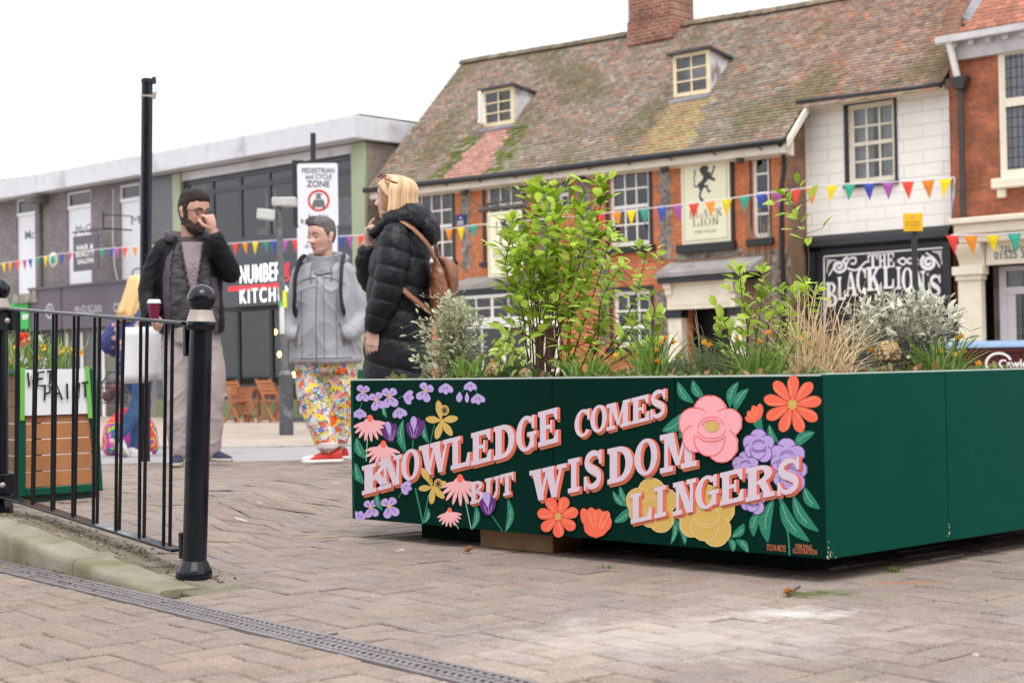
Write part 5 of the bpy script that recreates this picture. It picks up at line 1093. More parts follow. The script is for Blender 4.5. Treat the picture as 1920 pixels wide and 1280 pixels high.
PORCH = M('pale_joinery', (.6, .57, .62), .5, var=.08); d0 = RB.U(1874, 560, YB2 + .2); m = MB(); zt3 = fz0 - .02; zt4 = RB.loc(1890, 545, YB2 + .2)[1]; m.box(d0, d0 + .12, YB2 + .2, YB2 + .28, GB, zt3); m.box(d0 + .12, d0 + 1.6, YB2 + .2, YB2 + .27, zt4 - .06, zt4 + .06); m.box(d0 + .12, d0 + 1.6, YB2 + .2, YB2 + .27, zt3 - .08, zt3); m.box(d0 + 1.0, d0 + 1.12, YB2 + .2, YB2 + .27, GB, zt3 - .081); m.box(d0 + .12, d0 + .27, YB2 + .22, YB2 + .26, GB, zt4 - .061); m.box(d0 + .85, d0 + .999, YB2 + .22, YB2 + .26, GB, zt4 - .061); m.box(d0 + .27, d0 + .85, YB2 + .22, YB2 + .26, GB, GB + .8); dr = RB.part(m, 'shop_door', PORCH)
m = MB(); m.poly([(d0 + .1, YB2 + .24, GB), (d0 + 3, YB2 + .24, GB), (d0 + 3, YB2 + .24, zt3), (d0 + .1, YB2 + .24, zt3)]); RB.part(m, 'pane', GLASS, dr); m = MB()
for i in range(1, 6): m.box(d0 + .27 + i * .1, d0 + .28 + i * .1, YB2 + .228, YB2 + .236, GB + .8, zt4 - .06)
for i in range(1, 10): m.box(d0 + .27, d0 + .85, YB2 + .229, YB2 + .237, GB + .8 + i * .16, GB + .81 + i * .16)
RB.part(m, 'leading', NAVY, dr)

# ================================================================== restaurant
KT = Fac('restaurant', 'flat roofed restaurant with sage green columns and dark framed upper windows', 'restaurant', 520)
OLIVE = M('olive_cladding', (.135, .18, .085), .5, var=.06); DGREY = M('anthracite_frame', (.055, .06, .078), .45, var=.1); FASC = M('white_roof_fascia', (.60, .615, .66), .5, var=.08, dirt=((.36, .35, .34), 1.3, .52, .75))
k0, k1 = KT.U(288, 350), KT.U(690, 400); zT, zB = KT.loc(500, 256)[1], KT.loc(500, 298)[1]; KG = -1.2
up = (KT.U(346, 380), KT.U(662, 380), KT.loc(500, 452)[1], KT.loc(500, 316)[1])
sh = (KT.U(400, 650), KT.U(640, 650), KT.loc(500, 748)[1], KT.loc(500, 572)[1])
KT.wall('wall', k0, k1, KG, zB + .02, [up, sh], M('dark_cladding', (.075, .082, .10), .5, var=.1))
m = MB(); m.box(k0, k1 - .01, -.03, -.002, KG, sh[2] - .01); KT.part(m, 'stall_riser', OLIVE)
m = MB(); m.box(k1 - .02, k1, .001, 9, KG, zB); KT.part(m, 'side_wall', BRNB2)
m = MB(); m.box(k0, k1 + .12, -.5, 9.2, zB + .03, zT); bev(KT.part(m, 'roof_fascia', FASC), .02, 1)
m = MB(); m.box(k0, k1 + .1, -.3, 9.15, zT + .001, zT + .06); m.box(k0 + 1.6, k0 + 2.6, 3, 4, zT + .06, zT + .35); KT.part(m, 'roof_deck', LEAD)
m = MB(); m.box(KT.U(342, 330), KT.U(664, 330), -.03, .0, KT.loc(500, 314)[1], zB - .0); KT.part(m, 'lintel_band', FASC)
m = MB(); m.box(KT.U(288, 380), KT.U(327, 380), -.04, .0, KT.loc(307, 452)[1], zB); KT.part(m, 'grey_panel', M('slate_panel', (.11, .11, .125), .35, var=.1))
for x0, x1 in ((328, 343), (664, 689)):
    m = MB(); m.box(KT.U(x0, 380), KT.U(x1, 380), -.08, .0, KG, zB); KT.part(m, 'column', M('sage_column', (.33, .39, .25), .5, var=.06))
u0, u1, z0, z1 = up; m = MB(); yy = .05
def fbar(x, ya, yb_, wpx): 
    c = KT.U(x, (ya + yb_) / 2); w_ = wpx / 82; m.box(c - w_ / 2, c + w_ / 2, yy, yy + .08, KT.loc(x, yb_)[1], KT.loc(x, ya)[1])
m.box(u0, u0 + .1, yy, yy + .09, z0, z1); m.box(u1 - .1, u1, yy, yy + .09, z0, z1); m.box(u0 + .1, u1 - .1, yy, yy + .09, z1 - .1, z1); m.box(u0 + .1, u1 - .1, yy, yy + .09, z0, z0 + .16)
zt5 = KT.loc(450, 351)[1]; m.box(u0 + .1, u1 - .1, yy + .005, yy + .085, zt5 - .06, zt5 + .06)
for x in (395, 447, 501, 552, 600): c = KT.U(x, 390); m.box(c - .055, c + .055, yy + .01, yy + .08, z0 + .16, z1 - .1)
w_ = KT.part(m, 'upper_window', DGREY); m = MB(); m.poly([(u0, yy + .04, z0), (u1, yy + .04, z0), (u1, yy + .04, z1), (u0, yy + .04, z1)]); KT.part(m, 'pane', GLASS, w_)
m = MB(); m.box(k0 + .1, k1 - .1, .2, 2.2, z0 - .1, z0 - .05)
for i, x in enumerate((452, 470, 560, 606, 642)): c = KT.U(x, 430); m.box(c, c + .35, .5, .8, z0 - .05, z0 + .4 + .2 * (i % 2))
KT.part(m, 'window_boxes', M('card_box', (.3, .2, .12), .9, var=.3))
m2_ = MB()
for x_, n_, zz_ in ((474, 7, .75), (350, 6, 1), (537, 6, 1), (604, 12, .5)):
    for i_ in range(n_): c_ = KT.U(x_, 400) + i_ * .055; m2_.poly([(c_, .4 + .05 * (i_ % 2), z0 + .05), (c_ + .055, .4 + .05 * ((i_ + 1) % 2), z0 + .05), (c_ + .055, .4 + .05 * ((i_ + 1) % 2), z0 + (z1 - z0) * zz_), (c_, .4 + .05 * (i_ % 2), z0 + (z1 - z0) * zz_)])
KT.part(m2_, 'curtain', M('grey_curtain', (.30, .29, .30), .9, var=.3, vs=6)); room(KT, 'upper_room', k0 + .1, k1 - .1, .15, 2.6, z0 - .3, z1 + .2, M('upper_room', (.055, .04, .034), .9, var=.85, vs=.8))  # room colour mottled dark brown to suggest reflections in the upper panes
# ground floor shopfront
u0, u1, z0, z1 = sh; m = MB(); m.box(u0, u1, yy, yy + .09, z1 - .12, z1); m.box(u0, u1, yy, yy + .09, z0, z0 + .38)
for x in (402, 443, 505, 560, 610, 637): c = KT.U(x, 650); m.box(c - .06, c + .06, yy + .003, yy + .085, z0 + .38, z1 - .12)
w_ = KT.part(m, 'shop_window', NAVY); m = MB(); m.poly([(u0, yy + .04, z0), (u1, yy + .04, z0), (u1, yy + .04, z1), (u0, yy + .04, z1)]); KT.part(m, 'pane', GLASS, w_)
room(KT, 'dining_room', k0 + .1, k1 - .1, .15, 3.2, KG + .3, z1 + .3, M('dining_room', (.12, .13, .12), .9, var=.5, vs=.8))
m = MB(); m.box(KT.U(512, 690), KT.U(640, 690), 1.2, 1.4, KG + .36, KT.loc(540, 655)[1]); KT.part(m, 'maroon_wall', M('maroon_panel', (.1, .018, .02), .6))
m = MB(); rr = random.Random(3)
for i in range(420):
    c = Vector((KT.U(476, 640) + rr.gauss(0, .42), 1.0 + rr.gauss(0, .2), KT.loc(476, 655)[1] + rr.gauss(0, .55))); a = Vector((rr.gauss(0, 1), rr.gauss(0, 1), rr.gauss(0, 1))).normalized() * .1; b_ = a.orthogonal().normalized() * .045; m.poly([c - a, c + b_, c + a, c - b_], 0, (rr.uniform(.02, .05), rr.uniform(.08, .14), .02))
KT.part(m, 'indoor_plant', leafmat('indoor_leaf', .2))
BULB = M('warm_bulb', (1, .62, .15), .5, emit=9)
for x, y in ((516, 622), (524, 664), (551, 702), (612, 640)): u, z = KT.loc(x, y, .6); m = MB(); m.ell((u, .6, z), (.05, .05, .07), nu=10, nv=8); KT.part(m, 'bulb', BULB, smooth=True)
m = MB(); u, z = KT.loc(552, 720, .3); m.box(u - .18, u + .12, .3, .34, z - .25, z + .15); KT.part(m, 'orange_poster', M('orange_poster', (.62, .2, .02), .6))
m = MB(); u, z = KT.loc(553, 712, .29); m.box(u - .09, u + .05, .285, .297, z - .1, z + .05); u, z = KT.loc(431, 735, .1); m.box(u - .1, u + .2, .0, .04, z - .1, z + .12); KT.part(m, 'window_notice', M('window_notice', (.35, .45, .6), .5))
# sign
SGN = Fac('restaurant_sign', 'dark fascia sign with glowing white capitals, a red stripe and a red upright word', 'sign', 490)
u0, u1, z0, z1 = SGN.rect(425, 486, 572, 572, -.2); m = MB(); m.box(u0, u1, -.2, -.002, z0, z1); SGN.part(m, 'sign_board', M('sign_slate', (.055, .068, .082), .4, var=.1))
LITW = M('lit_white', (.95, 1, .97), .4, emit=1.0); LITR = M('lit_red', (.75, .02, .03), .4, emit=.7)
m = MB(); SGN.text(m, 'NUMBER', 450, 495, 526, 529, -.215, bold=.005, spacing=1.1); SGN.text(m, 'KITCHEN', 450, 538, 548, 566, -.215, bold=.008, spacing=1.3); SGN.part(m, 'lettering', LITW)
m = MB(); SGN.text(m, 'ONE', 531, 492, 543, 527, -.215, bold=.03, spacing=1.2, rot=True); a0, a1, b0, b1 = SGN.rect(428, 534, 531, 543, -.215); m.box(a0, a1, -.215, -.201, b0 + .01, b1 - .0); SGN.part(m, 'red_stripe', LITR)

# ================================================================== salon and corner shop
SL = Fac('hair_salon', 'flat roofed grey brick hair salon with tall white window panels and a purple grey fascia', 'shop', 170)
s0, s1 = SL.U(70, 580), k0 + KT.o.x - SL.o.x - .002; sA = SL.U(-260, 500)
zT2, zB2 = SL.loc(150, 318)[1], SL.loc(150, 356)[1]; fz = SL.loc(150, 538)[1]; fzb = SL.loc(150, 616)[1]
P = [(31, 372, 66, 556), (126, 358, 171, 541), (225, 345, 263, 529)]; HP = [SL.rect(*p) for p in P]
SL.wall('wall', sA, s1, KG, zB2 + .02, HP + [(SL.U(120, 680), s1 - .5, KG + .3, fzb - .1)], GREYB)
m = MB(); m.box(sA, s1, -.45, 9, zB2 + .03, zT2); bev(SL.part(m, 'roof_fascia', FASC), .02, 1)
room(SL, 'interior', sA, s1, .15, 1.6, KG, zB2, ROOM)
WPAN = M('white_window_panel', (.74, .755, .80), .4, var=.02); tx = ['Mc', 'McG', 'M']
for i, (p, h) in enumerate(zip(P, HP)):
    u0, u1, z0, z1 = h; zg = SL.loc((p[0] + p[2]) / 2, p[1] + 29)[1]; m = MB(); m.box(u0, u1, .06, .1, z0, zg); m.box(u0, u0 + .06, .03, .1, zg, z1); m.box(u1 - .06, u1, .03, .1, zg, z1); m.box(u0 + .06, u1 - .06, .03, .1, z1 - .06, z1); m.box(u0, u1, .02, .058, zg - .05, zg + .05); o = SL.part(m, 'window', WPAN)
    m = MB(); m.poly([(u0, .08, zg), (u1, .08, zg), (u1, .08, z1), (u0, .08, z1)]); SL.part(m, 'pane', GLASS, o)
m = MB(); SL.text(m, 'Mc', 47, 432, 65, 448, .055, bold=.01); SL.text(m, 'McG', 142, 421, 171, 438, .055); SL.text(m, 'M', 246, 405, 262, 420, .055); SL.text(m, 'C', 247, 502, 263, 522, .055); SL.part(m, 'panel_lettering', INK)
m = MB(); m.box(s0, s1, -.25, -.002, fzb, fz); m.box(s0 - .02, s1, -.3, -.003, fz + .001, fz + .07); fas = SL.part(m, 'shop_fascia', M('mauve_fascia', (.115, .095, .125), .5, var=.06))
m = MB(); cu = SL.U(115, 580, -.25); m.box(cu - .03, cu + .03, -.265, -.251, fzb, fz); SL.part(m, 'fascia_joint', M('mauve_dark', (.06, .05, .07), .5), fas)
m = MB(); u, z = SL.loc(93, 583, -.255); rx = .2
for q in arc(0, 0, .22, .22, 0, 360, .045, .045, 24): m.poly([(u + a, -.256, z + b_) for a, b_ in q])
text_on(m, 'M', lambda a, b_: (u - .1 + .14 * a, -.256, z - .08 + .2 * b_), 0, .0); text_on(m, 'c', lambda a, b_: (u + .05 + .07 * a, -.257, z - .12 + .1 * b_))
SL.text(m, 'McGUIGAN', 141, 572, 190, 588, -.256, bold=.0); SL.text(m, 'HAIR', 158, 592, 170, 595, -.256); SL.text(m, 'CO.', 213, 568, 231, 584, -.256); SL.part(m, 'lettering', M('silver_lettering', (.6, .58, .6), .4), fas)
m = MB(); SLW = (SL.U(120, 680), s1 - .5, KG + .3, fzb - .1); a0, a1, b0, b1 = SLW; m.box(a0, a0 + .12, .05, .12, b0, b1); m.box(a1 - .1, a1, .05, .12, b0, b1); m.box(a0, a1, .04, .12, b0, b0 + .1)
for x in (150, 190): c = SL.U(x, 680); m.box(c - .05, c + .05, .05, .12, b0, b1)
o = SL.part(m, 'shop_window', WHITE); m = MB(); m.poly([(a0, .09, b0), (a1, .09, b0), (a1, .09, b1), (a0, .09, b1)]); SL.part(m, 'pane', GLASS, o)
m = MB(); m.box(a0, a1, .7, .75, KG, b1); SL.part(m, 'window_display', M('beige_display', (.42, .36, .27), .8, var=.5, vs=1.5))
m = MB(); m.box(SL.U(72, 680), SL.U(119, 680), -.02, .0, KG, fzb - .002); SL.part(m, 'dark_doorway', NAVY)
m = MB(); u, z = SL.loc(72, 374, -.3); m.box(u - .25, u + .1, -.6, -.05, z - .1, z + .06); m.tube([(SL.U(79, 450), -.06, SL.loc(79, 372)[1]), (SL.U(79, 450), -.06, fz)], .05, 8); SL.part(m, 'security_light', M('rust_grey', (.11, .1, .095), .7, var=.4))
m = MB(); p = [(SL.U(x, y), -.02, SL.loc(x, y)[1]) for x, y in ((214, 355), (213, 450), (216, 500), (222, 528))]; m.tube(p, .014, 5); SL.part(m, 'cable', WHITE)
f = Fac('salon_sign', 'square purple grey projecting sign with white capitals hanging from an iron bracket', 'sign', 160); u0, u1, z0, z1 = f.rect(137, 441, 183, 507, -.9); m = MB(); m.box(u0, u1, -.9, -.85, z0, z1); bd = bev(f.part(m, 'sign_board', M('mauve_sign', (.105, .09, .12), .5)), .006, 1)
m = MB(); f.text(m, 'HAIR &', 144, 458, 175, 468, -.905, bold=.03, spacing=1.1); f.text(m, 'BEAUTY', 142, 470, 177, 481, -.905, bold=.03, spacing=1.1); f.text(m, 'SALON', 145, 484, 175, 494, -.905, bold=.03, spacing=1.1); f.part(m, 'lettering', WLET)
m = MB(); m.tube([(u0 - .05, -.87, z1 + .12), (u1 + .25, -.87, z1 + .12), (u1 + .25, -.87, z1 + .55)], .02, 6); m.tube([(u1 + .25, -.87, z1 + .12), (u1 + .3, 0, z1 + .12)], .02, 6); m.tube([(u1 + .25, -.87, z1 + .5), (u1 + .3, 0, z1 + .5)], .015, 6)
for x in (u0 + .08, u1 - .08): m.tube([(x, -.87, z1 - .01), (x, -.87, z1 + .12)], .01, 5)
f.part(m, 'iron_bracket', NAVY)
GS = Fac('sandwich_shop', 'small shop with a bright green fascia and white and yellow letters', 'shop', 35); g1 = s0 + SL.o.x - GS.o.x - .01; z0, z1 = GS.loc(40, 618)[1], GS.loc(40, 569)[1]
m = MB(); m.box(g1 - 3.5, g1, -.3, -.002, z0, z1); fas = GS.part(m, 'shop_fascia', M('bright_green', (.02, .42, .06), .45, var=.06))
m = MB(); GS.text(m, 'uv', 42, 589, 54, 599, -.304, bold=.06); GS.part(m, 'lettering', WLET, fas); m = MB(); a0, a1, b0, b1 = GS.rect(22, 588, 31, 599, -.304); m.box(a0, a1, -.304, -.301, b0, b1); GS.part(m, 'yellow_lettering', M('yellow_letter', (.75, .55, .02), .5), fas)
m = MB(); m.box(g1 - 3.5, g1, -.05, -.003, KG, z0 - .002); m.box(g1 - 3.4, g1 - .2, -.06, -.051, KG + .4, z0 - .1); GS.part(m, 'shop_front', NAVY)
m = MB(); u0, u1, z0, z1 = GS.rect(23, 551, 54, 568, -.4); m.box(u0, u1, -.4, -.01, z0, z1); m.box(u1 + .01, u1 + .2, -.3, -.01, z0, z1 + .1); GS.part(m, 'concrete_canopy', M('stained_concrete', (.3, .28, .24), .9, var=.35, vs=4, dirt=((.12, .12, .08), 3, .5, .65)))
m = MB(); u, z = SL.loc(0, 332, 9); m.prism([(u - 4, 11, z - 1), (u + .6, 11, z - 1), (u + .6, 11, z - .4), (u - 1.2, 11, z + .35), (u - 4, 11, z + .4)], (0, 3, 0)); 
f = Fac('rear_roof', 'brown pitched roof just showing above the flat roof of the salon', 'roof', 0); m2 = MB(); m2.v = [(p[0] - f.o.x + SL.o.x, p[1], p[2]) for p in m.v]; m2.f, m2.m, m2.c = m.f, m.m, m.c; f.part(m2, 'roof_slope', M('brown_tiles', (.2, .15, .1), .9, var=.4))
# ================================================================== the terrace across the street, behind the photographer: it shades and is mirrored
TB = brickmat('terrace_brick', (.3, .13, .08), (.24, .1, .06), (.3, .25, .2), var=.3)
for k, (x0, x1, h, y) in enumerate(((-34, -21, 7.6, -15), (-21, -11, 9.2, -15.5), (-11, 1, 8.0, -15), (1, 12, 9.8, -15.6), (12, 24, 7.8, -15), (24, 36, 8.8, -15.3))):
    m = MB(); m.box(x0, x1 - .02, y - 8, y, -.5, h); m.prism([(x0, y + .3, h), (x0, y - 8.3, h), (x0, y - 4, h + 3)], (x1 - x0 - .02, 0, 0), 1)
    for i in range(int((x1 - x0) / 2.4)):
        for z in (.2, 4.2): m.box(x0 + .7 + i * 2.4, x0 + 2.1 + i * 2.4, y + .001, y + .04, z + .6, z + 2.4, 2); m.box(x0 + .6 + i * 2.4, x0 + 2.2 + i * 2.4, y + .001, y + .09, z + .45, z + .59, 3)
    m.build('opposite_terrace', [TB, M('terrace_roof', (.16, .1, .08), .9, var=.3), NAVY, WHITE], kind='structure')
# ================================================================== plants in the planter
LEAFM = leafmat('leaf', .45, .35); SILV = leafmat('silver_leaf', .2, .7, .2); STRAW = leafmat('straw', .3, .7, .2); PETALM = leafmat('petal', .4, .5, .3)
STEMB = M('brown_stem', (.11, .07, .045), .8, var=.3, vs=30); STEMR = M('red_stem', (.12, .018, .025), .6, var=.3, vs=30); STEMG = M('green_stem', (.1, .15, .04), .6, var=.2); STEMS = M('grey_stem', (.25, .22, .17), .8, var=.3, vs=30)
def rv3(r): return Vector((r.gauss(0, 1), r.gauss(0, 1), r.gauss(0, 1))).normalized()
def addleaf(m, p, d, n, L_, w_, col, fold=.25, curl=.15, wide=.5):
    p, d, n = Vector(p), Vector(d).normalized(), Vector(n); sd = d.cross(n).normalized(); n = sd.cross(d)
    P = lambda t, s, h: p + d * (t * L_) + sd * (s * w_ / 2) + n * (h - curl * t * t) * L_
    f = fold * w_ / L_ * .5
    a, b_ = wide - .22, wide + .2
    m.add([P(0, 0, 0), P(a, -.85, f), P(a, 0, 0), P(a, .85, f), P(b_, -.82, f), P(b_, 0, 0), P(b_, .82, f), P(1, 0, 0)],
          [(0, 2, 1), (0, 3, 2), (1, 2, 5, 4), (2, 3, 6, 5), (4, 5, 7), (5, 6, 7)], 0, col)
def pxpath(pts, Y, dy=0.0, n=5): return [atd(x, y, Y + dy * i / max(1, n * (len(pts) - 1))) for i, (x, y) in enumerate(smoothpath(pts, n))]
def at_t(path, t):
    f = t * (len(path) - 1); i = min(int(f), len(path) - 2); g = f - i; return path[i].lerp(path[i + 1], g), (path[i + 1] - path[i]).normalized()
def plant(name, label, px, Y, group=None, cat='plant'):
    p = atd(px, 700, Y); return thing(name, label, cat, (p.x, p.y, zt - .03), group=group)
def mixc(r, a, b_, lo=.8, hi=1.2): t = r.random(); s_ = r.uniform(lo, hi); return tuple((a[i] * (1 - t) + b_[i] * t) * s_ for i in range(3))
def bush(t, stems, Y, leafL, leafW, c1, c2, rad, smat, lmat, seed, spread=.12, den=1.0, start_=.3, opp=False, droop=.0, tipn=4, curl=.15, wide=.5, dY=.16):
    r = random.Random(seed); S = MB(); Lm = MB()
    for st in stems:
        pts, a0 = st[0], (st[1] if len(st) > 1 else start_); path = pxpath(pts, Y + r.uniform(-.04, .04), r.uniform(-dY, dY)); ln = sum((path[i + 1] - path[i]).length for i in range(len(path) - 1))
        S.tube(path, [rad * (1 - .7 * i / len(path)) for i in range(len(path))], 6)
        n = max(2, int(ln * (1 - a0) / leafL * 2.0 * den)); ang = r.random() * 6
        for i in range(n + tipn):
            tt = a0 + (1 - a0) * (i / n) if i < n else 1 - r.random() * .06; p, d = at_t(path, min(tt, .999)); x = d.orthogonal().normalized(); y = d.cross(x)
            for k_ in range(2 if opp else 1):
                ang += math.pi if opp and k_ else 2.4 + r.uniform(-.4, .4); out = (x * math.cos(ang) + y * math.sin(ang)); dd = (out * r.uniform(.7, 1.1) + d * (r.uniform(.35, .9) if i < n else 1.4) + Vector((0, 0, -droop * r.uniform(.5, 1.3)))).normalized()
                s_ = r.uniform(.55, 1.25) * (1 if i < n else .75); q = p
                if r.random() < .35: q = p + out * leafL * r.uniform(.2, spread / leafL * .8); S.tube([p, q], rad * .3, 4)
                addleaf(Lm, q, dd, (d + Vector((0, 0, .6)) + rv3(r) * .5), leafL * s_, leafW * s_ * r.uniform(.8, 1.15), mixc(r, c1, c2) if r.random() < .86 else mixc(r, tuple(v * .45 for v in c1), tuple(v * .8 for v in c1)), curl=curl + droop * .2, wide=wide)
    S.build('stems', smat, t, smooth=True); Lm.build('leaves', lmat, t); return t
# tall glossy shrub in the middle
t = plant('evergreen_shrub', 'tall bright green shrub with rounded glossy leaves standing in front of the hanging sign', 1040, 5.75, 'leafy shrubs in the planter', 'shrub')
rr = random.Random(21); stems = []
for tip, b0_ in (((1003, 352), 1010), ((1035, 348), 1020), ((962, 408), 1000), ((1126, 338), 1045), ((1088, 385), 1040), ((958, 446), 1000), ((985, 425), 1010), ((1050, 400), 1030), ((1108, 430), 1050), ((1020, 400), 1015), ((1070, 440), 1035), ((975, 480), 1000), ((1040, 470), 1025), ((1000, 455), 1005), ((1090, 480), 1045), ((1020, 520), 1020), ((968, 540), 1000), ((1060, 520), 1040), ((1000, 560), 1010)):
    mx = b0_ + (tip[0] - b0_) * .35 + rr.uniform(-8, 8); stems.append(([(b0_ + rr.uniform(-18, 22), 712), (mx, 712 + (tip[1] - 712) * .45), (tip[0] + rr.uniform(-10, 10), tip[1] + 60), tip], .38))
bush(t, stems, 5.75, .058, .036, (.27, .42, .03), (.52, .66, .10), .0038, STEMB, LEAFM, 5, den=3.2, wide=.55, tipn=7)
t = plant('dogwood_shrub', 'light green shrub with thin dark red stems leaning away from the tall shrub', 1090, 5.6, 'leafy shrubs in the planter', 'shrub')
stems = [([(1062, 712), (1090, 620), (1120, 530), (1146, 440)], .2), ([(1080, 712), (1110, 640), (1138, 560), (1140, 430)], .25), ([(1092, 712), (1150, 640), (1190, 560), (1214, 462)], .3), ([(1050, 712), (1052, 640), (1042, 560)], .2), ([(1064, 712), (1070, 620), (1078, 545)], .2), ([(1098, 712), (1120, 640), (1128, 560), (1165, 500)], .2), ([(1080, 712), (1150, 660), (1190, 610), (1232, 590)], .35), ([(1040, 712), (1000, 640), (960, 615), (945, 640)], .4), ([(1040, 712), (980, 670), (940, 655)], .4), ([(1095, 712), (1170, 670), (1228, 640)], .4)]
bush(t, stems, 5.6, .056, .036, (.38, .54, .07), (.60, .74, .18), .0036, STEMR, LEAFM, 9, den=1.9, opp=True, droop=.35, wide=.5)
t = plant('variegated_shrub', 'pale variegated small-leaved shrub beside the tan leather backpack', 845, 5.95, 'leafy shrubs in the planter', 'shrub')
rr = random.Random(31); stems = []
for i in range(60):
    tx, ty = rr.gauss(845, 34), rr.uniform(545, 690); tx = max(778, min(905, tx)); ty = max(ty, 545 + abs(tx - 842) * .9); bx_ = 845 + rr.uniform(-20, 20); stems.append(([(bx_, 718), ((bx_ * .6 + tx * .4), 718 + (ty - 718) * .5), (tx, ty)], .25))
bush(t, stems, 5.95, .028, .015, (.40, .44, .24), (.70, .72, .52), .0018, STEMS, LEAFM, 12, den=2.3, curl=.05)
t = plant('evergreen_shrub', 'sparse bright green shrub with one long bent stem rising against the white wall', 1430, 5.45, 'leafy shrubs in the planter', 'shrub')
stems = [([(1400, 712), (1402, 620), (1392, 560), (1386, 500)], .3), ([(1405, 712), (1420, 620), (1428, 560), (1427, 505)], .3), ([(1410, 712), (1470, 640), (1508, 560), (1516, 470), (1490, 395), (1466, 360)], .62), ([(1420, 712), (1440, 620), (1446, 545)], .3), ([(1430, 712), (1470, 620), (1486, 545)], .4), ([(1440, 712), (1480, 600), (1512, 530)], .5), ([(1395, 712), (1372, 640), (1356, 600)], .3), ([(1395, 712), (1365, 660), (1350, 632)], .3), ([(1445, 712), (1500, 610), (1535, 545)], .6), ([(1420, 712), (1455, 640), (1465, 585)], .3), ([(1402, 712), (1400, 640), (1408, 590)], .3), ([(1430, 712), (1462, 668), (1500, 640)], .4)]
bush(t, stems, 5.45, .055, .036, (.28, .44, .035), (.54, .68, .11), .0034, STEMB, LEAFM, 15, den=2.0, wide=.58)
t = plant('silver_bush', 'silver grey leaved bush below the yellow parking notice', 1700, 5.45, 'leafy shrubs in the planter', 'shrub')
rr = random.Random(41); stems = []
for i in range(62):
    tx = rr.uniform(1585, 1800); ty = 548 + 60 * abs((tx - 1690) / 110) ** 2 * .6 + rr.expovariate(1 / 26); ty = min(ty, 660); bx_ = 1700 + rr.uniform(-55, 45); stems.append(([(bx_, 712), (bx_ * .55 + tx * .45, 718 + (ty - 718) * .45), (tx, ty)], .5))
bush(t, stems, 5.45, .048, .020, (.56, .58, .46), (.78, .79, .68), .0028, STEMS, SILV, 18, den=1.9, tipn=6, curl=.1)
# grass-like and low plants
def blades(t, n, px0, px1, Y, tips, wpx, col, lmat, seed, arch=.35, name='blades', ybase=716, sag=0):
    r = random.Random(seed); m = MB()
    for i in range(n):
        x0 = r.uniform(px0, px1); tx, ty = tips(r, x0); w_ = wpx * r.uniform(.7, 1.2); mx, my = x0 + (tx - x0) * .35, ybase + (ty - ybase) * .62; dep = Y + r.uniform(-.12, .12); d2 = r.uniform(-.15, .15)
        pts = smoothpath([(x0, ybase), (mx, my), (x0 + (tx - x0) * .8, ybase + (ty - ybase) * (.95 + sag)), (tx, ty + sag * 40)], 4); c = mixc(r, *col)
        L_ = [atd(x, y, dep + d2 * k_ / len(pts)) for k_, (x, y) in enumerate(pts)]; s_ = w_ / FPX * dep; N = len(L_); tw_ = r.uniform(-1, 1)
        for k_ in range(N - 1):
            wa, wb = s_ * (1 - (k_ / (N - 1)) ** 2.2) + .0003, s_ * (1 - ((k_ + 1) / (N - 1)) ** 2.2) + .0003; sd = Vector((math.cos(tw_), math.sin(tw_), 0)); m.poly([L_[k_] - sd * wa / 2, L_[k_] + sd * wa / 2, L_[k_ + 1] + sd * wb / 2, L_[k_ + 1] - sd * wb / 2], 0, c)
    m.build(name, lmat, t)
t = plant('ornamental_grass', 'clump of dry straw coloured ornamental grass leaning out between the bushes', 1540, 5.2)
blades(t, 270, 1480, 1600, 5.2, lambda r, x: (x + r.gauss(18, 62), r.uniform(585, 695) if r.random() < .85 else r.uniform(520, 600)), 2.0, ((.55, .38, .22), (.78, .62, .42)), STRAW, 3)
t = plant('ornamental_grass', 'few thin dry grass stalks in front of the pub doorway', 1320, 5.3)
blades(t, 16, 1290, 1345, 5.5, lambda r, x: (x - r.uniform(10, 50), r.uniform(575, 640)), 1.5, ((.3, .22, .13), (.45, .36, .24)), STRAW, 6)
def daffs(label, px, Y, spread, h, heads, seed, colr=((.9, .42, .03), (.95, .62, .1))):
    t = plant('daffodil_clump', label, px, Y, 'daffodil clumps in the planter'); blades(t, int(spread * .72), px - spread * .35, px + spread * .35, Y, lambda r, x: (x + (x - px) * 1.0 + r.gauss(0, spread * .3), 712 - r.uniform(.3, .95) * h), 4.0, ((.09, .19, .03), (.25, .38, .07)), LEAFM, seed)
    r = random.Random(seed + 1); S = MB()
    for hx, hy in heads:
        b_ = atd(px + (hx - px) * .4, 712, Y); c = atd(hx, hy, Y - .05); S.tube([b_, b_.lerp(c, .6) + Vector((0, 0, .02)), c + Vector((0, 0, .012)), c], .0022, 5); m = MB(); d = Vector((r.uniform(-.6, .6), -1, r.uniform(-.7, .1))).normalized(); x = d.orthogonal().normalized(); y = d.cross(x); cc = mixc(r, *colr)
        for k_ in range(6): a = k_ * math.pi / 3 + r.uniform(-.2, .2); addleaf(m, c, x * math.cos(a) + y * math.sin(a) + d * r.uniform(-.5, .4), d, (.0125 * r.uniform(.7, 1.2)), .008, cc, curl=r.uniform(-.3, .5))
        m.lathe([(.003, 0), (.004, .007), (.0058, .010)], 8, c, 0, tuple(v * .9 for v in cc), d); m.build('flower', PETALM, t)
    if heads: S.build('flower_stems', STEMG, t)
daffs('daffodil clump with orange-yellow flowers between dogwood and heather', 1225, 5.35, 85, 105, ((1231, 655), (1233, 676), (1155, 665), (1248, 632), (1272, 668), (1262, 640), (1238, 642)), 51)
daffs('daffodil clump with small faded orange flowers in front of the waste bin', 1760, 5.25, 95, 90, ((1789, 664), (1807, 657), (1797, 633), (1762, 657), (1835, 681), (1757, 688), (1802, 630)), 52)
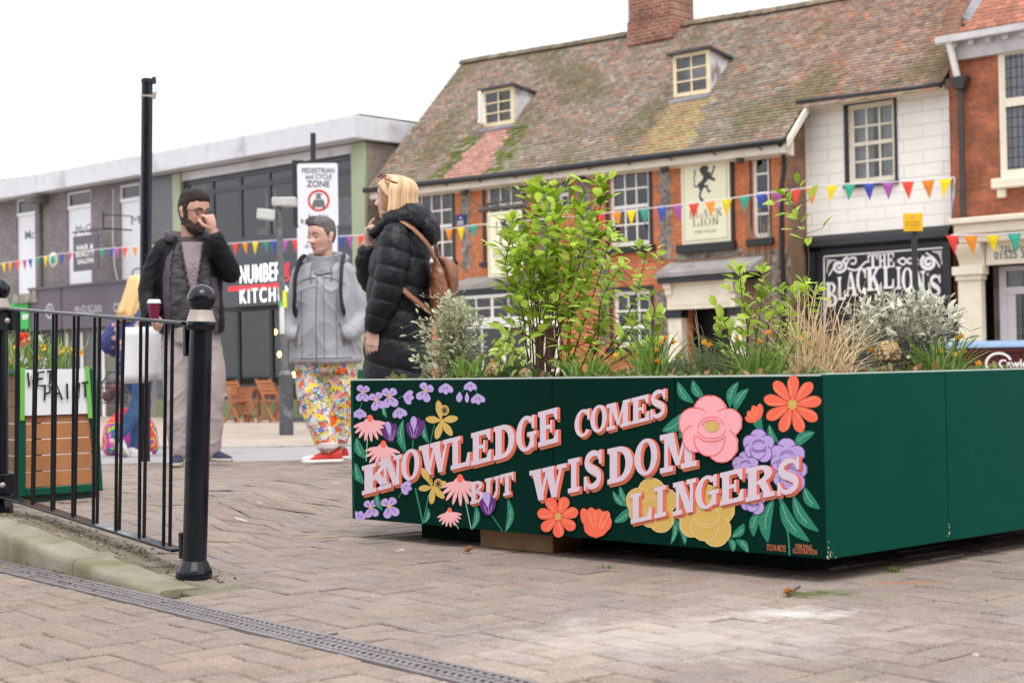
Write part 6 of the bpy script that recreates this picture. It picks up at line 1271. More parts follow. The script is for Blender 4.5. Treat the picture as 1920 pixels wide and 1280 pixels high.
daffs('daffodil clump with withered flowers under the sparse green shrub', 1430, 5.2, 110, 90, ((1380, 633), (1440, 622), (1425, 640), (1320, 640), (1470, 674), (1330, 645), (1500, 634)), 53)
daffs('daffodil clump with orange flowers among the dry grass', 1545, 5.3, 80, 100, ((1545, 632), (1530, 625), (1515, 645), (1560, 650), (1632, 655), (1678, 645)), 54)
daffs('low green daffodil leaves without flowers at the foot of the variegated shrub', 880, 5.75, 70, 60, ((923, 676),), 55)
daffs('green daffodil leaves under the dogwood', 1100, 5.4, 95, 60, (), 56)
def needles(label, px, Y, rx, h, seed, c1, c2, name='heather_mound'):
    t = plant(name, label, px, Y); r = random.Random(seed); m = MB()
    for i in range(int(rx * 6)):
        a = r.uniform(-1, 1); x0 = px + a * rx * .7; top_ = 712 - h * (1 - a * a * .7) * r.uniform(.45, 1); tx = px + a * rx * 1.1 + r.uniform(-6, 6); dep = Y + r.uniform(-.12, .12); p, q = atd(x0, 716, dep), atd(tx, top_, dep + r.uniform(-.05, .05)); n = 9
        for k_ in range(n):
            f = .3 + .7 * k_ / n; b_ = p.lerp(q, f); d = (q - p).normalized() + rv3(r) * .7; addleaf(m, b_, d, rv3(r), .013, .0032, mixc(r, c1, c2), curl=0)
    m.build('foliage', LEAFM, t); return t
needles('grey green heather mound in front of the pub doorway', 1312, 5.3, 62, 70, 61, (.10, .15, .06), (.21, .24, .13))
needles('dark green low rosemary behind the dried flower heads', 965, 5.65, 48, 42, 62, (.07, .13, .04), (.17, .24, .09))
needles('brownish heather between the daffodils and the dry grass', 1370, 5.4, 50, 60, 63, (.14, .11, .06), (.22, .22, .12))
def mophead(label, px, py, Y, rpx):
    t = plant('dried_hydrangea', label, px, Y, 'dried brown flower heads', 'flower'); r = random.Random(px); c = atd(px, py, Y); R_ = rpx / FPX * Y; m = MB()
    for i in range(420):
        d = rv3(r); d.z = d.z if d.z > -.4 else -d.z; p = c + d * R_ * r.uniform(.75, 1.05)
        for k_ in range(3): a = rv3(r); addleaf(m, p, (d * .4 + a).normalized(), d, R_ * .17, R_ * .15, mixc(r, (.52, .38, .2), (.75, .62, .42)), curl=.2)
    m.build('flower_head', STRAW, t); s_ = MB(); s_.tube([atd(px, 718, Y), c], .003, 5); s_.ell(c, (R_ * .75,) * 3, nu=10, nv=8); s_.build('stalk', M('dried_stalk', (.28, .2, .11), .9), t, smooth=True)
mophead('large dried brown hydrangea head under the silver bush', 1664, 664, 5.0, 23); mophead('dried brown hydrangea head at the foot of the variegated shrub', 928, 697, 5.6, 17); mophead('small dried flower head at the foot of the tall shrub', 985, 703, 5.5, 12)
r = random.Random(70); m = MB()
for i in range(900):                                   # low leaves covering the soil
    a, b_ = r.random(), r.random() ** 1.4; p = A0 - FN * .03 - RN * .03 + fu * ((flen - .06) * a) + rd * (1.88 * b_); p = Vector((p.x, p.y, zt - .03 + r.random() * .035))
    for k_ in range(3): addleaf(m, p, rv3(r) + Vector((0, 0, .7)), Vector((0, 0, 1)), r.uniform(.02, .05), r.uniform(.01, .025), mixc(r, (.07, .14, .03), (.24, .32, .09)) if r.random() < .8 else mixc(r, (.3, .1, .05), (.4, .22, .12)))
m.build('ground_cover', LEAFM, kind='stuff')
# ---- grass in the paving joints and fallen leaves
def tuft(label, px, py, hpx, n, seed, grp='grass tufts in the paving'):
    r = random.Random(seed); g_ = atg(px, py); t = thing('grass_tuft', label, 'grass', g_, group=grp); m = MB(); s_ = g_.y / FPX
    for i in range(n):
        b_ = g_ + Vector((r.gauss(0, 6) * s_, r.gauss(0, 5) * s_, -.004)); a = Vector((r.gauss(0, .5), r.gauss(0, .4), 1)).normalized() * hpx * s_ * r.uniform(.4, 1); w_ = Vector((.0013, 0, 0)); e = b_ + a + Vector((a.x, a.y, -.3 * a.z)) * .5; m.add([b_ - w_, b_ + w_, b_ + a * .6 + w_ * .8, b_ + a * .6 - w_ * .8, e], [(0, 1, 2, 3), (3, 2, 4)], 0, mixc(r, (.07, .14, .02), (.22, .3, .06)))
    m.build('blades', LEAFM, t)
tuft('grass tuft in front of the middle of the planter base', 1138, 1066, 18, 26, 1); tuft('grass tuft right of the planter corner in the shade', 1679, 1072, 22, 46, 2); tuft('thin grass under the right side panel', 1845, 1022, 14, 30, 3); tuft('flat green weeds left of the dead leaf', 712, 1026, 5, 22, 4); tuft('flat weeds between the planter block and the dead leaf', 768, 1032, 5, 26, 5); tuft('moss and weeds at the planter corner', 1545, 1110, 6, 60, 6); tuft('weeds at the kerb beside the bollard', 258, 1037, 9, 50, 7)
def deadleaf(label, px, py, L_, col, seed):
    r = random.Random(seed); g_ = atg(px, py); m = MB()
    addleaf(m, g_ + Vector((-L_ / 2, 0, .006)), (1, .25, .12), (0, -.3, 1), L_, L_ * .55, col, fold=1.2, curl=-.25); addleaf(m, g_ + Vector((-.004, -.002, .004)), (.5, .4, .9), (-1, 0, .5), L_ * .55, L_ * .35, tuple(v * .7 for v in col), fold=1.0, curl=.4); tag(m.build('dead_leaf', STRAW), label, 'leaf', 'fallen leaves on the paving')
deadleaf('curled brown dead leaf on the paving in front of the wooden block', 880, 1038, .042, (.36, .17, .06), 1); deadleaf('orange brown dead leaf on the mossy patch by the planter corner', 1478, 1118, .034, (.4, .17, .035), 2)
m = MB(); p = atg(1478, 1119); q = atg(1500, 1109); m.tube([p + Vector((0, 0, .008)), q + Vector((0, 0, .016))], [.006, .004], 7); tag(m.build('twig', STEMB), 'short brown twig on the mossy patch by the planter corner', 'twig')
# ================================================================== people
def skinmat(name): return M(name, rough=.5, attr=True, var=.05, vs=40, spec=.35)
SKIN = skinmat('skin')
def eloft(m, secs, n=30, pw=2.4, mi=0, cap=True):
    """stack of rounded sections (cx, cy, z, rx, ry)"""
    rs = []
    for cx, cy, z, rx, ry in secs:
        ring = []
        for i in range(n):
            t = 2 * math.pi * i / n; c, s_ = math.cos(t), math.sin(t); ring.append((cx + rx * math.copysign(abs(c) ** (2 / pw), c), cy + ry * math.copysign(abs(s_) ** (2 / pw), s_), z))
        rs.append(ring)
    return m.rings(rs, cap, mi)
def interp_secs(secs, k=3):
    return [tuple(q) for q in smoothpath([tuple(s_) for s_ in secs], k)]
def limb(m, pts, rad, k=4, n=14):
    P = smoothpath([tuple(p) + (r_,) for p, r_ in zip(pts, rad)], k); m.tube([p[:3] for p in P], [p[3] for p in P], n)
    for p in (P[0], P[-1]): m.ell(p[:3], (p[3] * .97,) * 3, nu=12, nv=8)
def hand(m, W, d, n, thumb=1, curl=.3, s_=1.0, spread=.05, curls=None):
    W, d, n = Vector(W), Vector(d).normalized(), Vector(n); sd = d.cross(n).normalized(); n = sd.cross(d).normalized(); sd = sd * thumb
    rs = []
    for t, wx, th in ((-.02, .027, .021), (.02, .031, .017), (.06, .040, .016), (.09, .041, .013), (.1, .036, .009)):
        rs.append([W + d * (t * s_) + sd * (wx * s_ * math.cos(a)) + n * (th * s_ * math.sin(a)) for a in [2 * math.pi * i / 14 for i in range(14)]])
    m.rings(rs)
    for k_ in range(4):
        off = (.030, .011, -.009, -.028)[k_]; L_ = (.070, .078, .072, .056)[k_] * s_; c = (curls[k_] if curls else curl); p = W + d * (.092 * s_) + sd * (off * s_); ang = 0; sp = spread * (1.5 - k_); pts = [p - d * .02, p]
        for seg, (f, b_) in enumerate(((.45, 75), (.31, 95), (.24, 55))):
            ang += R(b_ * c); dd = (d * math.cos(ang) + n * math.sin(ang) + sd * sp * max(0, math.cos(ang))).normalized(); p = p + dd * (L_ * f); pts.append(p)
        rr_ = [.0098, .0094, .0088, .008, .0068]; m.tube(pts, [q * s_ for q in rr_], 8); m.ell(pts[-1], (.0068 * s_,) * 3, nu=8, nv=6)
    c = curls[4] if curls else curl; p = W + d * (.02 * s_) + sd * (.026 * s_); d1 = (d * .75 + sd * .62 + n * (.2 + .5 * c)).normalized(); d2 = (d * (1 - .3 * c) + sd * (.25 - .5 * c) + n * (.2 + .8 * c)).normalized()
    q = p + d1 * (.042 * s_); e = q + d2 * (.032 * s_); f_ = e + d2 * (.026 * s_); m.tube([p - d1 * .01, p, q, e, f_], [.012 * s_, .013 * s_, .0108 * s_, .0095 * s_, .007 * s_], 8); m.ell(f_, (.007 * s_,) * 3, nu=8, nv=6)
class Head:
    def __init__(s, C, yaw=0, pitch=0, roll=0, sc=1.0):
        s.C = Vector(C); s.sc = sc; s.M = (Matrix.Rotation(R(yaw), 3, 'Z') @ Matrix.Rotation(R(roll), 3, 'Y') @ Matrix.Rotation(R(pitch), 3, 'X'))
    def p(s, x, y, z): return s.C + s.M @ (Vector((x, y, z)) * s.sc)
    def inv(s, co): return (np.array(co) - np.array(s.C)) @ np.array(s.M) / s.sc
    def ell(s, m, c, r, rot=None, fn=None, nu=18, nv=12, mi=0, col=None):
        k = s.M if rot is None else s.M @ rot; m.ell(s.p(*c), [q * s.sc for q in r], mi, col, nu, nv, k, fn)
    PZ = [-.124, -.121, -.115, -.10, -.08, -.06, -.04, -.02, 0, .02, .045, .07, .095, .113, .122, .126]
    PF = [-.040, -.052, -.062, -.071, -.0765, -.0805, -.083, -.0835, -.0845, -.088, -.091, -.086, -.070, -.046, -.022, -.004]
    PBK = [-.018, -.004, .008, .028, .047, .062, .078, .092, .100, .106, .108, .104, .092, .069, .044, .022]
    PW = [.012, .022, .031, .0435, .0545, .0615, .067, .071, .074, .0755, .0745, .070, .060, .043, .024, .008]
    def surf(s, t, z, off=0.0, male=True, feat=True):
        """point of the head surface; t = 0 is the face, +-pi the back of the head"""
        if not hasattr(Head, '_tab'):
            q = smoothpath(list(zip(Head.PZ, Head.PF, Head.PBK, Head.PW)), 6); Head._tab = [np.array([r_[i] for r_ in q]) for i in range(4)]
        T = Head._tab; f, bk, w_ = (float(np.interp(z, T[0], T[i])) for i in (1, 2, 3)); 
        if not male and z < -.02: w_ *= 1 - .06 * min(1, (-.02 - z) / .08)
        yc = .018 if z > -.08 else (f + bk) / 2 * .9; yc = min(max(yc, f + .01), bk - .008); c, s_ = math.cos(t), math.sin(t); pw = 2.35
        x = w_ * math.copysign(abs(s_) ** (2 / pw), s_); y = yc - (yc - f) * math.copysign(abs(c) ** (2 / pw), c) if c > 0 else yc - (bk - yc) * math.copysign(abs(c) ** (2 / 2.1), c)
        if feat and c > 0:
            g = lambda cx, cz, sx, sz: math.exp(-((x - cx) / sx) ** 2 / 2 - ((z - cz) / sz) ** 2 / 2); ax_ = abs(x); d = 0
            na = float(np.interp(z, [-.047, -.040, -.034, -.026, -.01, .008, .022, .034], [0, .008, .0265, .0275, .019, .010, .003, 0])); nw = float(np.interp(z, [-.04, -.03, 0, .03], [.0115, .0105, .0075, .008])); d += na * math.exp(-(x / nw) ** 2 / 2)
            gx = lambda cx, cz, sx, sz: math.exp(-((ax_ - cx) / sx) ** 2 / 2 - ((z - cz) / sz) ** 2 / 2)
            d += .0095 * gx(.0125, -.0355, .0055, .0065) - .0105 * gx(.030, .005, .0135, .0105) + (.0055 if male else .003) * gx(.028, .026, .020, .0065) + .004 * gx(.042, -.028, .016, .015)
            d += .0055 * g(0, -.0615, .017, .0052) + .0055 * g(0, -.0745, .0145, .0055) - .0035 * g(0, -.0675, .020, .0019) - .003 * g(0, -.085, .018, .006) + .005 * g(0, -.103, .017, .011); y -= d
        p = Vector((x, y, z)); 
        if off: p = p + Vector((x, y - .01, (z - .02) * (1 if z > .02 else .25))).normalized() * off
        return p
    def shell(s, m, fn, nz_=46, nt_=60, male=True, feat=True, mi=0):
        """closed head-shaped surface; fn(t, z) gives the offset"""
        zs = [-.124 + .25 * (k_ / nz_) for k_ in range(nz_ + 1)]; rs = []
        for z in zs:
            ring = []
            for i in range(nt_):
                t = -math.pi + 2 * math.pi * i / nt_; tt = t * (1 - .28 * math.cos(t) * 0); ring.append(s.p(*s.surf(tt, z, fn(tt, z), male, feat)))
            rs.append(ring)
        m.rings(rs, True, mi)
    def build(s, m, male=True, neck=(0, .035, -.2), nr=.058):
        s.male = male; zs = sorted(set([-.124 + .25 * k_ / 60 for k_ in range(61)])); N = 110; rs = []
        for z in zs: rs.append([s.p(*s.surf(t, z, 0, male)) for t in [(lambda q: q - .42 * math.sin(q))(-math.pi + 2 * math.pi * i / N) for i in range(N)]])
        m.rings(rs)
        for sx in (-1, 1):
            rt_ = Matrix.Rotation(R(-22 * sx), 3, 'Z') @ Matrix.Rotation(R(-12), 3, 'X'); s.ell(m, (.0765 * sx, .014, -.006), (.0065, .018, .031), rt_); s.ell(m, (.081 * sx, .022, .006), (.006, .014, .020), rt_); s.ell(m, (.0765 * sx, .008, -.033), (.006, .009, .009), rt_)
        b_ = s.p(0, .022, -.06); nk = s.C + Vector(neck) * s.sc; limb(m, [b_, b_.lerp(nk, .5), nk], [nr * s.sc * .95, nr * .96 * s.sc, nr * 1.12 * s.sc], 4, 22)
    def colors(s, co, base, lip=(.50, .23, .20), stub=None):
        q = s.inv(co); c = np.tile(np.array(base), (len(co), 1)); g = lambda cx, cy, cz, r: np.exp(-((q[:, 0] - cx) ** 2 + (q[:, 1] - cy) ** 2 + (q[:, 2] - cz) ** 2) / (2 * r * r))[:, None]
        pink = np.array(base) * np.array((1.0, .72, .68))
        for w_ in (g(.045, -.07, -.025, .018), g(-.045, -.07, -.025, .018), g(0, -.12, -.03, .012), g(.078, .02, -.01, .02), g(-.078, .02, -.01, .02)): c = c * (1 - .6 * w_) + pink * .6 * w_
        d_ = ((np.abs(q[:, 0]) < .022 * (1 - ((q[:, 2] + .068) / .013) ** 2)) & (np.abs(q[:, 2] + .068) < .0125) & (q[:, 1] < -.07))[:, None]; c = np.where(d_, np.array(lip), c)
        return c
    def eyes(s, parent, open_=.5, iris=(.06, .04, .03), shadow=None, brow=(.06, .04, .03), bw=.0042, lid=(.55, .31, .25)):
        lm = M('eyelid', lid, .5, var=.05)
        for sx in (-1, 1):
            c = (.0305 * sx, -.0655, .0045); m = MB(); s.ell(m, c, (.0128, .0128, .0118), nu=18, nv=12); s.ell(m, (c[0], c[1] - .0112, c[2]), (.0058, .0024, .0058), mi=1, nu=12, nv=8); s.ell(m, (c[0], c[1] - .0128, c[2]), (.0026, .0016, .0026), mi=2, nu=8, nv=6)
            m.build('eye', [M('eye_white', (.6, .55, .52), .25), M('eye_iris', iris, .2), M('eye_pupil', (.004, .004, .004), .1)], parent, True, local=True)
            up_ = -.75 + 1.15 * open_; lo_ = -.62
            m = MB(); s.ell(m, c, (.0146, .0146, .0136), nu=22, nv=20, fn=lambda q, d: q * (1 if (d.z > up_ - .25 * abs(d.x) or d.z < lo_) else .8)); m.build('eyelid', lm, parent, True, local=True)
            m = MB(); r_ = .0150; zl = max(-.9, min(.9, up_)); m.tube([s.p(c[0] + r_ * math.sin(a) * .95, c[1] - r_ * math.cos(a) * math.sqrt(max(.05, 1 - zl * zl)), c[2] + .0136 * (zl - .25 * abs(math.sin(a)))) for a in np.linspace(-1.0, 1.0, 7)], .0011 * s.sc, 5); m.build('lashes', M('lashes', (.03, .02, .018), .8), parent, True, local=True)
            m = MB(); pts = [s.surf(0.001, 0, 0)]; bp_ = []
            for x_, z_ in ((.013, .027), (.030, .032), (.048, .026)):
                t_ = min((abs(s.surf(q, z_, 0, getattr(s, 'male', True)).x - x_), q) for q in np.linspace(.05, 1.3, 60))[1]; p_ = s.surf(t_, z_, .001, getattr(s, 'male', True)); bp_.append(s.p(p_.x * sx, p_.y, p_.z))
            m.tube(smoothpath([tuple(q) for q in bp_], 4), [bw * s.sc * k_ for k_ in np.linspace(1, .45, 9)], 6, ell=(1, .6)); m.build('eyebrow', M('brow', brow, .9), parent, True, local=True)
def cloth(name, mb, vox, mat, parent, wr=.006, ws=(9, 9, 5), fine=.0015, smooth=5, extra=None, col=None, W=None):
    me = remesh(mb, vox, smooth)
    def fn(co, no):
        sh_ = co.copy(); sh_[:, 2] = sh_[:, 2] + .55 * np.abs(sh_[:, 0]) ; a = nz(sh_, ws); b_ = nz(sh_ + .06 * a[:, None], [ws[0] * 1.15, ws[1] * 1.15, ws[2] * 1.9], 5.0); rg = (1 - np.minimum(1, np.abs(b_) * 2.6)) ** 2; d = wr * (.7 * a + .75 * rg * (.35 + .65 * np.clip(.5 + 1.6 * a, 0, 1)) - .2)
        if fine: d = d + fine * nz(co, 38, 9)
        if extra is not None: d = d + extra(co, no)
        return d
    displace(me, fn); me.materials.append(mat)
    if col is not None: vcol(me, col)
    if W is not None: me.transform(W)
    return link(name, me, parent, local=W is None)
def finish_body(mb, name, parent, head, base, vox=.0037, lip=(.50, .23, .20), smooth=3):
    me = remesh(mb, vox, smooth); vcol(me, lambda co: head.colors(co, base, lip)); me.materials.append(SKIN); return link(name, me, parent, local=True)
def shoe(m, ankle, toe_dir, L_=.29, mi=0, sole=1, h=.085):
    """ankle is the point above the heel at floor height 0"""
    a = Vector((ankle[0], ankle[1], 0)); z0 = ankle[2]; d = Vector((toe_dir[0], toe_dir[1], 0)).normalized(); sd = Vector((-d.y, d.x, 0))
    def ring(t, w_, z1, zb): return [a + d * t + sd * (w_ * c) + Vector((0, 0, z0 + zb + (z1 - zb) * e)) for c, e in ((-1, 0), (-1, .35), (-.85, .75), (-.45, 1), (.45, 1), (.85, .75), (1, .35), (1, 0))]
    up = [(-.07, .026, h * .8, .018), (-.055, .036, h, .018), (0, .038, h * 1.05, .018), (.05, .040, h * .95, .018), (.11, .045, h * .72, .018), (.16, .046, h * .58, .018), (.195, .038, h * .47, .018), (.213, .02, h * .36, .018)]
    m.rings([ring(t * L_ / .29, w_, z1, zb) for t, w_, z1, zb in up], True, mi)
    so_ = [(-.075, .024), (-.058, .038), (0, .04), (.05, .042), (.11, .048), (.16, .049), (.2, .04), (.22, .02)]
    m.rings([[a + d * (t * L_ / .29) + sd * (w_ * c) + Vector((0, 0, z0 + e)) for c, e in ((-1, .002), (-1, .026), (1, .026), (1, .002))] for t, w_ in so_], True, sole)
def hair_shell(head, name, parent, mat, mask, noise_=.004, tex=60, n=(70, 90), smooth_=True, feat=False):
    m = MB(); head.shell(m, lambda t, z: -.012 + mask(t, z), n[0], n[1], getattr(head, 'male', True), feat); o = m.build(name, mat, parent, smooth_, local=True)
    displace(o.data, lambda co, no: noise_ * nz(head.inv(co), (tex, tex * .5, tex * .6)) + noise_ * .6 * nz(head.inv(co), (tex * 2.3, tex, tex * 1.2), 3)); return o
def hl(t, z, front, temple, side, nape, tf=.62, ts=1.12, tb=1.75):
    """how far a spot lies above the hair line (0..1)"""
    a = abs(t); ln = front if a < tf else temple if a < ts else side if a < tb else nape
    w_ = .18
    for e0, l0, l1 in ((tf, front, temple), (ts, temple, side), (tb, side, nape)):
        if abs(a - e0) < w_: q = (a - e0 + w_) / (2 * w_); ln = l0 + (l1 - l0) * (q * q * (3 - 2 * q))
    return sstep(ln - .006, ln + .008, z)
def sst(a, b_, x): return sstep(a, b_, x)
HEATHER = None
def heather(name, c1, c2, sc=70, stretch=.25):
    k = NT(name); mp = k.n('ShaderNodeMapping'); mp.inputs['Scale'].default_value = (stretch, stretch, 1); k.l(k.obj(), mp.inputs[0]); c = k.mix(k.mr(k.noise(sc, 4, mp.outputs[0]), .38, .62, 0, 1), c1, c2); k.color(c); k.b.inputs['Roughness'].default_value = .9; k.b.inputs['Sheen Weight'].default_value = .2; k.bump(k.noise(180), .3, .004); return k.m
JK = M('softshell_black', (.009, .009, .012), .6, var=.25, vs=12, bump=.12, bs=140, spec=.35, sheen=.15)
JKL = M('softshell_lining', (.105, .09, .112), .75, var=.12, vs=8, bump=.1, bs=90)

# ------------------------------------------------------------------ man with beard and coffee cup
def place_person(label, px, Y, feet_py, rotz):
    p = atd(px, feet_py, Y); return thing('person', label, 'person', (p.x, p.y, p.z), R(rotz)), p
MAN, mp = place_person('bearded man in glasses with dark open jacket, raising his fist to his nose', 362, 10.14, 870, 12)
hd1 = Head((.03, -.03, 1.68), yaw=38, pitch=12, sc=1.12)
b = MB(); hd1.build(b, True, neck=(-.03, .05, -.21), nr=.062)
eloft(b, [(0, .02, .86, .17, .12), (0, .02, 1.1, .17, .12), (0, .02, 1.35, .18, .11), (0, .02, 1.46, .12, .08), (.0, .02, 1.52, .06, .06)])
limb(b, [(-.17, .02, 1.44), (-.31, .02, 1.15), (-.29, -.11, .99)], [.055, .045, .034]); limb(b, [(.19, .02, 1.44), (.285, -.09, 1.28), (.165, -.205, 1.525)], [.055, .046, .034])
for sx, kx, fx_ in ((-1, -.12, -.105), (1, .14, .135)): limb(b, [(.1 * sx, .02, .85), (kx, 0, .48), (fx_, .03, .08)], [.085, .055, .04])
hand(b, (-.288, -.13, .985), (.12, -.55, -.55), (.95, .0, .1), thumb=1, curl=.6)                    # right hand round the cup
hand(b, (.155, -.215, 1.54), (-.28, -.10, .92), (-.62, .72, -.2), thumb=1, curl=.95, curls=(.75, .9, 1.0, 1.05, .7), s_=1.04)   # left fist at the nose
body = finish_body(b, 'body', MAN, hd1, (.62, .36, .28))
hd1.eyes(MAN, .25, brow=(.05, .033, .024), bw=.0052)
HAIRD = M('dark_brown_hair', (.028, .018, .012), .6, var=.5, vs=45, bump=.9, bs=140, bd=.012, spec=.3)
hair_shell(hd1, 'hair', MAN, HAIRD, lambda t, z: hl(t, z, .071, .058, -.015, -.075, .75, 1.25, 1.75) * (.012 + .005 + .012 * sstep(.05, .11, z) + .005 * math.cos(t) * sstep(.06, .1, z)), .0035, 60)
# beard
def beardmask(t, z):
    a = abs(t); x = abs(hd1.surf(t, z, 0).x); top_ = -.046 if x < .026 else -.046 - .012 * sstep(.026, .036, x) + .018 * sstep(.04, .062, x) if a < 1.15 else .012
    if a > 1.15: k_ = sstep(top_ + .006, top_ - .006, z) * sstep(1.95, 1.75, a)
    else: k_ = sstep(top_ + .004, top_ - .006, z)
    if x < .019 and -.0775 < z < -.0595: k_ = 0
    return k_ * (.012 + .006 + .011 * sstep(-.06, -.1, z) * math.cos(min(1.5, a)) + .006 * sstep(-.05, -.08, z))
hair_shell(hd1, 'beard', MAN, M('beard_hair', (.05, .033, .025), .8, var=.5, vs=35, bump=.7, bs=200, bd=.006, dirt=((.25, .22, .2), 14, .64, .75)), beardmask, .0028, 80, feat=True)
# glasses
m = MB()
for sx in (-1, 1): m.tube([hd1.p(.034 * sx + .024 * math.cos(t), -.102 + .010 * abs(math.cos(t)) * (1 if math.cos(t) * sx > 0 else 0), .004 + .0185 * math.sin(t)) for t in np.linspace(0, 2 * math.pi, 17)], .0030, 5); m.tube([hd1.p(.058 * sx, -.092, .012), hd1.p(.078 * sx, -.03, .012), hd1.p(.079 * sx, .015, .008)], .0026, 5)
m.tube([hd1.p(-.011, -.102, .01), hd1.p(0, -.107, .013), hd1.p(.011, -.102, .01)], .002, 5); m.build('glasses', M('glasses_frame', (.008, .005, .004), .3), MAN, True, local=True)
# clothes
m = MB(); eloft(m, interp_secs([(0, .02, .80, .19, .15), (0, .02, .9, .205, .165), (0, .02, .96, .20, .16)])); 
for sx, pts in ((-1, [(-.105, .02, .84), (-.125, .01, .62), (-.125, .0, .45), (-.118, .02, .2), (-.112, .035, .075)]), (1, [(.105, .02, .84), (.15, .01, .62), (.155, .0, .45), (.15, .025, .2), (.14, .04, .08)])): limb(m, pts, [.118, .108, .092, .078, .072], 5, 18)
KHAKI = M('stone_chinos', (.40, .345, .345), .85, var=.08, vs=9, bump=.15, bs=160)
cloth('trousers', m, .010, KHAKI, MAN, .010, (7, 7, 7), .0006)
SHM = [M('navy_suede', (.028, .03, .065), .85, var=.2, vs=30), M('pale_sole', (.42, .38, .32), .8)]
for q_ in (((-.112, .05, -.005), (-.10, -1)), ((.14, .06, .012), (.62, -.78))): m = MB(); shoe(m, *q_, .31); m.build('shoe', SHM, MAN, True, local=True)
m = MB(); eloft(m, interp_secs([(0, .02, .90, .205, .165), (0, .01, 1.0, .215, .18), (0, 0, 1.15, .215, .185), (0, .01, 1.3, .21, .165), (0, .02, 1.41, .19, .135), (0, .025, 1.475, .14, .10), (0, .035, 1.515, .095, .085)]))
HEATHER = heather('charcoal_heather', (.017, .017, .021), (.085, .083, .092)); cloth('hoodie', m, .009, HEATHER, MAN, .006, (8, 8, 12))
m = MB(); m.tube([(.10 * math.sin(t) * 1.05, .03 - .095 * math.cos(t), 1.50 - .055 * max(0, math.cos(t)) ** 2 + .02) for t in np.linspace(.45, 2 * math.pi - .45, 16)], [.022] * 3 + [.034] * 10 + [.022] * 3, 10); cloth('hood', m, .008, HEATHER, MAN, .006, (14, 14, 14))
m = MB()                                            # tee shirt in the open neck
def tee(y, off): return (off, -.128 - .055 * (1.48 - y) / .3 - .012, y)
nT = 8; L_ = []; Rr = []
for i in range(nT + 1):
    z = 1.475 - .36 * i / nT; w_ = .078 * (1 - i / nT) ** .8 + .003; yf = -.093 - .095 * min(1, (1.475 - z) / .16) - .008; L_.append((.015 - w_, yf, z)); Rr.append((.02 + w_ * .9, yf, z))
for i in range(nT): m.poly([L_[i], Rr[i], Rr[i + 1], L_[i + 1]])
o = m.build('tee_shirt', M('mauve_tee', (.26, .2, .225), .9, var=.1, vs=12), MAN, True, local=True)
m = MB()
for i in range(nT): p_, q_ = Vector(L_[i]), Vector(L_[i + 1]); m.tube([p_ + Vector((-.006, -.006, 0)), q_ + Vector((-.006, -.006, 0))], .007, 6); p_, q_ = Vector(Rr[i]), Vector(Rr[i + 1]); m.tube([p_ + Vector((.006, -.006, 0)), q_ + Vector((.006, -.006, 0))], .007, 6)
m.tube([(.018, -.196, 1.12), (.015, -.198, 1.0), (.015, -.185, .92)], .006, 6); m.build('zip', M('zip_edge', (.035, .035, .04), .5), MAN, True, local=True)
m = MB()
for i in range(7): m.ell((.02 + .012 * math.sin(i * 2.2), -.1985, 1.33 - i * .026), (.008, .0025, .007), nu=8, nv=6)
m.build('shirt_print', M('pale_print', (.36, .3, .32), .9), MAN, True, local=True)
m = MB()                                            # outer jacket, hanging open
def cring(z, rx, ry, cy, a, th=.012, flare=0):
    A = np.linspace(R(-90 + a), R(270 - a), 28); o_ = [(rx * math.cos(t), cy + ry * math.sin(t), z) for t in A]; i_ = [((rx - th) * math.cos(t), cy + (ry - th) * math.sin(t), z) for t in A[::-1]]; return o_ + i_
js = smoothpath([(.87, .25, .205, .02, 44), (1.0, .25, .21, .015, 40), (1.15, .248, .215, .01, 40), (1.3, .245, .2, .015, 38), (1.41, .22, .165, .025, 36), (1.47, .165, .125, .035, 34), (1.51, .13, .105, .04, 40)], 3)
m.rings([cring(*s_) for s_ in js]); 
sl = MB(); limb(sl, [(-.195, .02, 1.425), (-.285, .025, 1.28), (-.325, .01, 1.13), (-.315, -.05, 1.05), (-.30, -.10, 1.0)], [.085, .083, .075, .07, .066], 5, 18); limb(sl, [(.20, .02, 1.425), (.27, -.03, 1.33), (.30, -.09, 1.275), (.26, -.145, 1.36), (.185, -.195, 1.475)], [.085, .085, .082, .076, .066], 5, 18)
col_j = lambda co: np.where(((np.abs(co[:, 0]) < .235) & (co[:, 1] < -.05) & (co[:, 2] < 1.5))[:, None], np.array((.092, .078, .098)), np.array((.015, .015, .02)))
m.v += []; 
jm = M('softshell', rough=.62, attr=True, var=.18, vs=12, bump=.12, bs=140, spec=.25)
o_ = len(m.v); m.v.extend(sl.v); m.f.extend([tuple(i + o_ for i in f) for f in sl.f]); m.m.extend(sl.m); m.c.extend(sl.c)
cloth('jacket', m, .0075, jm, MAN, .010, (7, 7, 8), .0006, smooth=3, col=lambda co: np.where(((co[:, 1] < -.10) & (np.abs(co[:, 0]) < .24) & (co[:, 2] < 1.46) & ~((co[:, 0] > .12) & (co[:, 2] > 1.24)))[:, None], np.array((.085, .07, .09)), np.array((.0075, .0075, .0105))))
m = MB(); m.tube([(-.12, -.10, 1.50), (-.165, -.06, 1.515), (-.15, .05, 1.525), (0, .15, 1.53), (.15, .06, 1.525), (.17, -.05, 1.515), (.13, -.10, 1.49)], [.02, .032, .03, .03, .03, .034, .022], 10, ell=(1.3, .6)); cloth('jacket_collar', m, .007, JKL, MAN, .005, (16, 16, 16))
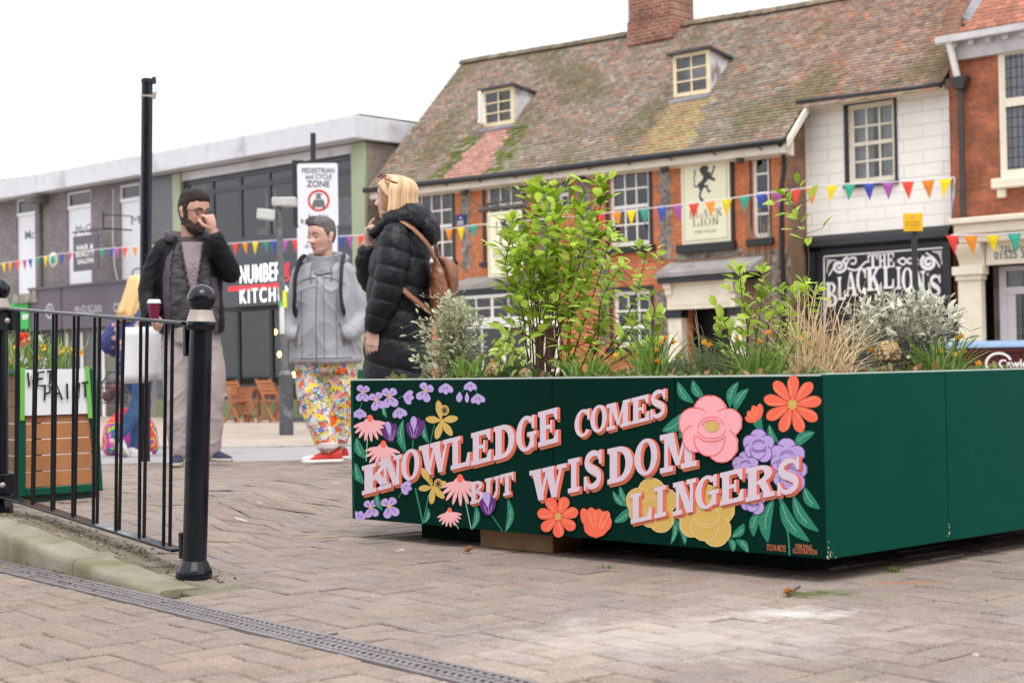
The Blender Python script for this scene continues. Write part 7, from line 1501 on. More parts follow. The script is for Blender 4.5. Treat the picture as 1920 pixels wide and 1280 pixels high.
# slimmer below the neck
def warp(root, fx_, fy_, z0, z1, skip=()):
    for o in kids(root):
        me = o.data
        if o.name.split('.')[0] in skip: continue
        n = len(me.vertices); co = np.empty(n * 3, 'f'); me.vertices.foreach_get('co', co); co = co.reshape(-1, 3); t = np.clip((co[:, 2] - z0) / (z1 - z0), 0, 1); t = t * t * (3 - 2 * t)
        co[:, 0] *= fx_ + (1 - fx_) * t; co[:, 1] *= fy_ + (1 - fy_) * t; me.vertices.foreach_set('co', co.ravel()); me.update()
warp(MAN, .86, .92, 1.46, 1.60)
# coffee cup and carrier bag
wmM = wm(MAN); cpw = wmM @ Vector((-.234, -.198, .955))
cup = thing('coffee_cup', 'maroon paper coffee cup with a white lid in the hand of the bearded man', 'cup', cpw)
m = MB(); m.lathe([(0, 0), (.029, 0), (.041, .112), (0, .112)], 24, cpw); autosmooth(m.build('cup', M('maroon_cup', (.16, .008, .035), .4), cup))
m = MB(); m.lathe([(.0, .108), (.0445, .108), (.0455, .116), (.043, .12), (.039, .133), (.036, .135), (.034, .129), (0, .129)], 24, cpw); autosmooth(m.build('lid', M('white_lid', (.72, .72, .72), .4), cup))
bgp = atd(267, 664, 10.6); bag = thing('carrier_bag', 'white paper carrier bag hanging beside the bearded man', 'bag', bgp)
bw_, bh_, bd_ = .125, .19, .05; m = MB(); r = random.Random(4); rs = []
for k_ in range(7):
    z = -bh_ + 2 * bh_ * k_ / 6; q = .86 + .14 * (1 - k_ / 6); ring = []
    for i in range(16):
        t = 2 * math.pi * i / 16; c, s_ = math.cos(t), math.sin(t); ring.append(bgp + Vector((bw_ * math.copysign(abs(c) ** .25, c) + r.uniform(-.004, .004), bd_ * q * math.copysign(abs(s_) ** .3, s_) * (1.2 - .5 * k_ / 6) + r.uniform(-.006, .006), z + .012 * math.copysign(1, c) * (1 - k_ / 6))))
    rs.append(ring)
m.rings(rs); m.build('paper_bag', M('white_paper', (.74, .74, .78), .6, var=.05, vs=9, bump=.3, bs=9), bag, True)
m = MB(); hw_ = wmM @ Vector((-.235, -.16, .93))
for sx in (-.05, .05): m.tube([bgp + Vector((sx, .02, bh_ - .01)), bgp + Vector((sx * .6, -.02, bh_ + .05)), hw_.lerp(bgp + Vector((0, 0, bh_ + .08)), .5)], .0035, 6)
m.build('handle', M('white_cord', (.7, .7, .7), .8), bag, True)

# ------------------------------------------------------------------ woman in grey jacket and patterned trousers
WG, wp = place_person('short haired woman in grey jacket and bright patterned trousers, hands in pockets', 612, 10.2, 867, -6)
hd2 = Head((-.005, -.02, 1.515), yaw=-36, pitch=7, sc=1.0)
b = MB(); hd2.build(b, False, neck=(.01, .045, -.2), nr=.054)
eloft(b, [(0, .02, .62, .15, .12), (0, .02, .9, .15, .11), (0, .02, 1.2, .15, .1), (0, .02, 1.31, .1, .07), (0, .02, 1.36, .05, .05)])
for sx in (-1, 1):
    limb(b, [(.15 * sx, .02, 1.28), (.21 * sx, .045, 1.0), (.17 * sx, -.09, .86)], [.045, .038, .03]); hand(b, (.165 * sx, -.10, .855), (-.3 * sx, -.1, -.8), (-.8 * sx, .4, 0), thumb=1, curl=.3, s_=.9)
    limb(b, [(.09 * sx, .02, .65), (.10, .05, .42) if sx > 0 else (-.075, 0, .42), (.06, .08, .08) if sx > 0 else (.015, -.02, .08)], [.07, .045, .034])
finish_body(b, 'body', WG, hd2, (.68, .42, .34)); hd2.eyes(WG, .45, iris=(.05, .05, .05), brow=(.14, .1, .08), bw=.0036)
GHAIR = M('grey_brown_hair', (.125, .11, .11), .55, var=.5, vs=60, bump=.8, bs=150, bd=.01, spec=.35)
hair_shell(hd2, 'hair', WG, GHAIR, lambda t, z: hl(t, z, .074, .06, -.012, -.055, .7, 1.2, 1.72) * (.012 + .003 + .009 * sstep(.05, .11, z) + .005 * math.cos(t) * sstep(.06, .1, z)), .003, 60)
m = MB(); r = random.Random(6)                      # swept-up fringe
for i in range(70):
    x0 = r.uniform(-.052, .045); z0_ = r.uniform(.080, .112); t0_ = x0 / .075; q0 = hd2.surf(t0_ * .9, z0_, .004, False, False); up2 = r.uniform(.012, .026)
    m.tube([hd2.p(*q0), hd2.p(q0.x - .010, q0.y - .004, q0.z + up2), hd2.p(q0.x - .030 + r.uniform(-.006, .006), q0.y - .006 + r.uniform(-.006, .01), q0.z + up2 * r.uniform(.6, 1.1))], [.0055, .005, .0012], 5)
m.build('fringe', GHAIR, WG, True, local=True)
GREY = M('grey_waterproof', (.325, .33, .36), .55, var=.08, vs=7, bump=.08, bs=200, spec=.4)
m = MB(); eloft(m, interp_secs([(0, .02, .665, .243, .185), (0, .02, .78, .238, .185), (0, .015, .95, .222, .18), (0, .01, 1.1, .212, .17), (0, .015, 1.22, .20, .145), (0, .02, 1.30, .165, .115), (0, .02, 1.345, .12, .095)]))
for sx, ex in ((-1, -.213), (1, .222)): limb(m, [(.150 * sx, .02, 1.275), (.188 * sx, .035, 1.14), (ex, .045, 1.0), (ex, .0, .92), (.190 * sx, -.105, .86)], [.072, .070, .066, .064, .058], 5, 18)
def creases(co, no): return -.006 * np.exp(-((co[:, 0] - .012) / .004) ** 2) * (co[:, 1] < 0) + .004 * np.exp(-((co[:, 0] - .02) / .03) ** 2) * (co[:, 1] < 0) * (co[:, 2] < 1.3) + .006 * np.exp(-((co[:, 2] - .69) / .018) ** 2)
gj = cloth('jacket', m, .0075, GREY, WG, .013, (6, 6, 4.2), .0006, smooth=3, extra=creases)
n_ = len(gj.data.vertices); gco = np.empty(n_ * 3, 'f'); gj.data.vertices.foreach_get('co', gco); gco = gco.reshape(-1, 3)
def seam(name, pts, rad=.0028, mat=None, off=.001):
    P_ = []
    for x, z in smoothpath(pts, 6):
        k_ = (np.abs(gco[:, 0] - x) < .012) & (np.abs(gco[:, 2] - z) < .012)
        if k_.any(): P_.append((x, float(gco[k_, 1].min()) - off, z))
    m = MB(); m.tube(P_, rad, 6); return m.build(name, mat or SEAM, WG, True, local=True)
SEAM = M('grey_seam', (.15, .15, .17), .6)
seam('placket_edge', [(-.018, .68), (-.016, 1.0), (-.012, 1.28)]); seam('placket_edge', [(.038, .68), (.036, 1.0), (.034, 1.28)], .002)
for sx in (-1, 1): seam('yoke_seam', [(.02 * sx, 1.235), (.10 * sx, 1.225), (.17 * sx, 1.19)], .0022); seam('pocket_edge', [(.135 * sx, .93), (.155 * sx, .85), (.165 * sx, .78)], .005); seam('side_seam', [(.12 * sx, 1.15), (.115 * sx, .95), (.12 * sx, .70)], .0018)
seam('hem_seam', [(-.21, .705), (-.1, .70), (.0, .70), (.1, .70), (.21, .705)], .002); seam('drawcord', [(-.055, 1.30), (-.06, 1.24), (-.052, 1.20)], .0035, SEAM, .003); seam('drawcord', [(.075, 1.30), (.082, 1.25), (.078, 1.21)], .0035, SEAM, .003)
m = MB()                                            # high collar with the hood rolled behind
for k_, (z, rr_) in enumerate(((1.325, .125), (1.365, .115), (1.395, .108))): pass
m.rings([[(.006 + (q + .012 * s_) * math.cos(t) * (1 + .05 * math.sin(3 * t)), .025 + (q * .95 + .012 * s_) * math.sin(t), z + .018 * math.sin(t) + .006 * math.cos(2 * t)) for t in np.linspace(0, 2 * math.pi, 30, endpoint=False)] for z, q, s_ in ((1.275, .150, 1), (1.32, .128, 1), (1.37, .112, 1), (1.40, .106, 1), (1.405, .102, 0), (1.395, .096, -1), (1.34, .1, -1), (1.30, .112, -1), (1.275, .150, 1))], False)
m.tube([(-.13, -.03, 1.335), (-.135, .06, 1.36), (-.07, .14, 1.385), (.07, .14, 1.385), (.14, .06, 1.365), (.135, -.03, 1.34)], [.02, .035, .042, .042, .036, .02], 10); cloth('collar', m, .007, M('grey_collar', (.20, .20, .225), .55, var=.2, vs=9), WG, .006, (9, 9, 9), .0005, smooth=2)
def doodle():
    k = NT('doodle_print'); c = (.74, .72, .70); cols = [(.75, .09, .02), (.85, .45, .03), (.02, .28, .16), (.1, .16, .5), (.8, .3, .35), (.25, .5, .62), (.9, .66, .05), (.75, .12, .03)]
    for i, cl in enumerate(cols):
        nt_ = k.n('ShaderNodeTexNoise'); nt_.inputs['Scale'].default_value = 15 + (i % 3) * 3; nt_.inputs['Detail'].default_value = .6; mp_ = k.n('ShaderNodeMapping'); mp_.inputs['Location'].default_value = (i * 3.7, i * 1.9, i * 5.1); k.l(k.obj(), mp_.inputs[0]); k.l(mp_.outputs[0], nt_.inputs['Vector'])
        if i % 3 == 1: f = k.mr(nt_.outputs[0], .62, .635, 0, 1)
        else:
            a = k.n('ShaderNodeMath', operation='SUBTRACT'); k.l(nt_.outputs[0], a.inputs[0]); a.inputs[1].default_value = .5; b_ = k.n('ShaderNodeMath', operation='ABSOLUTE'); k.l(a.outputs[0], b_.inputs[0]); f = k.mr(b_.outputs[0], .022, .03, 1, 0)
        c = k.mix(f, c, cl)
    k.color(c); k.b.inputs['Roughness'].default_value = .85; return k.m
m = MB(); eloft(m, interp_secs([(0, .02, .60, .205, .15), (0, .02, .70, .215, .16), (0, .02, .76, .2, .15)]))
limb(m, [(-.095, .01, .62), (-.08, -.01, .45), (-.03, -.02, .27), (.015, -.03, .12)], [.118, .112, .09, .07], 5, 18); limb(m, [(.095, .03, .62), (.10, .04, .45), (.085, .06, .28), (.06, .08, .13)], [.118, .112, .09, .068], 5, 18)
cloth('trousers', m, .009, doodle(), WG, .012, (7, 7, 7), .0006)
m = MB(); m.lathe([(.066, .095), (.071, .10), (.072, .135), (.067, .142), (.06, .135), (.058, .1)], 20, (.015, -.03, 0)); m.lathe([(.064, .105), (.069, .11), (.069, .14), (.064, .148), (.056, .14), (.055, .11)], 20, (.06, .08, 0)); cloth('turned_up_cuffs', m, .007, M('pale_cuff', (.66, .6, .6), .9, var=.08, vs=20), WG, .005, (20, 20, 20), smooth=1)
SHM = [M('red_canvas', (.5, .03, .022), .8, var=.1, vs=30), M('white_rubber', (.72, .7, .64), .5)]
for q_ in (((.045, -.02, .0), (-.92, -.38)), ((.06, .10, .012), (-.75, -.6))): m = MB(); shoe(m, *q_, .27, 0, 1, .08); m.build('shoe', SHM, WG, True, local=True)
m = MB(); d = Vector((-.92, -.38, 0)).normalized(); sd = Vector((-d.y, d.x, 0)); a = Vector((.045, -.02, 0))
m.rings([[a + d * t + sd * (w_ * c) + Vector((0, 0, z * e + .02)) for c, e in ((-1, .2), (-.7, .8), (0, 1), (.7, .8), (1, .2))] for t, w_, z in ((.125, .044, .036), (.155, .046, .034), (.19, .036, .026), (.206, .018, .016))])
for i in range(4): q = a + d * (.045 + .025 * i) + Vector((0, 0, .083 - .010 * i)); m.tube([q - sd * .026, q + sd * .026 + d * .012], .004, 5)
m.tube([a + d * .03 + Vector((0, 0, .085)) + sd * .01, a + d * .03 + sd * .045 + Vector((0, 0, .07))], .004, 5); m.build('toe_cap_and_laces', M('white_lace', (.78, .76, .72), .7), WG, True, local=True)
m = MB(); m.lathe([(.038, .06), (.036, .11), (.0, .11)], 14, (.03, -.02, 0)); m.build('sock', M('blue_sock', (.03, .04, .2), .9), WG, True, local=True)
bp = thing('backpack', 'black backpack worn by the woman in the grey jacket, straps showing', 'backpack', wm(WG) @ Vector((0, .25, 1.1)), R(-6)); BM = M('black_nylon', (.015, .015, .017), .7, var=.2, vs=30)
iw = wm(WG); m = MB(); eloft(m, interp_secs([(0, .27, .86, .13, .07), (0, .28, .95, .15, .09), (0, .28, 1.15, .145, .09), (0, .27, 1.27, .12, .07), (0, .26, 1.3, .08, .05)])); me = remesh(m, .012, 3); me.transform(iw); me.materials.append(BM); link('pack', me, bp)
for sx in (-1, 1):
    m = MB(); path = smoothpath([(.115 * sx, .16, 1.30), (.135 * sx, .06, 1.372), (.145 * sx, -.07, 1.342), (.155 * sx, -.155, 1.24), (.155 * sx, -.178, 1.12), (.165 * sx, -.15, 1.02), (.16 * sx, -.02, .98)], 5); m.tube(path, .034, 10, ell=(1, .32)); me = remesh(m, .006, 2); me.transform(iw); me.materials.append(BM); link('strap', me, bp)

# ------------------------------------------------------------------ woman in long black puffer coat, seen from her left
WB, wq = place_person('fair haired woman in a long black quilted coat, hand at her chin', 748, 8.7, 897, -96)
hd3 = Head((0, -.005, 1.60), yaw=-7, pitch=-4, sc=1.02)
b = MB(); hd3.build(b, False, neck=(0, .05, -.2), nr=.052)
eloft(b, [(0, .02, .6, .15, .12), (0, .02, .9, .15, .11), (0, .02, 1.25, .15, .1), (0, .02, 1.38, .1, .07), (0, .02, 1.43, .05, .05)])
limb(b, [(.16, .02, 1.36), (.2, .0, 1.08), (.2, -.075, .87)], [.045, .038, .03]); hand(b, (.205, -.088, .855), (.0, -.16, -.98), (-.95, .25, 0), thumb=-1, curl=.2, s_=1.0)
limb(b, [(-.15, .02, 1.36), (-.14, -.16, 1.16), (-.03, -.165, 1.33)], [.045, .04, .03]); hand(b, (-.02, -.165, 1.345), (.12, .02, 1), (.1, 1, -.1), thumb=1, curl=.6, curls=(.22, .75, .85, .9, .35), s_=.98)
for sx in (-1, 1): limb(b, [(.08 * sx, .02, .65), (.08 * sx, 0, .4), (.07 * sx, .03, .06)], [.08, .055, .04])
m_ = MB(); [limb(m_, [(.08 * sx, .02, .62), (.08 * sx, 0, .38), (.07 * sx, .03, .06)], [.10, .072, .058], 5, 14) for sx in (-1, 1)]; cloth('trousers', m_, .011, JK, WB, .006, (8, 8, 9))
for sx in (-1, 1): m_ = MB(); shoe(m_, (.07 * sx, .04, 0), (0, -1), .26); m_.build('shoe', [JK, JK], WB, True, local=True)
finish_body(b, 'body', WB, hd3, (.68, .43, .35)); hd3.eyes(WB, .45, brow=(.25, .16, .09), bw=.003)
r = random.Random(12); m = MB()                      # fair bob, lock by lock
for i in range(520):
    az = r.uniform(-1.62, 1.62); sx, cy = math.sin(az), math.cos(az); ly = .006 + r.uniform(0, .013); wv = r.uniform(-.006, .006); part = r.uniform(-.012, .012)
    T_ = lambda zz, o_=0: hd3.surf(math.pi - abs(az) if az >= 0 else -(math.pi - abs(az)), zz, ly + o_, False, False)
    P_ = [(part, -.050 + .05 * r.random() + .02 * cy, .1285)]
    for zz, o_ in ((.112, .004), (.085, .007), (.05, .008), (.01, .009)): q = T_(zz, o_); P_.append((q.x + wv * .4, q.y, zz))
    q = T_(-.01, .012); kx, ky = q.x, q.y; ln = -.120 - .03 * r.random() - .035 * max(0, 1 - cy) + .02 * cy
    for f, g_ in ((.33, 1.05), (.66, 1.06), (.88, .99), (1.0, .90 + r.uniform(-.05, .05))): P_.append((kx * g_ + wv, .012 + (ky - .012) * g_ * (1.05 if cy > .3 else 1), -.01 + (ln + .01) * f))
    t = r.random(); c = np.array((.58, .34, .16)) * (1 - t) + np.array((.86, .62, .40)) * t; c = c * (.62 if r.random() < .16 else 1)
    Q = smoothpath([tuple(hd3.p(*q)) for q in P_], 2); w_ = r.uniform(.005, .0095); m.tube(Q, [w_ * (1 - .6 * (k_ / (len(Q) - 1)) ** 3) for k_ in range(len(Q))], 6, 0, tuple(c))
for i in range(60):                                  # front locks drawn back over the ear
    sd_ = r.choice((-1, 1)); z0_ = r.uniform(.075, .105); q0 = hd3.surf(sd_ * r.uniform(.25, .75), z0_, .006, False, False); q1 = hd3.surf(sd_ * 1.15, .055 + r.uniform(-.015, .015), .016, False, False); q2 = hd3.surf(sd_ * 1.55, -.01, .02, False, False); t = r.random(); c = np.array((.58, .34, .16)) * (1 - t) + np.array((.86, .62, .40)) * t
    Q = smoothpath([tuple(hd3.p(*q)) for q in (q0, q1, q2, (q2.x * 1.02, q2.y + .012, -.07), (q2.x * .9, q2.y + .01, -.135 - .03 * r.random()))], 3); m.tube(Q, [.007 * (1 - .5 * (k_ / (len(Q) - 1)) ** 2) for k_ in range(len(Q))], 6, 0, tuple(c))
BL = M('fair_hair', rough=.45, attr=True, var=.15, vs=80, spec=.5, bump=.3, bs=200, bd=.003); m.build('hair', BL, WB, True, local=True)
hair_shell(hd3, 'under_hair', WB, M('fair_hair_roots', (.46, .27, .13), .6, var=.3, vs=60), lambda t, z: hl(t, z, .078, .05, -.12, -.12, .6, 1.0, 1.5) * .021, .002, 50)
sg = thing('sunglasses', 'sunglasses pushed up on the fair hair of the woman in black', 'sunglasses', wm(WB) @ hd3.p(0, -.07, .13)); iw = wm(WB); m = MB()
for sx in (-1, 1): hd3.ell(m, (.032 * sx, -.075, .125), (.028, .006, .02), rot=Matrix.Rotation(R(-50), 3, 'X')); m.tube([hd3.p(.06 * sx, -.072, .122), hd3.p(.09 * sx, -.02, .10), hd3.p(.095 * sx, .05, .08)], .004, 6)
m.v = [tuple(iw @ Vector(p)) for p in m.v]; m.build('lenses', M('tortoise_pink', (.16, .035, .05), .2), sg, True)
COAT = M('black_quilted_nylon', (.006, .0065, .010), .5, var=.25, vs=10, bump=.12, bs=110, spec=.33)
def puff(per, amp, phase=0, axis=2): 
    def f(co, no):
        z = co[:, axis] + phase + .25 * co[:, 1] + .012 * nz(co, 6); s_ = np.abs(np.sin(math.pi * z / per)); return amp * (s_ ** .5 - .6) + .30 * amp * nz(co, (42, 42, 13), 4) * (1 - s_) + .12 * amp * nz(co, 30, 7)
    return f
m = MB(); eloft(m, interp_secs([(0, .0, .42, .215, .20), (0, .0, .6, .22, .205), (0, .0, .8, .215, .20), (0, .01, 1.0, .205, .19), (0, .02, 1.18, .20, .185), (0, .03, 1.32, .185, .165), (0, .035, 1.41, .14, .125), (0, .03, 1.46, .10, .10)]))
m.v = [(x, y * .94 + .006, z) for x, y, z in m.v]; cloth('coat', m, .008, COAT, WB, .004, (8, 8, 9), .0012, smooth=3, extra=puff(.16, .0125))
m = MB(); limb(m, [(.165, .03, 1.36), (.20, .02, 1.2), (.212, -.01, 1.05), (.208, -.055, .95), (.205, -.078, .88)], [.09, .092, .085, .078, .066], 5, 20)
cloth('sleeve', m, .007, COAT, WB, .004, (11, 11, 9), .0012, smooth=2, extra=puff(.10, .0095))
m = MB(); limb(m, [(-.165, .03, 1.36), (-.18, -.07, 1.2), (-.15, -.155, 1.14), (-.09, -.175, 1.21), (-.045, -.172, 1.29)], [.09, .088, .082, .074, .066], 5, 20); cloth('sleeve', m, .007, COAT, WB, .004, (11, 11, 9), .0012, smooth=2, extra=puff(.088, .010))
m = MB(); m.tube(smoothpath([(.10, -.12, 1.39), (.125, -.02, 1.45), (.12, .10, 1.49), (.0, .17, 1.475), (-.12, .10, 1.49), (-.125, -.02, 1.45), (-.10, -.12, 1.39)], 4), [.025] * 4 + [.05] * 4 + [.072] * 9 + [.05] * 4 + [.025] * 4, 12, ell=(1.15, .8)); m.ell((0, .20, 1.415), (.12, .06, .095)); cloth('hood', m, .008, COAT, WB, .010, (12, 12, 12), .003, smooth=3)
# leather backpack on her back
TAN = M('tan_leather', (.235, .088, .038), .42, var=.22, vs=9, bump=.15, bs=60, spec=.5, coat=.15); LB = thing('leather_backpack', 'tan leather backpack on the back of the woman in the black coat', 'backpack', iw @ Vector((.0, .25, 1.05)), R(-96))
def onback(mb, name, vox, wr=.004): me = remesh(mb, vox, 3); displace(me, lambda co, no: wr * nz(co, 16) + wr * .5 * nz(co, 40)); me.transform(iw); me.materials.append(TAN); return link(name, me, LB)
m = MB(); eloft(m, interp_secs([(.03, .285, .90, .13, .065), (.03, .295, .95, .145, .085), (.03, .295, 1.1, .14, .085), (.03, .285, 1.2, .12, .06), (.03, .28, 1.235, .11, .04)])); m.v = [(x, .225 + (y - .225) * .76, z) for x, y, z in m.v]; onback(m, 'pack', .009, .008)
m = MB(); eloft(m, interp_secs([(.03, .36, 1.04, .085, .02), (.03, .37, 1.1, .12, .03), (.03, .36, 1.18, .13, .04), (.03, .31, 1.245, .125, .05), (.03, .26, 1.255, .11, .03)])); m.v = [(x, .225 + (y - .225) * .76, z) for x, y, z in m.v]; onback(m, 'flap', .008, .005)
m = MB(); m.tube(smoothpath([(.10, .25, 1.22), (.14, .225, 1.30), (.172, .16, 1.385), (.165, .08, 1.45), (.13, .01, 1.475), (.09, -.03, 1.46)], 5), .02, 8, ell=(1, .3)); onback(m, 'shoulder_strap', .005, .001)
m = MB(); m.tube(smoothpath([(.115, .235, .93), (.185, .19, .97), (.225, .10, 1.05), (.225, .05, 1.10)], 5), .02, 8, ell=(1, .3)); onback(m, 'lower_strap', .005, .001)
m = MB(); m.tube(smoothpath([(.03, .25, 1.25), (.05, .25, 1.31), (.03, .25, 1.33), (.01, .25, 1.31), (.03, .25, 1.25)], 4), .008, 8); onback(m, 'grab_handle', .004, .0)

# ------------------------------------------------------------------ fair haired woman walking away behind the man
WF, wr_ = place_person('long haired fair woman in a blue floral top and jeans, half hidden behind the man', 262, 13.3, 857, 150)
hd4 = Head((0, -.02, 1.47), yaw=10, pitch=10, sc=1.0); b = MB(); hd4.build(b, False); eloft(b, [(0, .02, .7, .14, .1), (0, .02, 1.0, .14, .1), (0, .02, 1.2, .14, .09), (0, .02, 1.29, .06, .05)])
limb(b, [(.14, .02, 1.22), (.26, .06, 1.02), (.2, -.1, .92)], [.045, .04, .03]); hand(b, (.19, -.11, .915), (-.2, -.6, -.5), (-1, 0, 0), curl=.6, s_=.95); limb(b, [(-.14, .02, 1.22), (-.2, .05, 1.0), (-.17, -.1, .85)], [.045, .04, .03]); hand(b, (-.17, -.11, .84), (.1, -.4, -.8), (1, 0, 0), curl=.6, s_=.95)
limb(b, [(.08, .02, .75), (.07, -.14, .45), (.06, -.03, .09)], [.075, .055, .04]); limb(b, [(-.07, .02, .75), (-.04, .06, .45), (.03, .28, .16)], [.075, .055, .04])
finish_body(b, 'body', WF, hd4, (.66, .42, .34), vox=.008); r = random.Random(13); m = MB()
for i in range(240):
    az = r.uniform(-2.2, 2.2); sx, cy = math.sin(az), math.cos(az); ly = r.uniform(0, .012); ln = r.uniform(-.32, -.24); Q = smoothpath([tuple(hd4.p(*q)) for q in ((0, -.02, .128), ((.07 + ly) * sx, .01 + .085 * cy, .09), ((.088 + ly) * sx, .012 + .108 * cy, 0), ((.09 + ly) * sx + .02, .03 + .11 * abs(cy), -.12), ((.085 + ly) * sx + .05, .06 + .10 * abs(cy), ln))], 3)
    t = r.random(); m.tube(Q, [.009 * (1 - .5 * (k_ / (len(Q) - 1)) ** 2) for k_ in range(len(Q))], 5, 0, tuple(np.array((.62, .38, .14)) * (1 - t) + np.array((.85, .6, .3)) * t))
m.build('hair', BL, WF, True, local=True)
def floral():
    k = NT('floral_print'); v = k.n('ShaderNodeTexVoronoi'); v.inputs['Scale'].default_value = 13; k.l(k.obj(), v.inputs['Vector']); c = k.mix(k.mr(v.outputs['Distance'], .3, .34, 1, 0), (.045, .06, .19), (.5, .26, .3)); c = k.mix(k.mr(v.outputs['Distance'], .12, .15, 1, 0), c, (.75, .6, .5)); k.color(c); k.b.inputs['Roughness'].default_value = .85; return k.m
FL = floral(); m = MB(); eloft(m, interp_secs([(0, .02, .82, .19, .14), (0, .02, .95, .175, .14), (0, .02, 1.12, .175, .13), (0, .02, 1.24, .15, .1), (0, .02, 1.3, .08, .075)])); limb(m, [(.14, .02, 1.22), (.22, .05, 1.1), (.28, .06, 1.0), (.25, -.03, .95)], [.075, .09, .095, .085], 4, 14); limb(m, [(-.14, .02, 1.22), (-.2, .05, 1.1), (-.21, .03, 1.0), (-.18, -.08, .88)], [.075, .085, .08, .06], 4, 14); cloth('floral_top', m, .012, FL, WF, .012, (9, 9, 7))
m = MB(); eloft(m, interp_secs([(0, .02, .74, .16, .125), (0, .02, .84, .165, .13), (0, .02, .9, .15, .12)])); limb(m, [(.08, .02, .78), (.075, -.12, .48), (.065, -.04, .26), (.06, -.02, .1)], [.098, .078, .062, .056], 5, 14); limb(m, [(-.075, .02, .78), (-.045, .04, .48), (-.01, .16, .3), (.025, .26, .18)], [.098, .078, .062, .056], 5, 14); cloth('jeans', m, .011, M('blue_denim', (.035, .085, .2), .85, var=.25, vs=14, bump=.2, bs=150), WF, .008, (9, 9, 11))
m = MB(); shoe(m, (.06, .0, 0), (0, -1), .26); m.build('shoe', [M('white_trainer', (.66, .64, .62), .7), M('trainer_sole', (.6, .58, .55), .7)], WF, True, local=True)
m = MB(); shoe(m, (0, 0, 0), (0, -1), .26); m.v = [tuple(Matrix.Rotation(R(52), 3, 'X') @ (Vector(p) - Vector((0, -.17, 0))) + Vector((.03, .16, .015))) for p in m.v]; m.build('shoe', [M('white_trainer', (.66, .64, .62), .7), M('trainer_sole', (.6, .58, .55), .7)], WF, True, local=True)
# ================================================================== street furniture and small things
def post_pts(px0, py0, px1, Y=None):
    b_ = atg(px0, py0) if Y is None else atd(px0, py0, Y); return b_
# tall black pole behind the man
pb = atg(270, 866); pt = atd(276, 148, pb.y); w_ = 22 / FPX * pb.y / 2; POLE = thing('black_pole', 'tall plain black pole with two metal straps near its top, behind the bearded man', 'pole', pb)
m = MB(); m.tube([pb + Vector((0, 0, -.1)), pb.lerp(pt, .5), pt], [w_, w_ * .98, w_ * .96], 20); autosmooth(m.build('pole', BLACK, POLE))
ax = (pt - pb).normalized(); H_ = (pt - pb).length
for d in (.02, .135): m = MB(); m.lathe([(0, -.008), (w_ * 1.05, -.008), (w_ * 1.06, .008), (0, .008)], 20, pt - ax * d, ax=ax); m.obox(pt - ax * (d - .004) + Vector((w_ * 1.25, -.01, 0)), (.014, 0, 0), (0, .012, 0), (0, 0, .026)); m.build('strap', STEEL if d > .1 else BLACKM, POLE)
m = MB(); q = pt + Vector((w_ * 1.35, 0, 0)); m.tube([q + Vector((0, 0, -.02)), q + Vector((.012, 0, -.05)), q + Vector((.01, 0, -.1)), q + Vector((-.004, 0, -.14))], .003, 5); m.tube([q, q + Vector((.012, 0, .05))], .002, 5); m.build('loose_cable_tie', BLACKM, POLE)
# pedestrian zone sign
zb = atg(587, 812); zt1 = atd(587, 250, zb.y); Z = thing('zone_sign', 'tall white pedestrian zone traffic sign with a red ring on a dark post', 'traffic sign', zb)
m = MB(); m.tube([zb + Vector((0, 0, -.1)), zt1], .036, 14); autosmooth(m.build('post', BLACKM, Z))
ZY = zb.y - .06
def zq(x, y, o=0): return atd(x, y, ZY - o)
def plate(x0, y0, x1, y1, t, name, mat, rad=.03):
    a, c = zq(x0, y0), zq(x1, y1); m = MB(); lo_, hi_ = (a.x, c.z), (c.x, a.z); P = []
    for cx, cz, s0 in ((hi_[0] - rad, hi_[1] - rad, 0), (lo_[0] + rad, hi_[1] - rad, 90), (lo_[0] + rad, lo_[1] + rad, 180), (hi_[0] - rad, lo_[1] + rad, 270)):
        for k_ in range(5): t_ = R(s0 + 22.5 * k_); P.append((cx + rad * math.cos(t_), ZY, cz + rad * math.sin(t_)))
    m.prism(P, (0, t, 0)); return m.build(name, mat, Z)
SGW = M('sign_white', (.72, .735, .77), .35, var=.02); plate(557, 307, 634.5, 424, .02, 'upper_plate', SGW); plate(557, 425.5, 634.5, 560, .02, 'lower_plate', SGW)
m = MB(); a, c = zq(547, 300), zq(556, 424); m.box(a.x, c.x + .1, ZY + .03, ZY + .05, c.z, a.z); m.build('back_plate', BLACKM, Z)
def ztext(m, s_, x0, y0, x1, y1, bold=.015, o=.004): return text_on(m, s_, lambda u, v: zq(x0 + (x1 - x0) * u, y1 + (y0 - y1) * v, o), 0, bold)
m = MB(); ztext(m, 'PEDESTRIAN', 566, 315, 627, 324.5); ztext(m, 'and CYCLE', 573, 326.5, 622, 335.5); ztext(m, 'ZONE', 575, 338.5, 618, 351, .02); ztext(m, 'Tues & Sat', 577, 402, 616, 409); ztext(m, '9.30 - 4', 563, 411, 606, 420); ztext(m, 'for', 576, 440, 586.5, 447.5); ztext(m, 'and', 576, 450, 588, 456); ztext(m, 'to un', 571.5, 458, 591, 465); 
def zp(pts): m.poly([zq(x, y, .0045 + len(m.f) * 1e-6) for x, y in pts])
for q in ([(586, 391), (586, 381), (589, 374), (606, 374), (609, 381), (609, 391), (605, 391), (605, 388), (590, 388), (590, 391)], [(592, 372), (594, 366), (597, 361), (600, 366), (603, 372)], [(589, 366), (593, 363), (602, 363), (606, 366), (602, 365), (593, 365)]): m.add([zq(x, y, .0045 + len(m.f) * 1e-6) for x, y in q], [tuple(t) for t in tessellate_polygon([[Vector((x, -y, 0)) for x, y in q]])])
m.build('lettering', INK, Z)
m = MB()
for q in arc(597.5, 376, 20.5, 20.5, 0, 360, 4, 4, 30): m.poly([zq(x, y, .0035) for x, y in q])
m.build('red_ring', M('sign_red', (.62, .02, .025), .4), Z)
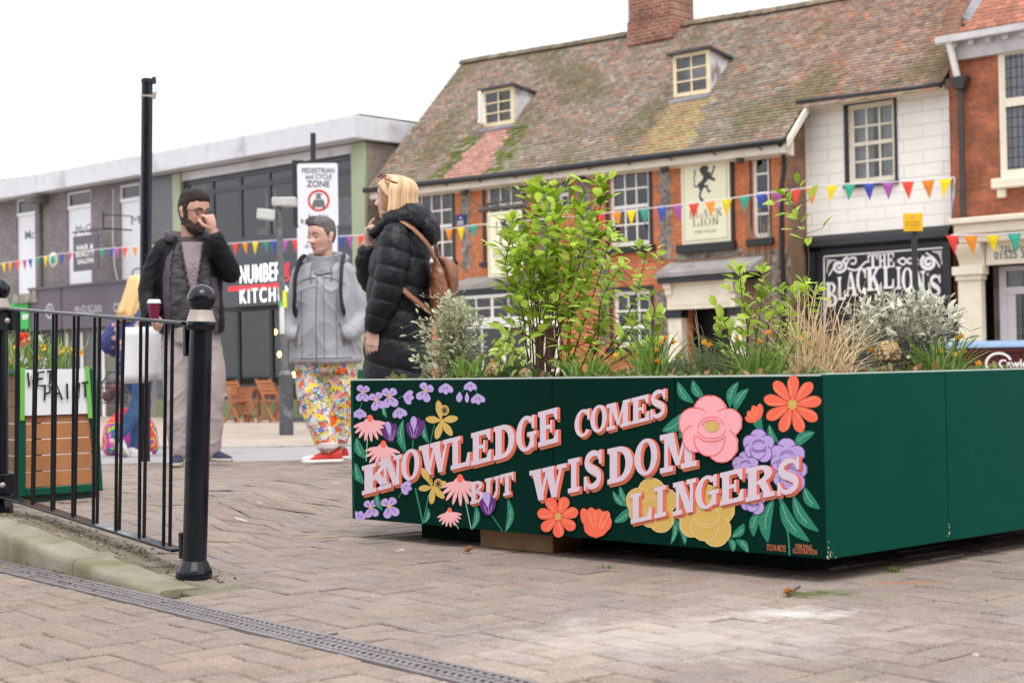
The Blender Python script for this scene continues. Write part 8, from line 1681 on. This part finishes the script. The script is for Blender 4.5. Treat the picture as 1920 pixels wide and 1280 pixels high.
m = MB(); m.poly([zq(x, y, .0052) for x, y in ((591, 385.5), (595, 385.5), (595, 388), (591, 388))]); m.poly([zq(x, y, .0052) for x, y in ((600, 385.5), (604, 385.5), (604, 388), (600, 388))]); m.poly([zq(x, y, .0052) for x, y in ((591, 377), (604, 377), (606, 381), (589, 381))]); m.build('symbol_detail', SGW, Z)
# camera post
cb = atg(537, 817); C_ = thing('camera_post', 'grey steel post carrying two pale surveillance camera housings, stickers on its side', 'post', cb); s_ = cb.y / FPX
GALV = M('weathered_galvanised', (.14, .145, .15), .55, .3, var=.35, vs=12, dirt=((.3, .3, .3), 7, .58, .74)); m = MB(); m.tube([cb + Vector((0, 0, -.1)), atd(536, 702, cb.y)], 13.5 * s_, 16); autosmooth(m.build('lower_tube', M('dark_galvanised', (.075, .08, .09), .6, .2, var=.5, vs=9, dirt=((.25, .26, .27), 5, .55, .7)), C_)); m = MB(); m.lathe([(13.5 * s_, 0), (8 * s_, .06), (0, .06)], 16, atd(536, 703, cb.y)); m.tube([atd(535.5, 705, cb.y), atd(522, 386, cb.y)], 6.5 * s_, 14); autosmooth(m.build('upper_tube', GALV, C_))
PALE = M('camera_white', (.50, .50, .48), .5, var=.15, vs=6, dirt=((.3, .29, .26), 5, .55, .75)); m = MB(); a, c = atd(511, 371, cb.y), atd(556, 387, cb.y); m.box(a.x, c.x, cb.y - .09, cb.y + .09, c.z, a.z); bev(m.build('camera_housing', PALE, C_), .015, 2)
m = MB(); a, c = atd(484, 402, cb.y), atd(518, 405, cb.y); d = (c - a).normalized(); m.obox((a + c) / 2 + Vector((0, -.05, 0)), d * (a - c).length / 2, (0, .08, 0), Vector((-d.z, 0, d.x)) * .065); o = bev(m.build('camera_housing', PALE, C_), .015, 2); m = MB(); m.obox(a + Vector((-.005, -.05, -.01)), d * .004, (0, .06, 0), Vector((-d.z, 0, d.x)) * .045); m.build('lens_window', M('lens_dark', (.02, .02, .02), .1), o); m = MB(); m.tube([atd(515, 400, cb.y), atd(523, 400, cb.y)], .03, 8); m.build('arm', GALV, C_)
for (x0, y0, x1, y1, cc, nm) in ((532, 545, 541, 577, (.70, .72, .02), 'yellow_sticker'), (526, 572, 538, 626, (.62, .65, .63), 'white_sticker'), (528, 566, 534, 574, (.1, .5, .1), 'green_sticker')):
    xm = (x0 + x1) / 2; rr_ = 6.7 * s_ + (.003 if nm != 'white_sticker' else .0015); c0 = atd(522 + (535.5 - 522) * ((y0 + y1) / 2 - 386) / 319, (y0 + y1) / 2, cb.y); h = (y1 - y0) * s_ / 2; m = MB(); A = [R(-160 + 100 * k_ / 8) if nm != 'white_sticker' else R(-170 + 110 * k_ / 8) for k_ in range(9)]; off = .035 if nm == 'yellow_sticker' else 0
    for k_ in range(8): m.poly([c0 + Vector((rr_ * math.cos(A[k_]) + off, rr_ * math.sin(A[k_]), -h)), c0 + Vector((rr_ * math.cos(A[k_ + 1]) + off, rr_ * math.sin(A[k_ + 1]), -h)), c0 + Vector((rr_ * math.cos(A[k_ + 1]) + off, rr_ * math.sin(A[k_ + 1]), h)), c0 + Vector((rr_ * math.cos(A[k_]) + off, rr_ * math.sin(A[k_]), h))])
    m.build(nm, M(nm, cc, .6), C_)
# yellow notice on a black post
nb = atd(1722, 760, 19.0); nb.z = gz(nb.x, nb.y); nt_ = atd(1713, 402, 19.0); N_ = thing('parking_notice', 'small yellow parking notice on a black post above the silver bush', 'sign', nb); m = MB(); m.tube([nb, nt_], .038, 14); autosmooth(m.build('post', BLACKM, N_))
a, c = atd(1693, 400, 18.95), atd(1730, 433.5, 18.95); m = MB(); m.box(a.x, c.x, 18.93, 18.95, c.z, a.z); bev(m.build('notice_plate', M('notice_yellow', (.80, .44, .008), .4), N_), .006, 1)
m = MB()
def ntext(s_, x0, y0, x1, y1): text_on(m, s_, lambda u, v: atd(x0 + (x1 - x0) * u, y1 + (y0 - y1) * v + (x0 + (x1 - x0) * u - 1712) * -.02, 18.925), 0, .0)
ntext('No waiting', 1699, 414, 1724, 418.5); ntext('At any time', 1698, 420, 1725, 424.5); ntext('restrictions apply', 1700, 426.5, 1723, 429); m.build('lettering', M('notice_ink', (.25, .12, .02), .5), N_)
m = MB(); p = atd(1711, 406, 18.925); m.lathe([(0, 0), (.013, 0), (.013, .004), (0, .004)], 12, p, ax=(0, -1, 0)); m.build('round_symbol', M('notice_symbol', (.4, .2, .5), .5), N_)
# waste bin behind the planter
wb_ = atd(1850, 700, 21.5); wb_.z = gz(wb_.x, 21.5); WB_ = thing('waste_bin', 'large maroon wheeled waste bin with a blue lid and white lettering', 'waste bin', wb_, RZ * .25); wi = wm(WB_)
u0, u1 = -.92, .95; tz = atd(1850, 653, 21.5).z - wb_.z; m = MB(); m.hexa([(u0 + .08, -.38, .2), (u1 - .08, -.38, .2), (u1 - .08, .5, .2), (u0 + .08, .5, .2)], [(u0, -.5, tz), (u1, -.5, tz), (u1, .55, tz), (u0, .55, tz)]); m.box(u0 - .03, u1 + .03, -.54, .58, tz - .06, tz + .0)
for k_ in range(5): x = u0 + .25 + k_ * .36; m.hexa([(x, -.415, .25), (x + .05, -.415, .25), (x + .05, -.36, .25), (x, -.36, .25)], [(x, -.52, tz - .07), (x + .05, -.52, tz - .07), (x + .05, -.45, tz - .07), (x, -.45, tz - .07)])
bev(m.build('body', M('maroon_plastic', (.10, .010, .014), .5, var=.2), WB_, local=True), .012, 2)
m = MB(); rs = [[(x, -.58, tz + .005), (x, -.56, tz + .07), (x, -.2, tz + .10), (x, .3, tz + .11), (x, .6, tz + .07), (x, .6, tz + .005)] for x in (u0 - .05, -.4, .2, u1 + .05)]; m.rings(rs); bev(m.build('lid', M('blue_lid', (.22, .34, .52), .5, var=.15, vs=3), WB_, local=True), .012, 2)
for x in (u0 + .2, u1 - .2):
    for y in (-.25, .4): m = MB(); m.lathe([(0, -.03), (.1, -.03), (.1, .03), (0, .03)], 16, (x, y, .1), ax=(1, 0, 0)); m.box(x - .04, x + .04, y - .03, y + .03, .1, .22); m.build('wheel', BLACKM, WB_, local=True)
m = MB(); lx = .12; ly = -.55
for q in stroke([(lx - .02 + .17 * math.cos(R(t)), tz - .22 + .15 * math.sin(R(t))) for t in range(20, 300, 20)], [.03] * 14): m.poly([(a_, ly, c_) for a_, c_ in q])
text_on(m, 'Cawleys', lambda u, v: (lx - .02 + .5 * u, ly - .002, tz - .31 + .15 * v), 0, .02); m.build('lettering', WLET, WB_, local=True)

# bunting
FC = dict(r=(.78, .06, .04), o=(.85, .27, .015), y=(.85, .62, .01), t=(.03, .33, .22), b=(.04, .075, .42), p=(.38, .09, .36), m=(.5, .06, .2)); FM = {k_: M('flag_' + k_, v, .8, var=.06) for k_, v in FC.items()}
def bunting(label, pts, flags, off, grp='strings of bunting', fs=1.0):
    P3 = [on_plane(x, y, FP0 + FB * off, FB) for x, y in pts]; t = thing('bunting', label, 'bunting', P3[len(P3) // 2], group=grp); m = MB(); m.tube([p for p in smoothpath([tuple(p) for p in P3], 4)], .011, 5); m.build('string', M('bunting_tape', (.7, .68, .72), .8), t); r = random.Random(len(flags))
    for x, c in flags:
        i = max(k_ for k_ in range(len(pts) - 1) if pts[k_][0] <= x or k_ == 0); f = (x - pts[i][0]) / (pts[i + 1][0] - pts[i][0]); p = P3[i].lerp(P3[i + 1], f); d = (P3[i + 1] - P3[i]).normalized(); h = .30 * fs * r.uniform(.92, 1.05); w2 = .115 * fs; sw = r.uniform(-.04, .04); tw = FB * r.uniform(-.05, .05)
        m = MB(); a, b_, e = p - d * w2, p + d * w2, p + Vector((0, 0, -h)) + d * sw + tw; mid = (a + b_ + e) / 3 - FB * .02; th = FB * .004; m.add([a - th, b_ - th, e - th, mid - th, a + th, b_ + th, e + th, mid + th], [(0, 1, 3), (1, 2, 3), (2, 0, 3), (5, 4, 7), (6, 5, 7), (4, 6, 7), (0, 4, 5, 1), (1, 5, 6, 2), (2, 6, 4, 0)]); m.build('flag', FM[c], t)
    return t
bunting('string of small coloured flags across the grey brick salon', ((-30, 497), (0, 494), (60, 485), (100, 478), (140, 473), (190, 467), (263, 462), (320, 460), (420, 457)), ((7, 'y'), (20, 'o'), (34, 'r'), (46, 'm'), (56.5, 'b'), (71, 't'), (86, 'y'), (116, 'b'), (132, 'm'), (191, 't'), (209, 'b'), (220, 'p'), (235, 'r'), (253, 'o')), -1.1)
bunting('string of coloured flags in front of the restaurant windows and lit sign', ((425, 457), (480, 453), (560, 448), (640, 443), (700, 440)), ((441, 'r'), (459, 'o'), (479, 'y'), (499, 't'), (515, 'b'), (536, 'p'), (553, 'r'), (640, 'b'), (655.5, 'p'), (678, 'r')), -1.1)
bunting('long string of coloured flags across the pub and its white end wall', ((775, 437), (842, 429), (890, 422), (960, 416), (1098, 404), (1156, 397), (1241, 388), (1301, 381), (1370, 372), (1430, 363), (1492, 355), (1560, 347), (1640, 343), (1720, 339), (1790, 333)), ((812, 'r'), (842, 'o'), (864, 'y'), (888, 't'), (1040, 'r'), (1098, 'p'), (1126, 'r'), (1156, 'o'), (1184, 'y'), (1208, 't'), (1241, 'b'), (1270, 'p'), (1301, 'r'), (1332, 'o'), (1363, 'y'), (1396, 't'), (1427, 'b'), (1459, 'p'), (1492, 'r'), (1523, 'o'), (1560, 'y'), (1594, 't'), (1629, 'b'), (1666, 'p'), (1702, 'r'), (1740, 'o'), (1774, 'y')), -.9)
bunting('string of coloured flags in front of the cream shop fascia with the telephone number', ((1783, 441), (1820, 441), (1861, 440), (1902, 437), (1960, 433)), ((1786, 'r'), (1820, 'o'), (1861, 'y'), (1902, 't'), (1940, 'b')), -.9)
T = bunting('loose hanging end of bunting with blue and green flags by the iron downpipe', ((1784, 404), (1787, 370), (1790, 333)), ((1786, 'b'), (1789.2, 't')), -.88)
# white oval ornament on the left string
f_ = on_plane(100, 487, FP0 + FB * -1.12, FB); O_ = thing('hanging_ornament', 'white and green oval ornament hanging from the bunting by the salon', 'ornament', f_); m = MB(); m.ell(f_, (.13, .05, .21), nu=16, nv=12); m.build('oval', M('ornament_white', (.6, .58, .5), .6), O_, True); m = MB(); m.ell(f_ + Vector((0, -.05, 0)) , (.07, .02, .12), nu=12, nv=8); m.build('green_centre', FM['t'], O_, True)

# wet paint planter behind the railing
GRN = M('frame_green', (.002, .075, .04), .4, var=.15, spec=.3); CED = M('cedar_slat', (.40, .165, .06), .6, var=.25, vs=5, bump=.2, bs=50); CED2 = M('weathered_slat', (.17, .1, .055), .7, var=.3, vs=5)
wl = Vector(((36 - 960) / FPX * 6.45, 6.45, 0)); wdir = rd.copy(); wbk = fu.copy(); wW, wD = .335, .5; wz0 = atd(100, 958, 6.55).z; wz1 = atd(100, 692, 6.55).z
WP = thing('slatted_planter', 'small cedar planter with green frame and a hand painted paper notice, behind the railing', 'planter', (wl.x, wl.y, wz0)); wn = Vector((wdir.y, -wdir.x, 0))
def wpt(u, v, z): t = (z - wz0) / (wz1 - wz0); k_ = .022 * (1 - t) ; return wl + wdir * (u + (k_ if u > wW / 2 else -k_)) + wbk * (v + (k_ if v > wD / 2 else -k_)) + Vector((0, 0, z))
def wbox(m, u0, u1, v0, v1, z0, z1): m.hexa([wpt(u0, v0, z0), wpt(u1, v0, z0), wpt(u1, v1, z0), wpt(u0, v1, z0)], [wpt(u0, v0, z1), wpt(u1, v0, z1), wpt(u1, v1, z1), wpt(u0, v1, z1)])
hz = wz1 - wz0; zr = wz0 + .075
m = MB()
for u in (-.005, wW - .028):
    for v in (-.005, wD - .028): wbox(m, u, u + .033, v, v + .033, zr, wz1)
wbox(m, .028, wW - .028, -.004, .03, zr, zr + .032); wbox(m, .028, wW - .028, -.004, .03, wz1 - .02, wz1); wbox(m, -.004, .03, .028, wD - .028, zr, zr + .03); wbox(m, -.004, .03, .028, wD - .028, wz1 - .02, wz1); bev(m.build('frame', GRN, WP), .003, 1)
m = MB(); wbox(m, .01, wW - .01, .02, wD - .02, wz0 - .02, zr - .002); m.build('plinth', M('plinth_green', (.002, .045, .028), .5, var=.2), WP)
m = MB(); n = 7
for k_ in range(n): z0, z1 = zr + .034 + (wz1 - .022 - zr - .034) * k_ / n, zr + .034 + (wz1 - .022 - zr - .034) * (k_ + 1) / n - .004; wbox(m, .029, wW - .029, .006, .022, z0, z1)
bev(m.build('front_slats', CED, WP), .002, 1); m = MB()
for k_ in range(n): z0, z1 = zr + .034 + (wz1 - .022 - zr - .034) * k_ / n, zr + .034 + (wz1 - .022 - zr - .034) * (k_ + 1) / n - .004; wbox(m, .006, .022, .029, wD - .029, z0, z1)
o = bev(m.build('side_slats', CED2, WP), .002, 1)
m = MB(); wbox(m, .02, wW - .02, .02, wD - .02, wz1 - .06, wz1 - .03); m.build('soil', SOIL, WP)
NP = thing('paper_notice', 'white paper notice with black brush lettering taped to the slatted planter with green tape', 'notice', wl + Vector((0, 0, wz1 - .2))); wpn = lambda u, z, o=0: wpt(u, 0, z) + wn * (.008 + o)
zs0 = wz1 - .195; m = MB(); n = 12
for i in range(n):
    a, c = .005 + (wW - .035) * i / n, .005 + (wW - .035) * (i + 1) / n; q = lambda u, z: wpn(u, z, .003 + .004 * mnoise.noise(Vector((u * 14, z * 9, 2)))); 
    for k_ in range(6): za, zb = zs0 + (wz1 - zs0) * k_ / 6, zs0 + (wz1 - zs0) * (k_ + 1) / 6; m.poly([q(a, za), q(c, za), q(c, zb), q(a, zb)])
m.build('paper', M('notice_paper', (.72, .73, .75), .6, var=.03), NP, True)
TAPE = M('green_tape', (.14, .46, .06), .6)
for u in (-.004, wW - .048): m = MB(); m.poly([wpn(u, zs0 - .02, .009), wpn(u + .02, zs0 - .02, .009), wpn(u + .02, wz1 + .01, .009), wpn(u, wz1 + .01, .009)]); m.build('tape', TAPE, NP)
LET_ = {'W': [[(0, 1), (.2, 0), (.5, .8), (.75, 0), (1, 1)]], 'E': [[(1, 1), (.1, .95), (0, .05), (1, 0)], [(.05, .5), (.8, .52)]], 'T': [[(0, .95), (1, 1)], [(.5, .97), (.42, 0)]], 'P': [[(.1, 0), (.15, 1), (.9, .85), (.8, .5), (.15, .42)]], 'A': [[(0, 0), (.5, 1), (1, 0)], [(.2, .38), (.85, .4)]], 'I': [[(.5, 1), (.45, 0)]], 'N': [[(0, 0), (.08, 1), (.85, 0), (1, 1)]]}
m = MB(); lc = 0
def brush(word, x0, y0, x1, y1, rise):
    global lc
    n = len(word)
    for i, ch in enumerate(word):
        for st in LET_[ch]:
            pts = []
            for a, b_ in smoothpath(st, 1 if ch in 'WEN' else 1):
                u = (x0 + (x1 - x0) * (i + .12 + .76 * a) / n); v = y0 + (y1 - y0) * b_ + rise * (i / n); pts.append((u, v))
            for q in stroke(pts, [.0095] * len(pts)): lc += 1; m.poly([wpn(.005 + (wW - .035) * u, zs0 + (wz1 - zs0) * v, .0115 + lc * 1e-5) for u, v in [(a / 1, b_) for a, b_ in [(q_[0], q_[1]) for q_ in q]]])
def strokeuv(pts, wd): return [[(a / (wW - .035), b_ / (wz1 - zs0)) for a, b_ in q] for q in stroke([(u * (wW - .035), v * (wz1 - zs0)) for u, v in pts], wd)]
_old = stroke
def brush(word, x0, y0, x1, y1, rise):
    global lc
    n = len(word)
    for i, ch in enumerate(word):
        for st in LET_[ch]:
            pts = [(x0 + (x1 - x0) * (i + .12 + .76 * a) / n, y0 + (y1 - y0) * b_ + rise * (i / n)) for a, b_ in st]
            for q in strokeuv(pts, .0095): lc += 1; m.poly([wpn(.005 + (wW - .035) * u, zs0 + (wz1 - zs0) * v, .0115 + lc * 1e-5) for u, v in q])
brush('WET', .06, .62, .48, .93, .05); brush('PAINT', .30, .32, .99, .66, .05); m.build('lettering', M('brush_ink', (.01, .01, .012), .6), NP)
def wplants():
    t = thing('daffodil_clump', 'spring flowers and grassy leaves growing in the slatted planter', 'plant', wl + Vector((.1, .2, wz1 - .05))); r = random.Random(88); m = MB(); F = MB(); F2 = MB()
    for i in range(230):
        u, v = r.uniform(.03, wW - .03), r.uniform(.03, wD - .03); b_ = wpt(u, v, wz1 - .04); h = r.uniform(.06, .19); d = Vector((r.gauss(.05, .3), r.gauss(0, .3), 1)).normalized(); e = b_ + d * h; f_ = e + (d + Vector((r.gauss(0, .3), 0, -.5))).normalized() * h * .35; w2 = Vector((.0035, 0, 0)); m.add([b_ - w2, b_ + w2, e + w2 * .8, e - w2 * .8, f_], [(0, 1, 2, 3), (3, 2, 4)], 0, mixc(r, (.10, .2, .035), (.3, .4, .14)))
        if i % 9 == 0:
            cc = mixc(r, (.9, .42, .03), (.9, .62, .1)) if i % 2 else (.75, .74, .7)
            F3 = MB(); [addleaf(F3, e, rv3(r) + Vector((0, -.4, 0)), (0, -1, 0), .022, .014, cc) for k_ in range(6)]; F3.build('flower', PETALM, t)
        if i % 5 == 0: c = wpt(u, v, wz1 + r.uniform(0, .05)); [addleaf(F, c, rv3(r), (0, 0, 1), .014, .010, (.62, .62, .68)) for k_ in range(4)]
    for k_ in range(26): c = wpt(.03 + r.gauss(0, .015), .04, wz1 + .14 + r.gauss(0, .012)); addleaf(F, c, rv3(r), (0, -1, 0), .025, .02, (.75, .13, .05))
    m.build('leaves', LEAFM, t); F.build('small_white_flowers', PETALM, t)
wplants()

# tables and chairs outside the restaurant
TEAK = M('teak', (.34, .13, .05), .6, var=.22, vs=5, bump=.1, bs=50)
def sticks(m, segs, w_=.045, t=.022):
    for a, b_ in segs:
        a, b_ = Vector(a), Vector(b_); d = (b_ - a).normalized(); s1_ = d.cross(Vector((0, 1, 0))); s1_ = s1_.normalized() if s1_.length > .1 else Vector((1, 0, 0)); s2_ = d.cross(s1_); m.obox((a + b_) / 2, d * (b_ - a).length / 2, s1_ * w_ / 2, s2_ * t / 2)
def folding_chair(label, p, rz):
    t = thing('folding_chair', label, 'chair', p, rz, 'wooden folding furniture outside the restaurant')
    for sy in (-.2, .2): m = MB(); sticks(m, [((.26, sy, 0), (-.24, sy, .88))]); o = m.build('rear_leg', TEAK, t, local=True); m = MB(); sticks(m, [((-.24, sy * .85, 0), (.16, sy * .85, .45))]); m.build('front_leg', TEAK, t, local=True)
    m = MB()
    for k_ in range(6): m.box(-.2 + k_ * .068, -.2 + k_ * .068 + .055, -.22, .22, .435, .455)
    m.build('seat', TEAK, t, local=True); m = MB()
    for k_ in range(4): z = .6 + k_ * .075; x = -.24 + .5 * (.88 - z) / .88 * 1.0; m.obox((x, 0, z), (.009, 0, .005), (0, .2, 0), (-.012, 0, .028))
    m.build('backrest', TEAK, t, local=True); m = MB(); m.box(.22, .25, -.2, .2, .06, .085); m.box(-.23, -.2, -.17, .17, .06, .085); m.build('stretcher', TEAK, t, local=True)
    return t
fz_ = RZ + R(180)
def gp(px, py): p = atg(px, py); return p
folding_chair('wooden folding chair left of the slatted table outside the restaurant', gp(446, 793), RZ + R(8)); folding_chair('wooden folding chair right of the slatted table, in front of the grey post', gp(510, 793), RZ + R(8)); folding_chair('wooden folding chair behind the slatted table, only partly visible', gp(492, 786), RZ + R(185))
TB_ = thing('slatted_table', 'square slatted wooden table outside the restaurant', 'table', gp(481, 792), RZ, 'wooden folding furniture outside the restaurant')
m = MB()
for k_ in range(8): m.box(-.36 + k_ * .09, -.36 + k_ * .09 + .082, -.36, .36, .71, .735)
m.box(-.36, .36, -.34, -.31, .66, .709); m.box(-.36, .36, .31, .34, .66, .709); m.build('top', TEAK, TB_, local=True); m = MB()
for k_ in range(6): m.box(-.36, .36, -.385, -.365, .18 + k_ * .088, .18 + k_ * .088 + .08)
m.build('drop_leaf', TEAK, TB_, local=True)
for x, y in ((-.3, -.3), (.02, -.3), (.12, -.3), (.3, .3), (-.3, .3)): m = MB(); m.box(x - .03, x + .03, y - .03, y + .03, 0, .709); m.build('leg', TEAK, TB_, local=True)
# board on a rubber foot, dark green planter, bags
ab = gp(570, 792); AB = thing('pavement_sign', 'white pavement sign board on a black rubber foot behind the patterned trousers', 'sign', ab); a, c = atd(560, 690, ab.y), atd(588, 775, ab.y); m = MB(); m.box(a.x, c.x, ab.y - .02, ab.y + .02, c.z, a.z); bev(m.build('board', M('board_pale', (.55, .57, .55), .5, var=.1), AB), .01, 1); m = MB(); m.box(a.x - .02, a.x, ab.y - .03, ab.y + .03, c.z - .02, a.z + .02); m.box(c.x, c.x + .02, ab.y - .03, ab.y + .03, c.z - .02, a.z + .02); m.build('frame', BLACKM, AB); m = MB(); b0_ = ab + Vector((0, 0, .01)); m.hexa([b0_ + Vector((-.34, -.2, 0)), b0_ + Vector((.34, -.2, 0)), b0_ + Vector((.34, .2, 0)), b0_ + Vector((-.34, .2, 0))], [b0_ + Vector((-.2, -.1, .1)), b0_ + Vector((.2, -.1, .1)), b0_ + Vector((.2, .1, .1)), b0_ + Vector((-.2, .1, .1))]); m.tube([b0_ + Vector((0, 0, .1)), Vector((b0_.x, b0_.y, c.z))], .03, 8); m.build('foot', BLACKM, AB)
gb = gp(662, 813); GP = thing('street_planter', 'dark green tapered planter box behind the woman in grey, beside the painted planter', 'planter', gb); a = atd(640, 690, gb.y); x0, x1 = atd(634, 812, gb.y).x, atd(700, 812, gb.y).x; z1 = a.z - .02; m = MB(); m.hexa([(x0, gb.y, gb.z), (x1, gb.y, gb.z), (x1, gb.y + .6, gb.z), (x0, gb.y + .6, gb.z)], [(x0 + .09, gb.y + .05, z1), (x1 - .03, gb.y + .05, z1), (x1 - .03, gb.y + .55, z1), (x0 + .09, gb.y + .55, z1)]); m.box(x0 - .03, x1 + .03, gb.y - .03, gb.y + .63, gb.z - .02, gb.z + .09); bev(m.build('box', GRN, GP), .01, 1); m = MB(); m.hexa([(x0 + .03, gb.y - .005, gb.z + .12), (x1 - .03, gb.y - .005, gb.z + .12), (x1 - .03, gb.y + .02, gb.z + .12), (x0 + .03, gb.y + .02, gb.z + .12)], [(x0 + .14, gb.y + .03, z1 - .1), (x1 - .1, gb.y + .03, z1 - .1), (x1 - .1, gb.y + .05, z1 - .1), (x0 + .14, gb.y + .05, z1 - .1)]); m.build('front_panel', M('panel_green', (.002, .10, .055), .45), GP)
def tiedye():
    k = NT('tie_dye'); v = k.n('ShaderNodeTexWave', wave_type='RINGS'); v.inputs['Scale'].default_value = 3.2; v.inputs['Distortion'].default_value = 7; v.inputs['Detail'].default_value = 2; v.inputs['Detail Scale'].default_value = 2.2; k.l(k.obj(), v.inputs['Vector']); c = (.75, .04, .09)
    for lo_, hi_, cl in ((.2, .24, (.85, .25, .02)), (.36, .4, (.8, .65, .02)), (.5, .55, (.06, .5, .05)), (.68, .72, (.03, .12, .45)), (.84, .88, (.6, .03, .35))): c = k.mix(k.mr(v.outputs['Fac'], lo_, hi_, 0, 1), c, cl)
    k.color(c); k.b.inputs['Roughness'].default_value = .9; return k.m
tb_ = atd(244, 838, 13.7); tb_.z = gz(tb_.x, 13.7); TD = thing('tie_dye_bag', 'rainbow tie dye bag hanging low behind the walking woman', 'bag', tb_); sc_ = 13.7 / FPX; m = MB(); hw2 = 52 * sc_; m.v = []; eloft(m, interp_secs([(0, 0, .0, hw2 * .9, .08), (0, 0, .06, hw2, .12), (0, 0, .2, hw2 * .98, .12), (0, 0, .33, hw2 * .7, .08), (0, 0, .42, hw2 * .3, .04)])); me = remesh(m, .012, 3); displace(me, lambda co, no: .012 * nz(co, 9)); me.transform(Matrix.Translation(tb_)); me.materials.append(tiedye()); link('cloth_bag', me, TD)
bk = atd(214, 736, 13.0); BK = thing('wire_basket', 'black wire shopping basket carried beside the floral top', 'basket', bk); sc_ = 13 / FPX; m = MB(); hw2 = 22 * sc_; h2 = 19 * sc_
for k_ in range(5): z = -h2 + 2 * h2 * k_ / 4; q = .85 + .15 * k_ / 4; m.tube([bk + Vector((hw2 * q * x, .09 * y, z)) for x, y in ((-1, -1), (1, -1), (1, 1), (-1, 1), (-1, -1))], .004, 5)
for k_ in range(9): x = -1 + 2 * k_ / 8; [m.tube([bk + Vector((hw2 * .85 * x, .078 * y, -h2)), bk + Vector((hw2 * x, .09 * y, h2))], .003, 4) for y in (-1, 1)]
m.tube([bk + Vector((-hw2, 0, h2)), bk + Vector((-hw2 * .4, 0, h2 + .09)), bk + Vector((hw2 * .4, 0, h2 + .09)), bk + Vector((hw2, 0, h2))], .006, 6); m.build('wire_frame', BLACKM, BK); m = MB(); m.ell(bk + Vector((.02, 0, .02)), (.07, .06, .06)); m.ell(bk + Vector((-.05, 0, -.03)), (.05, .05, .05)); m.build('contents', M('basket_contents', (.2, .06, .06), .7, var=.5, vs=20), BK, True)
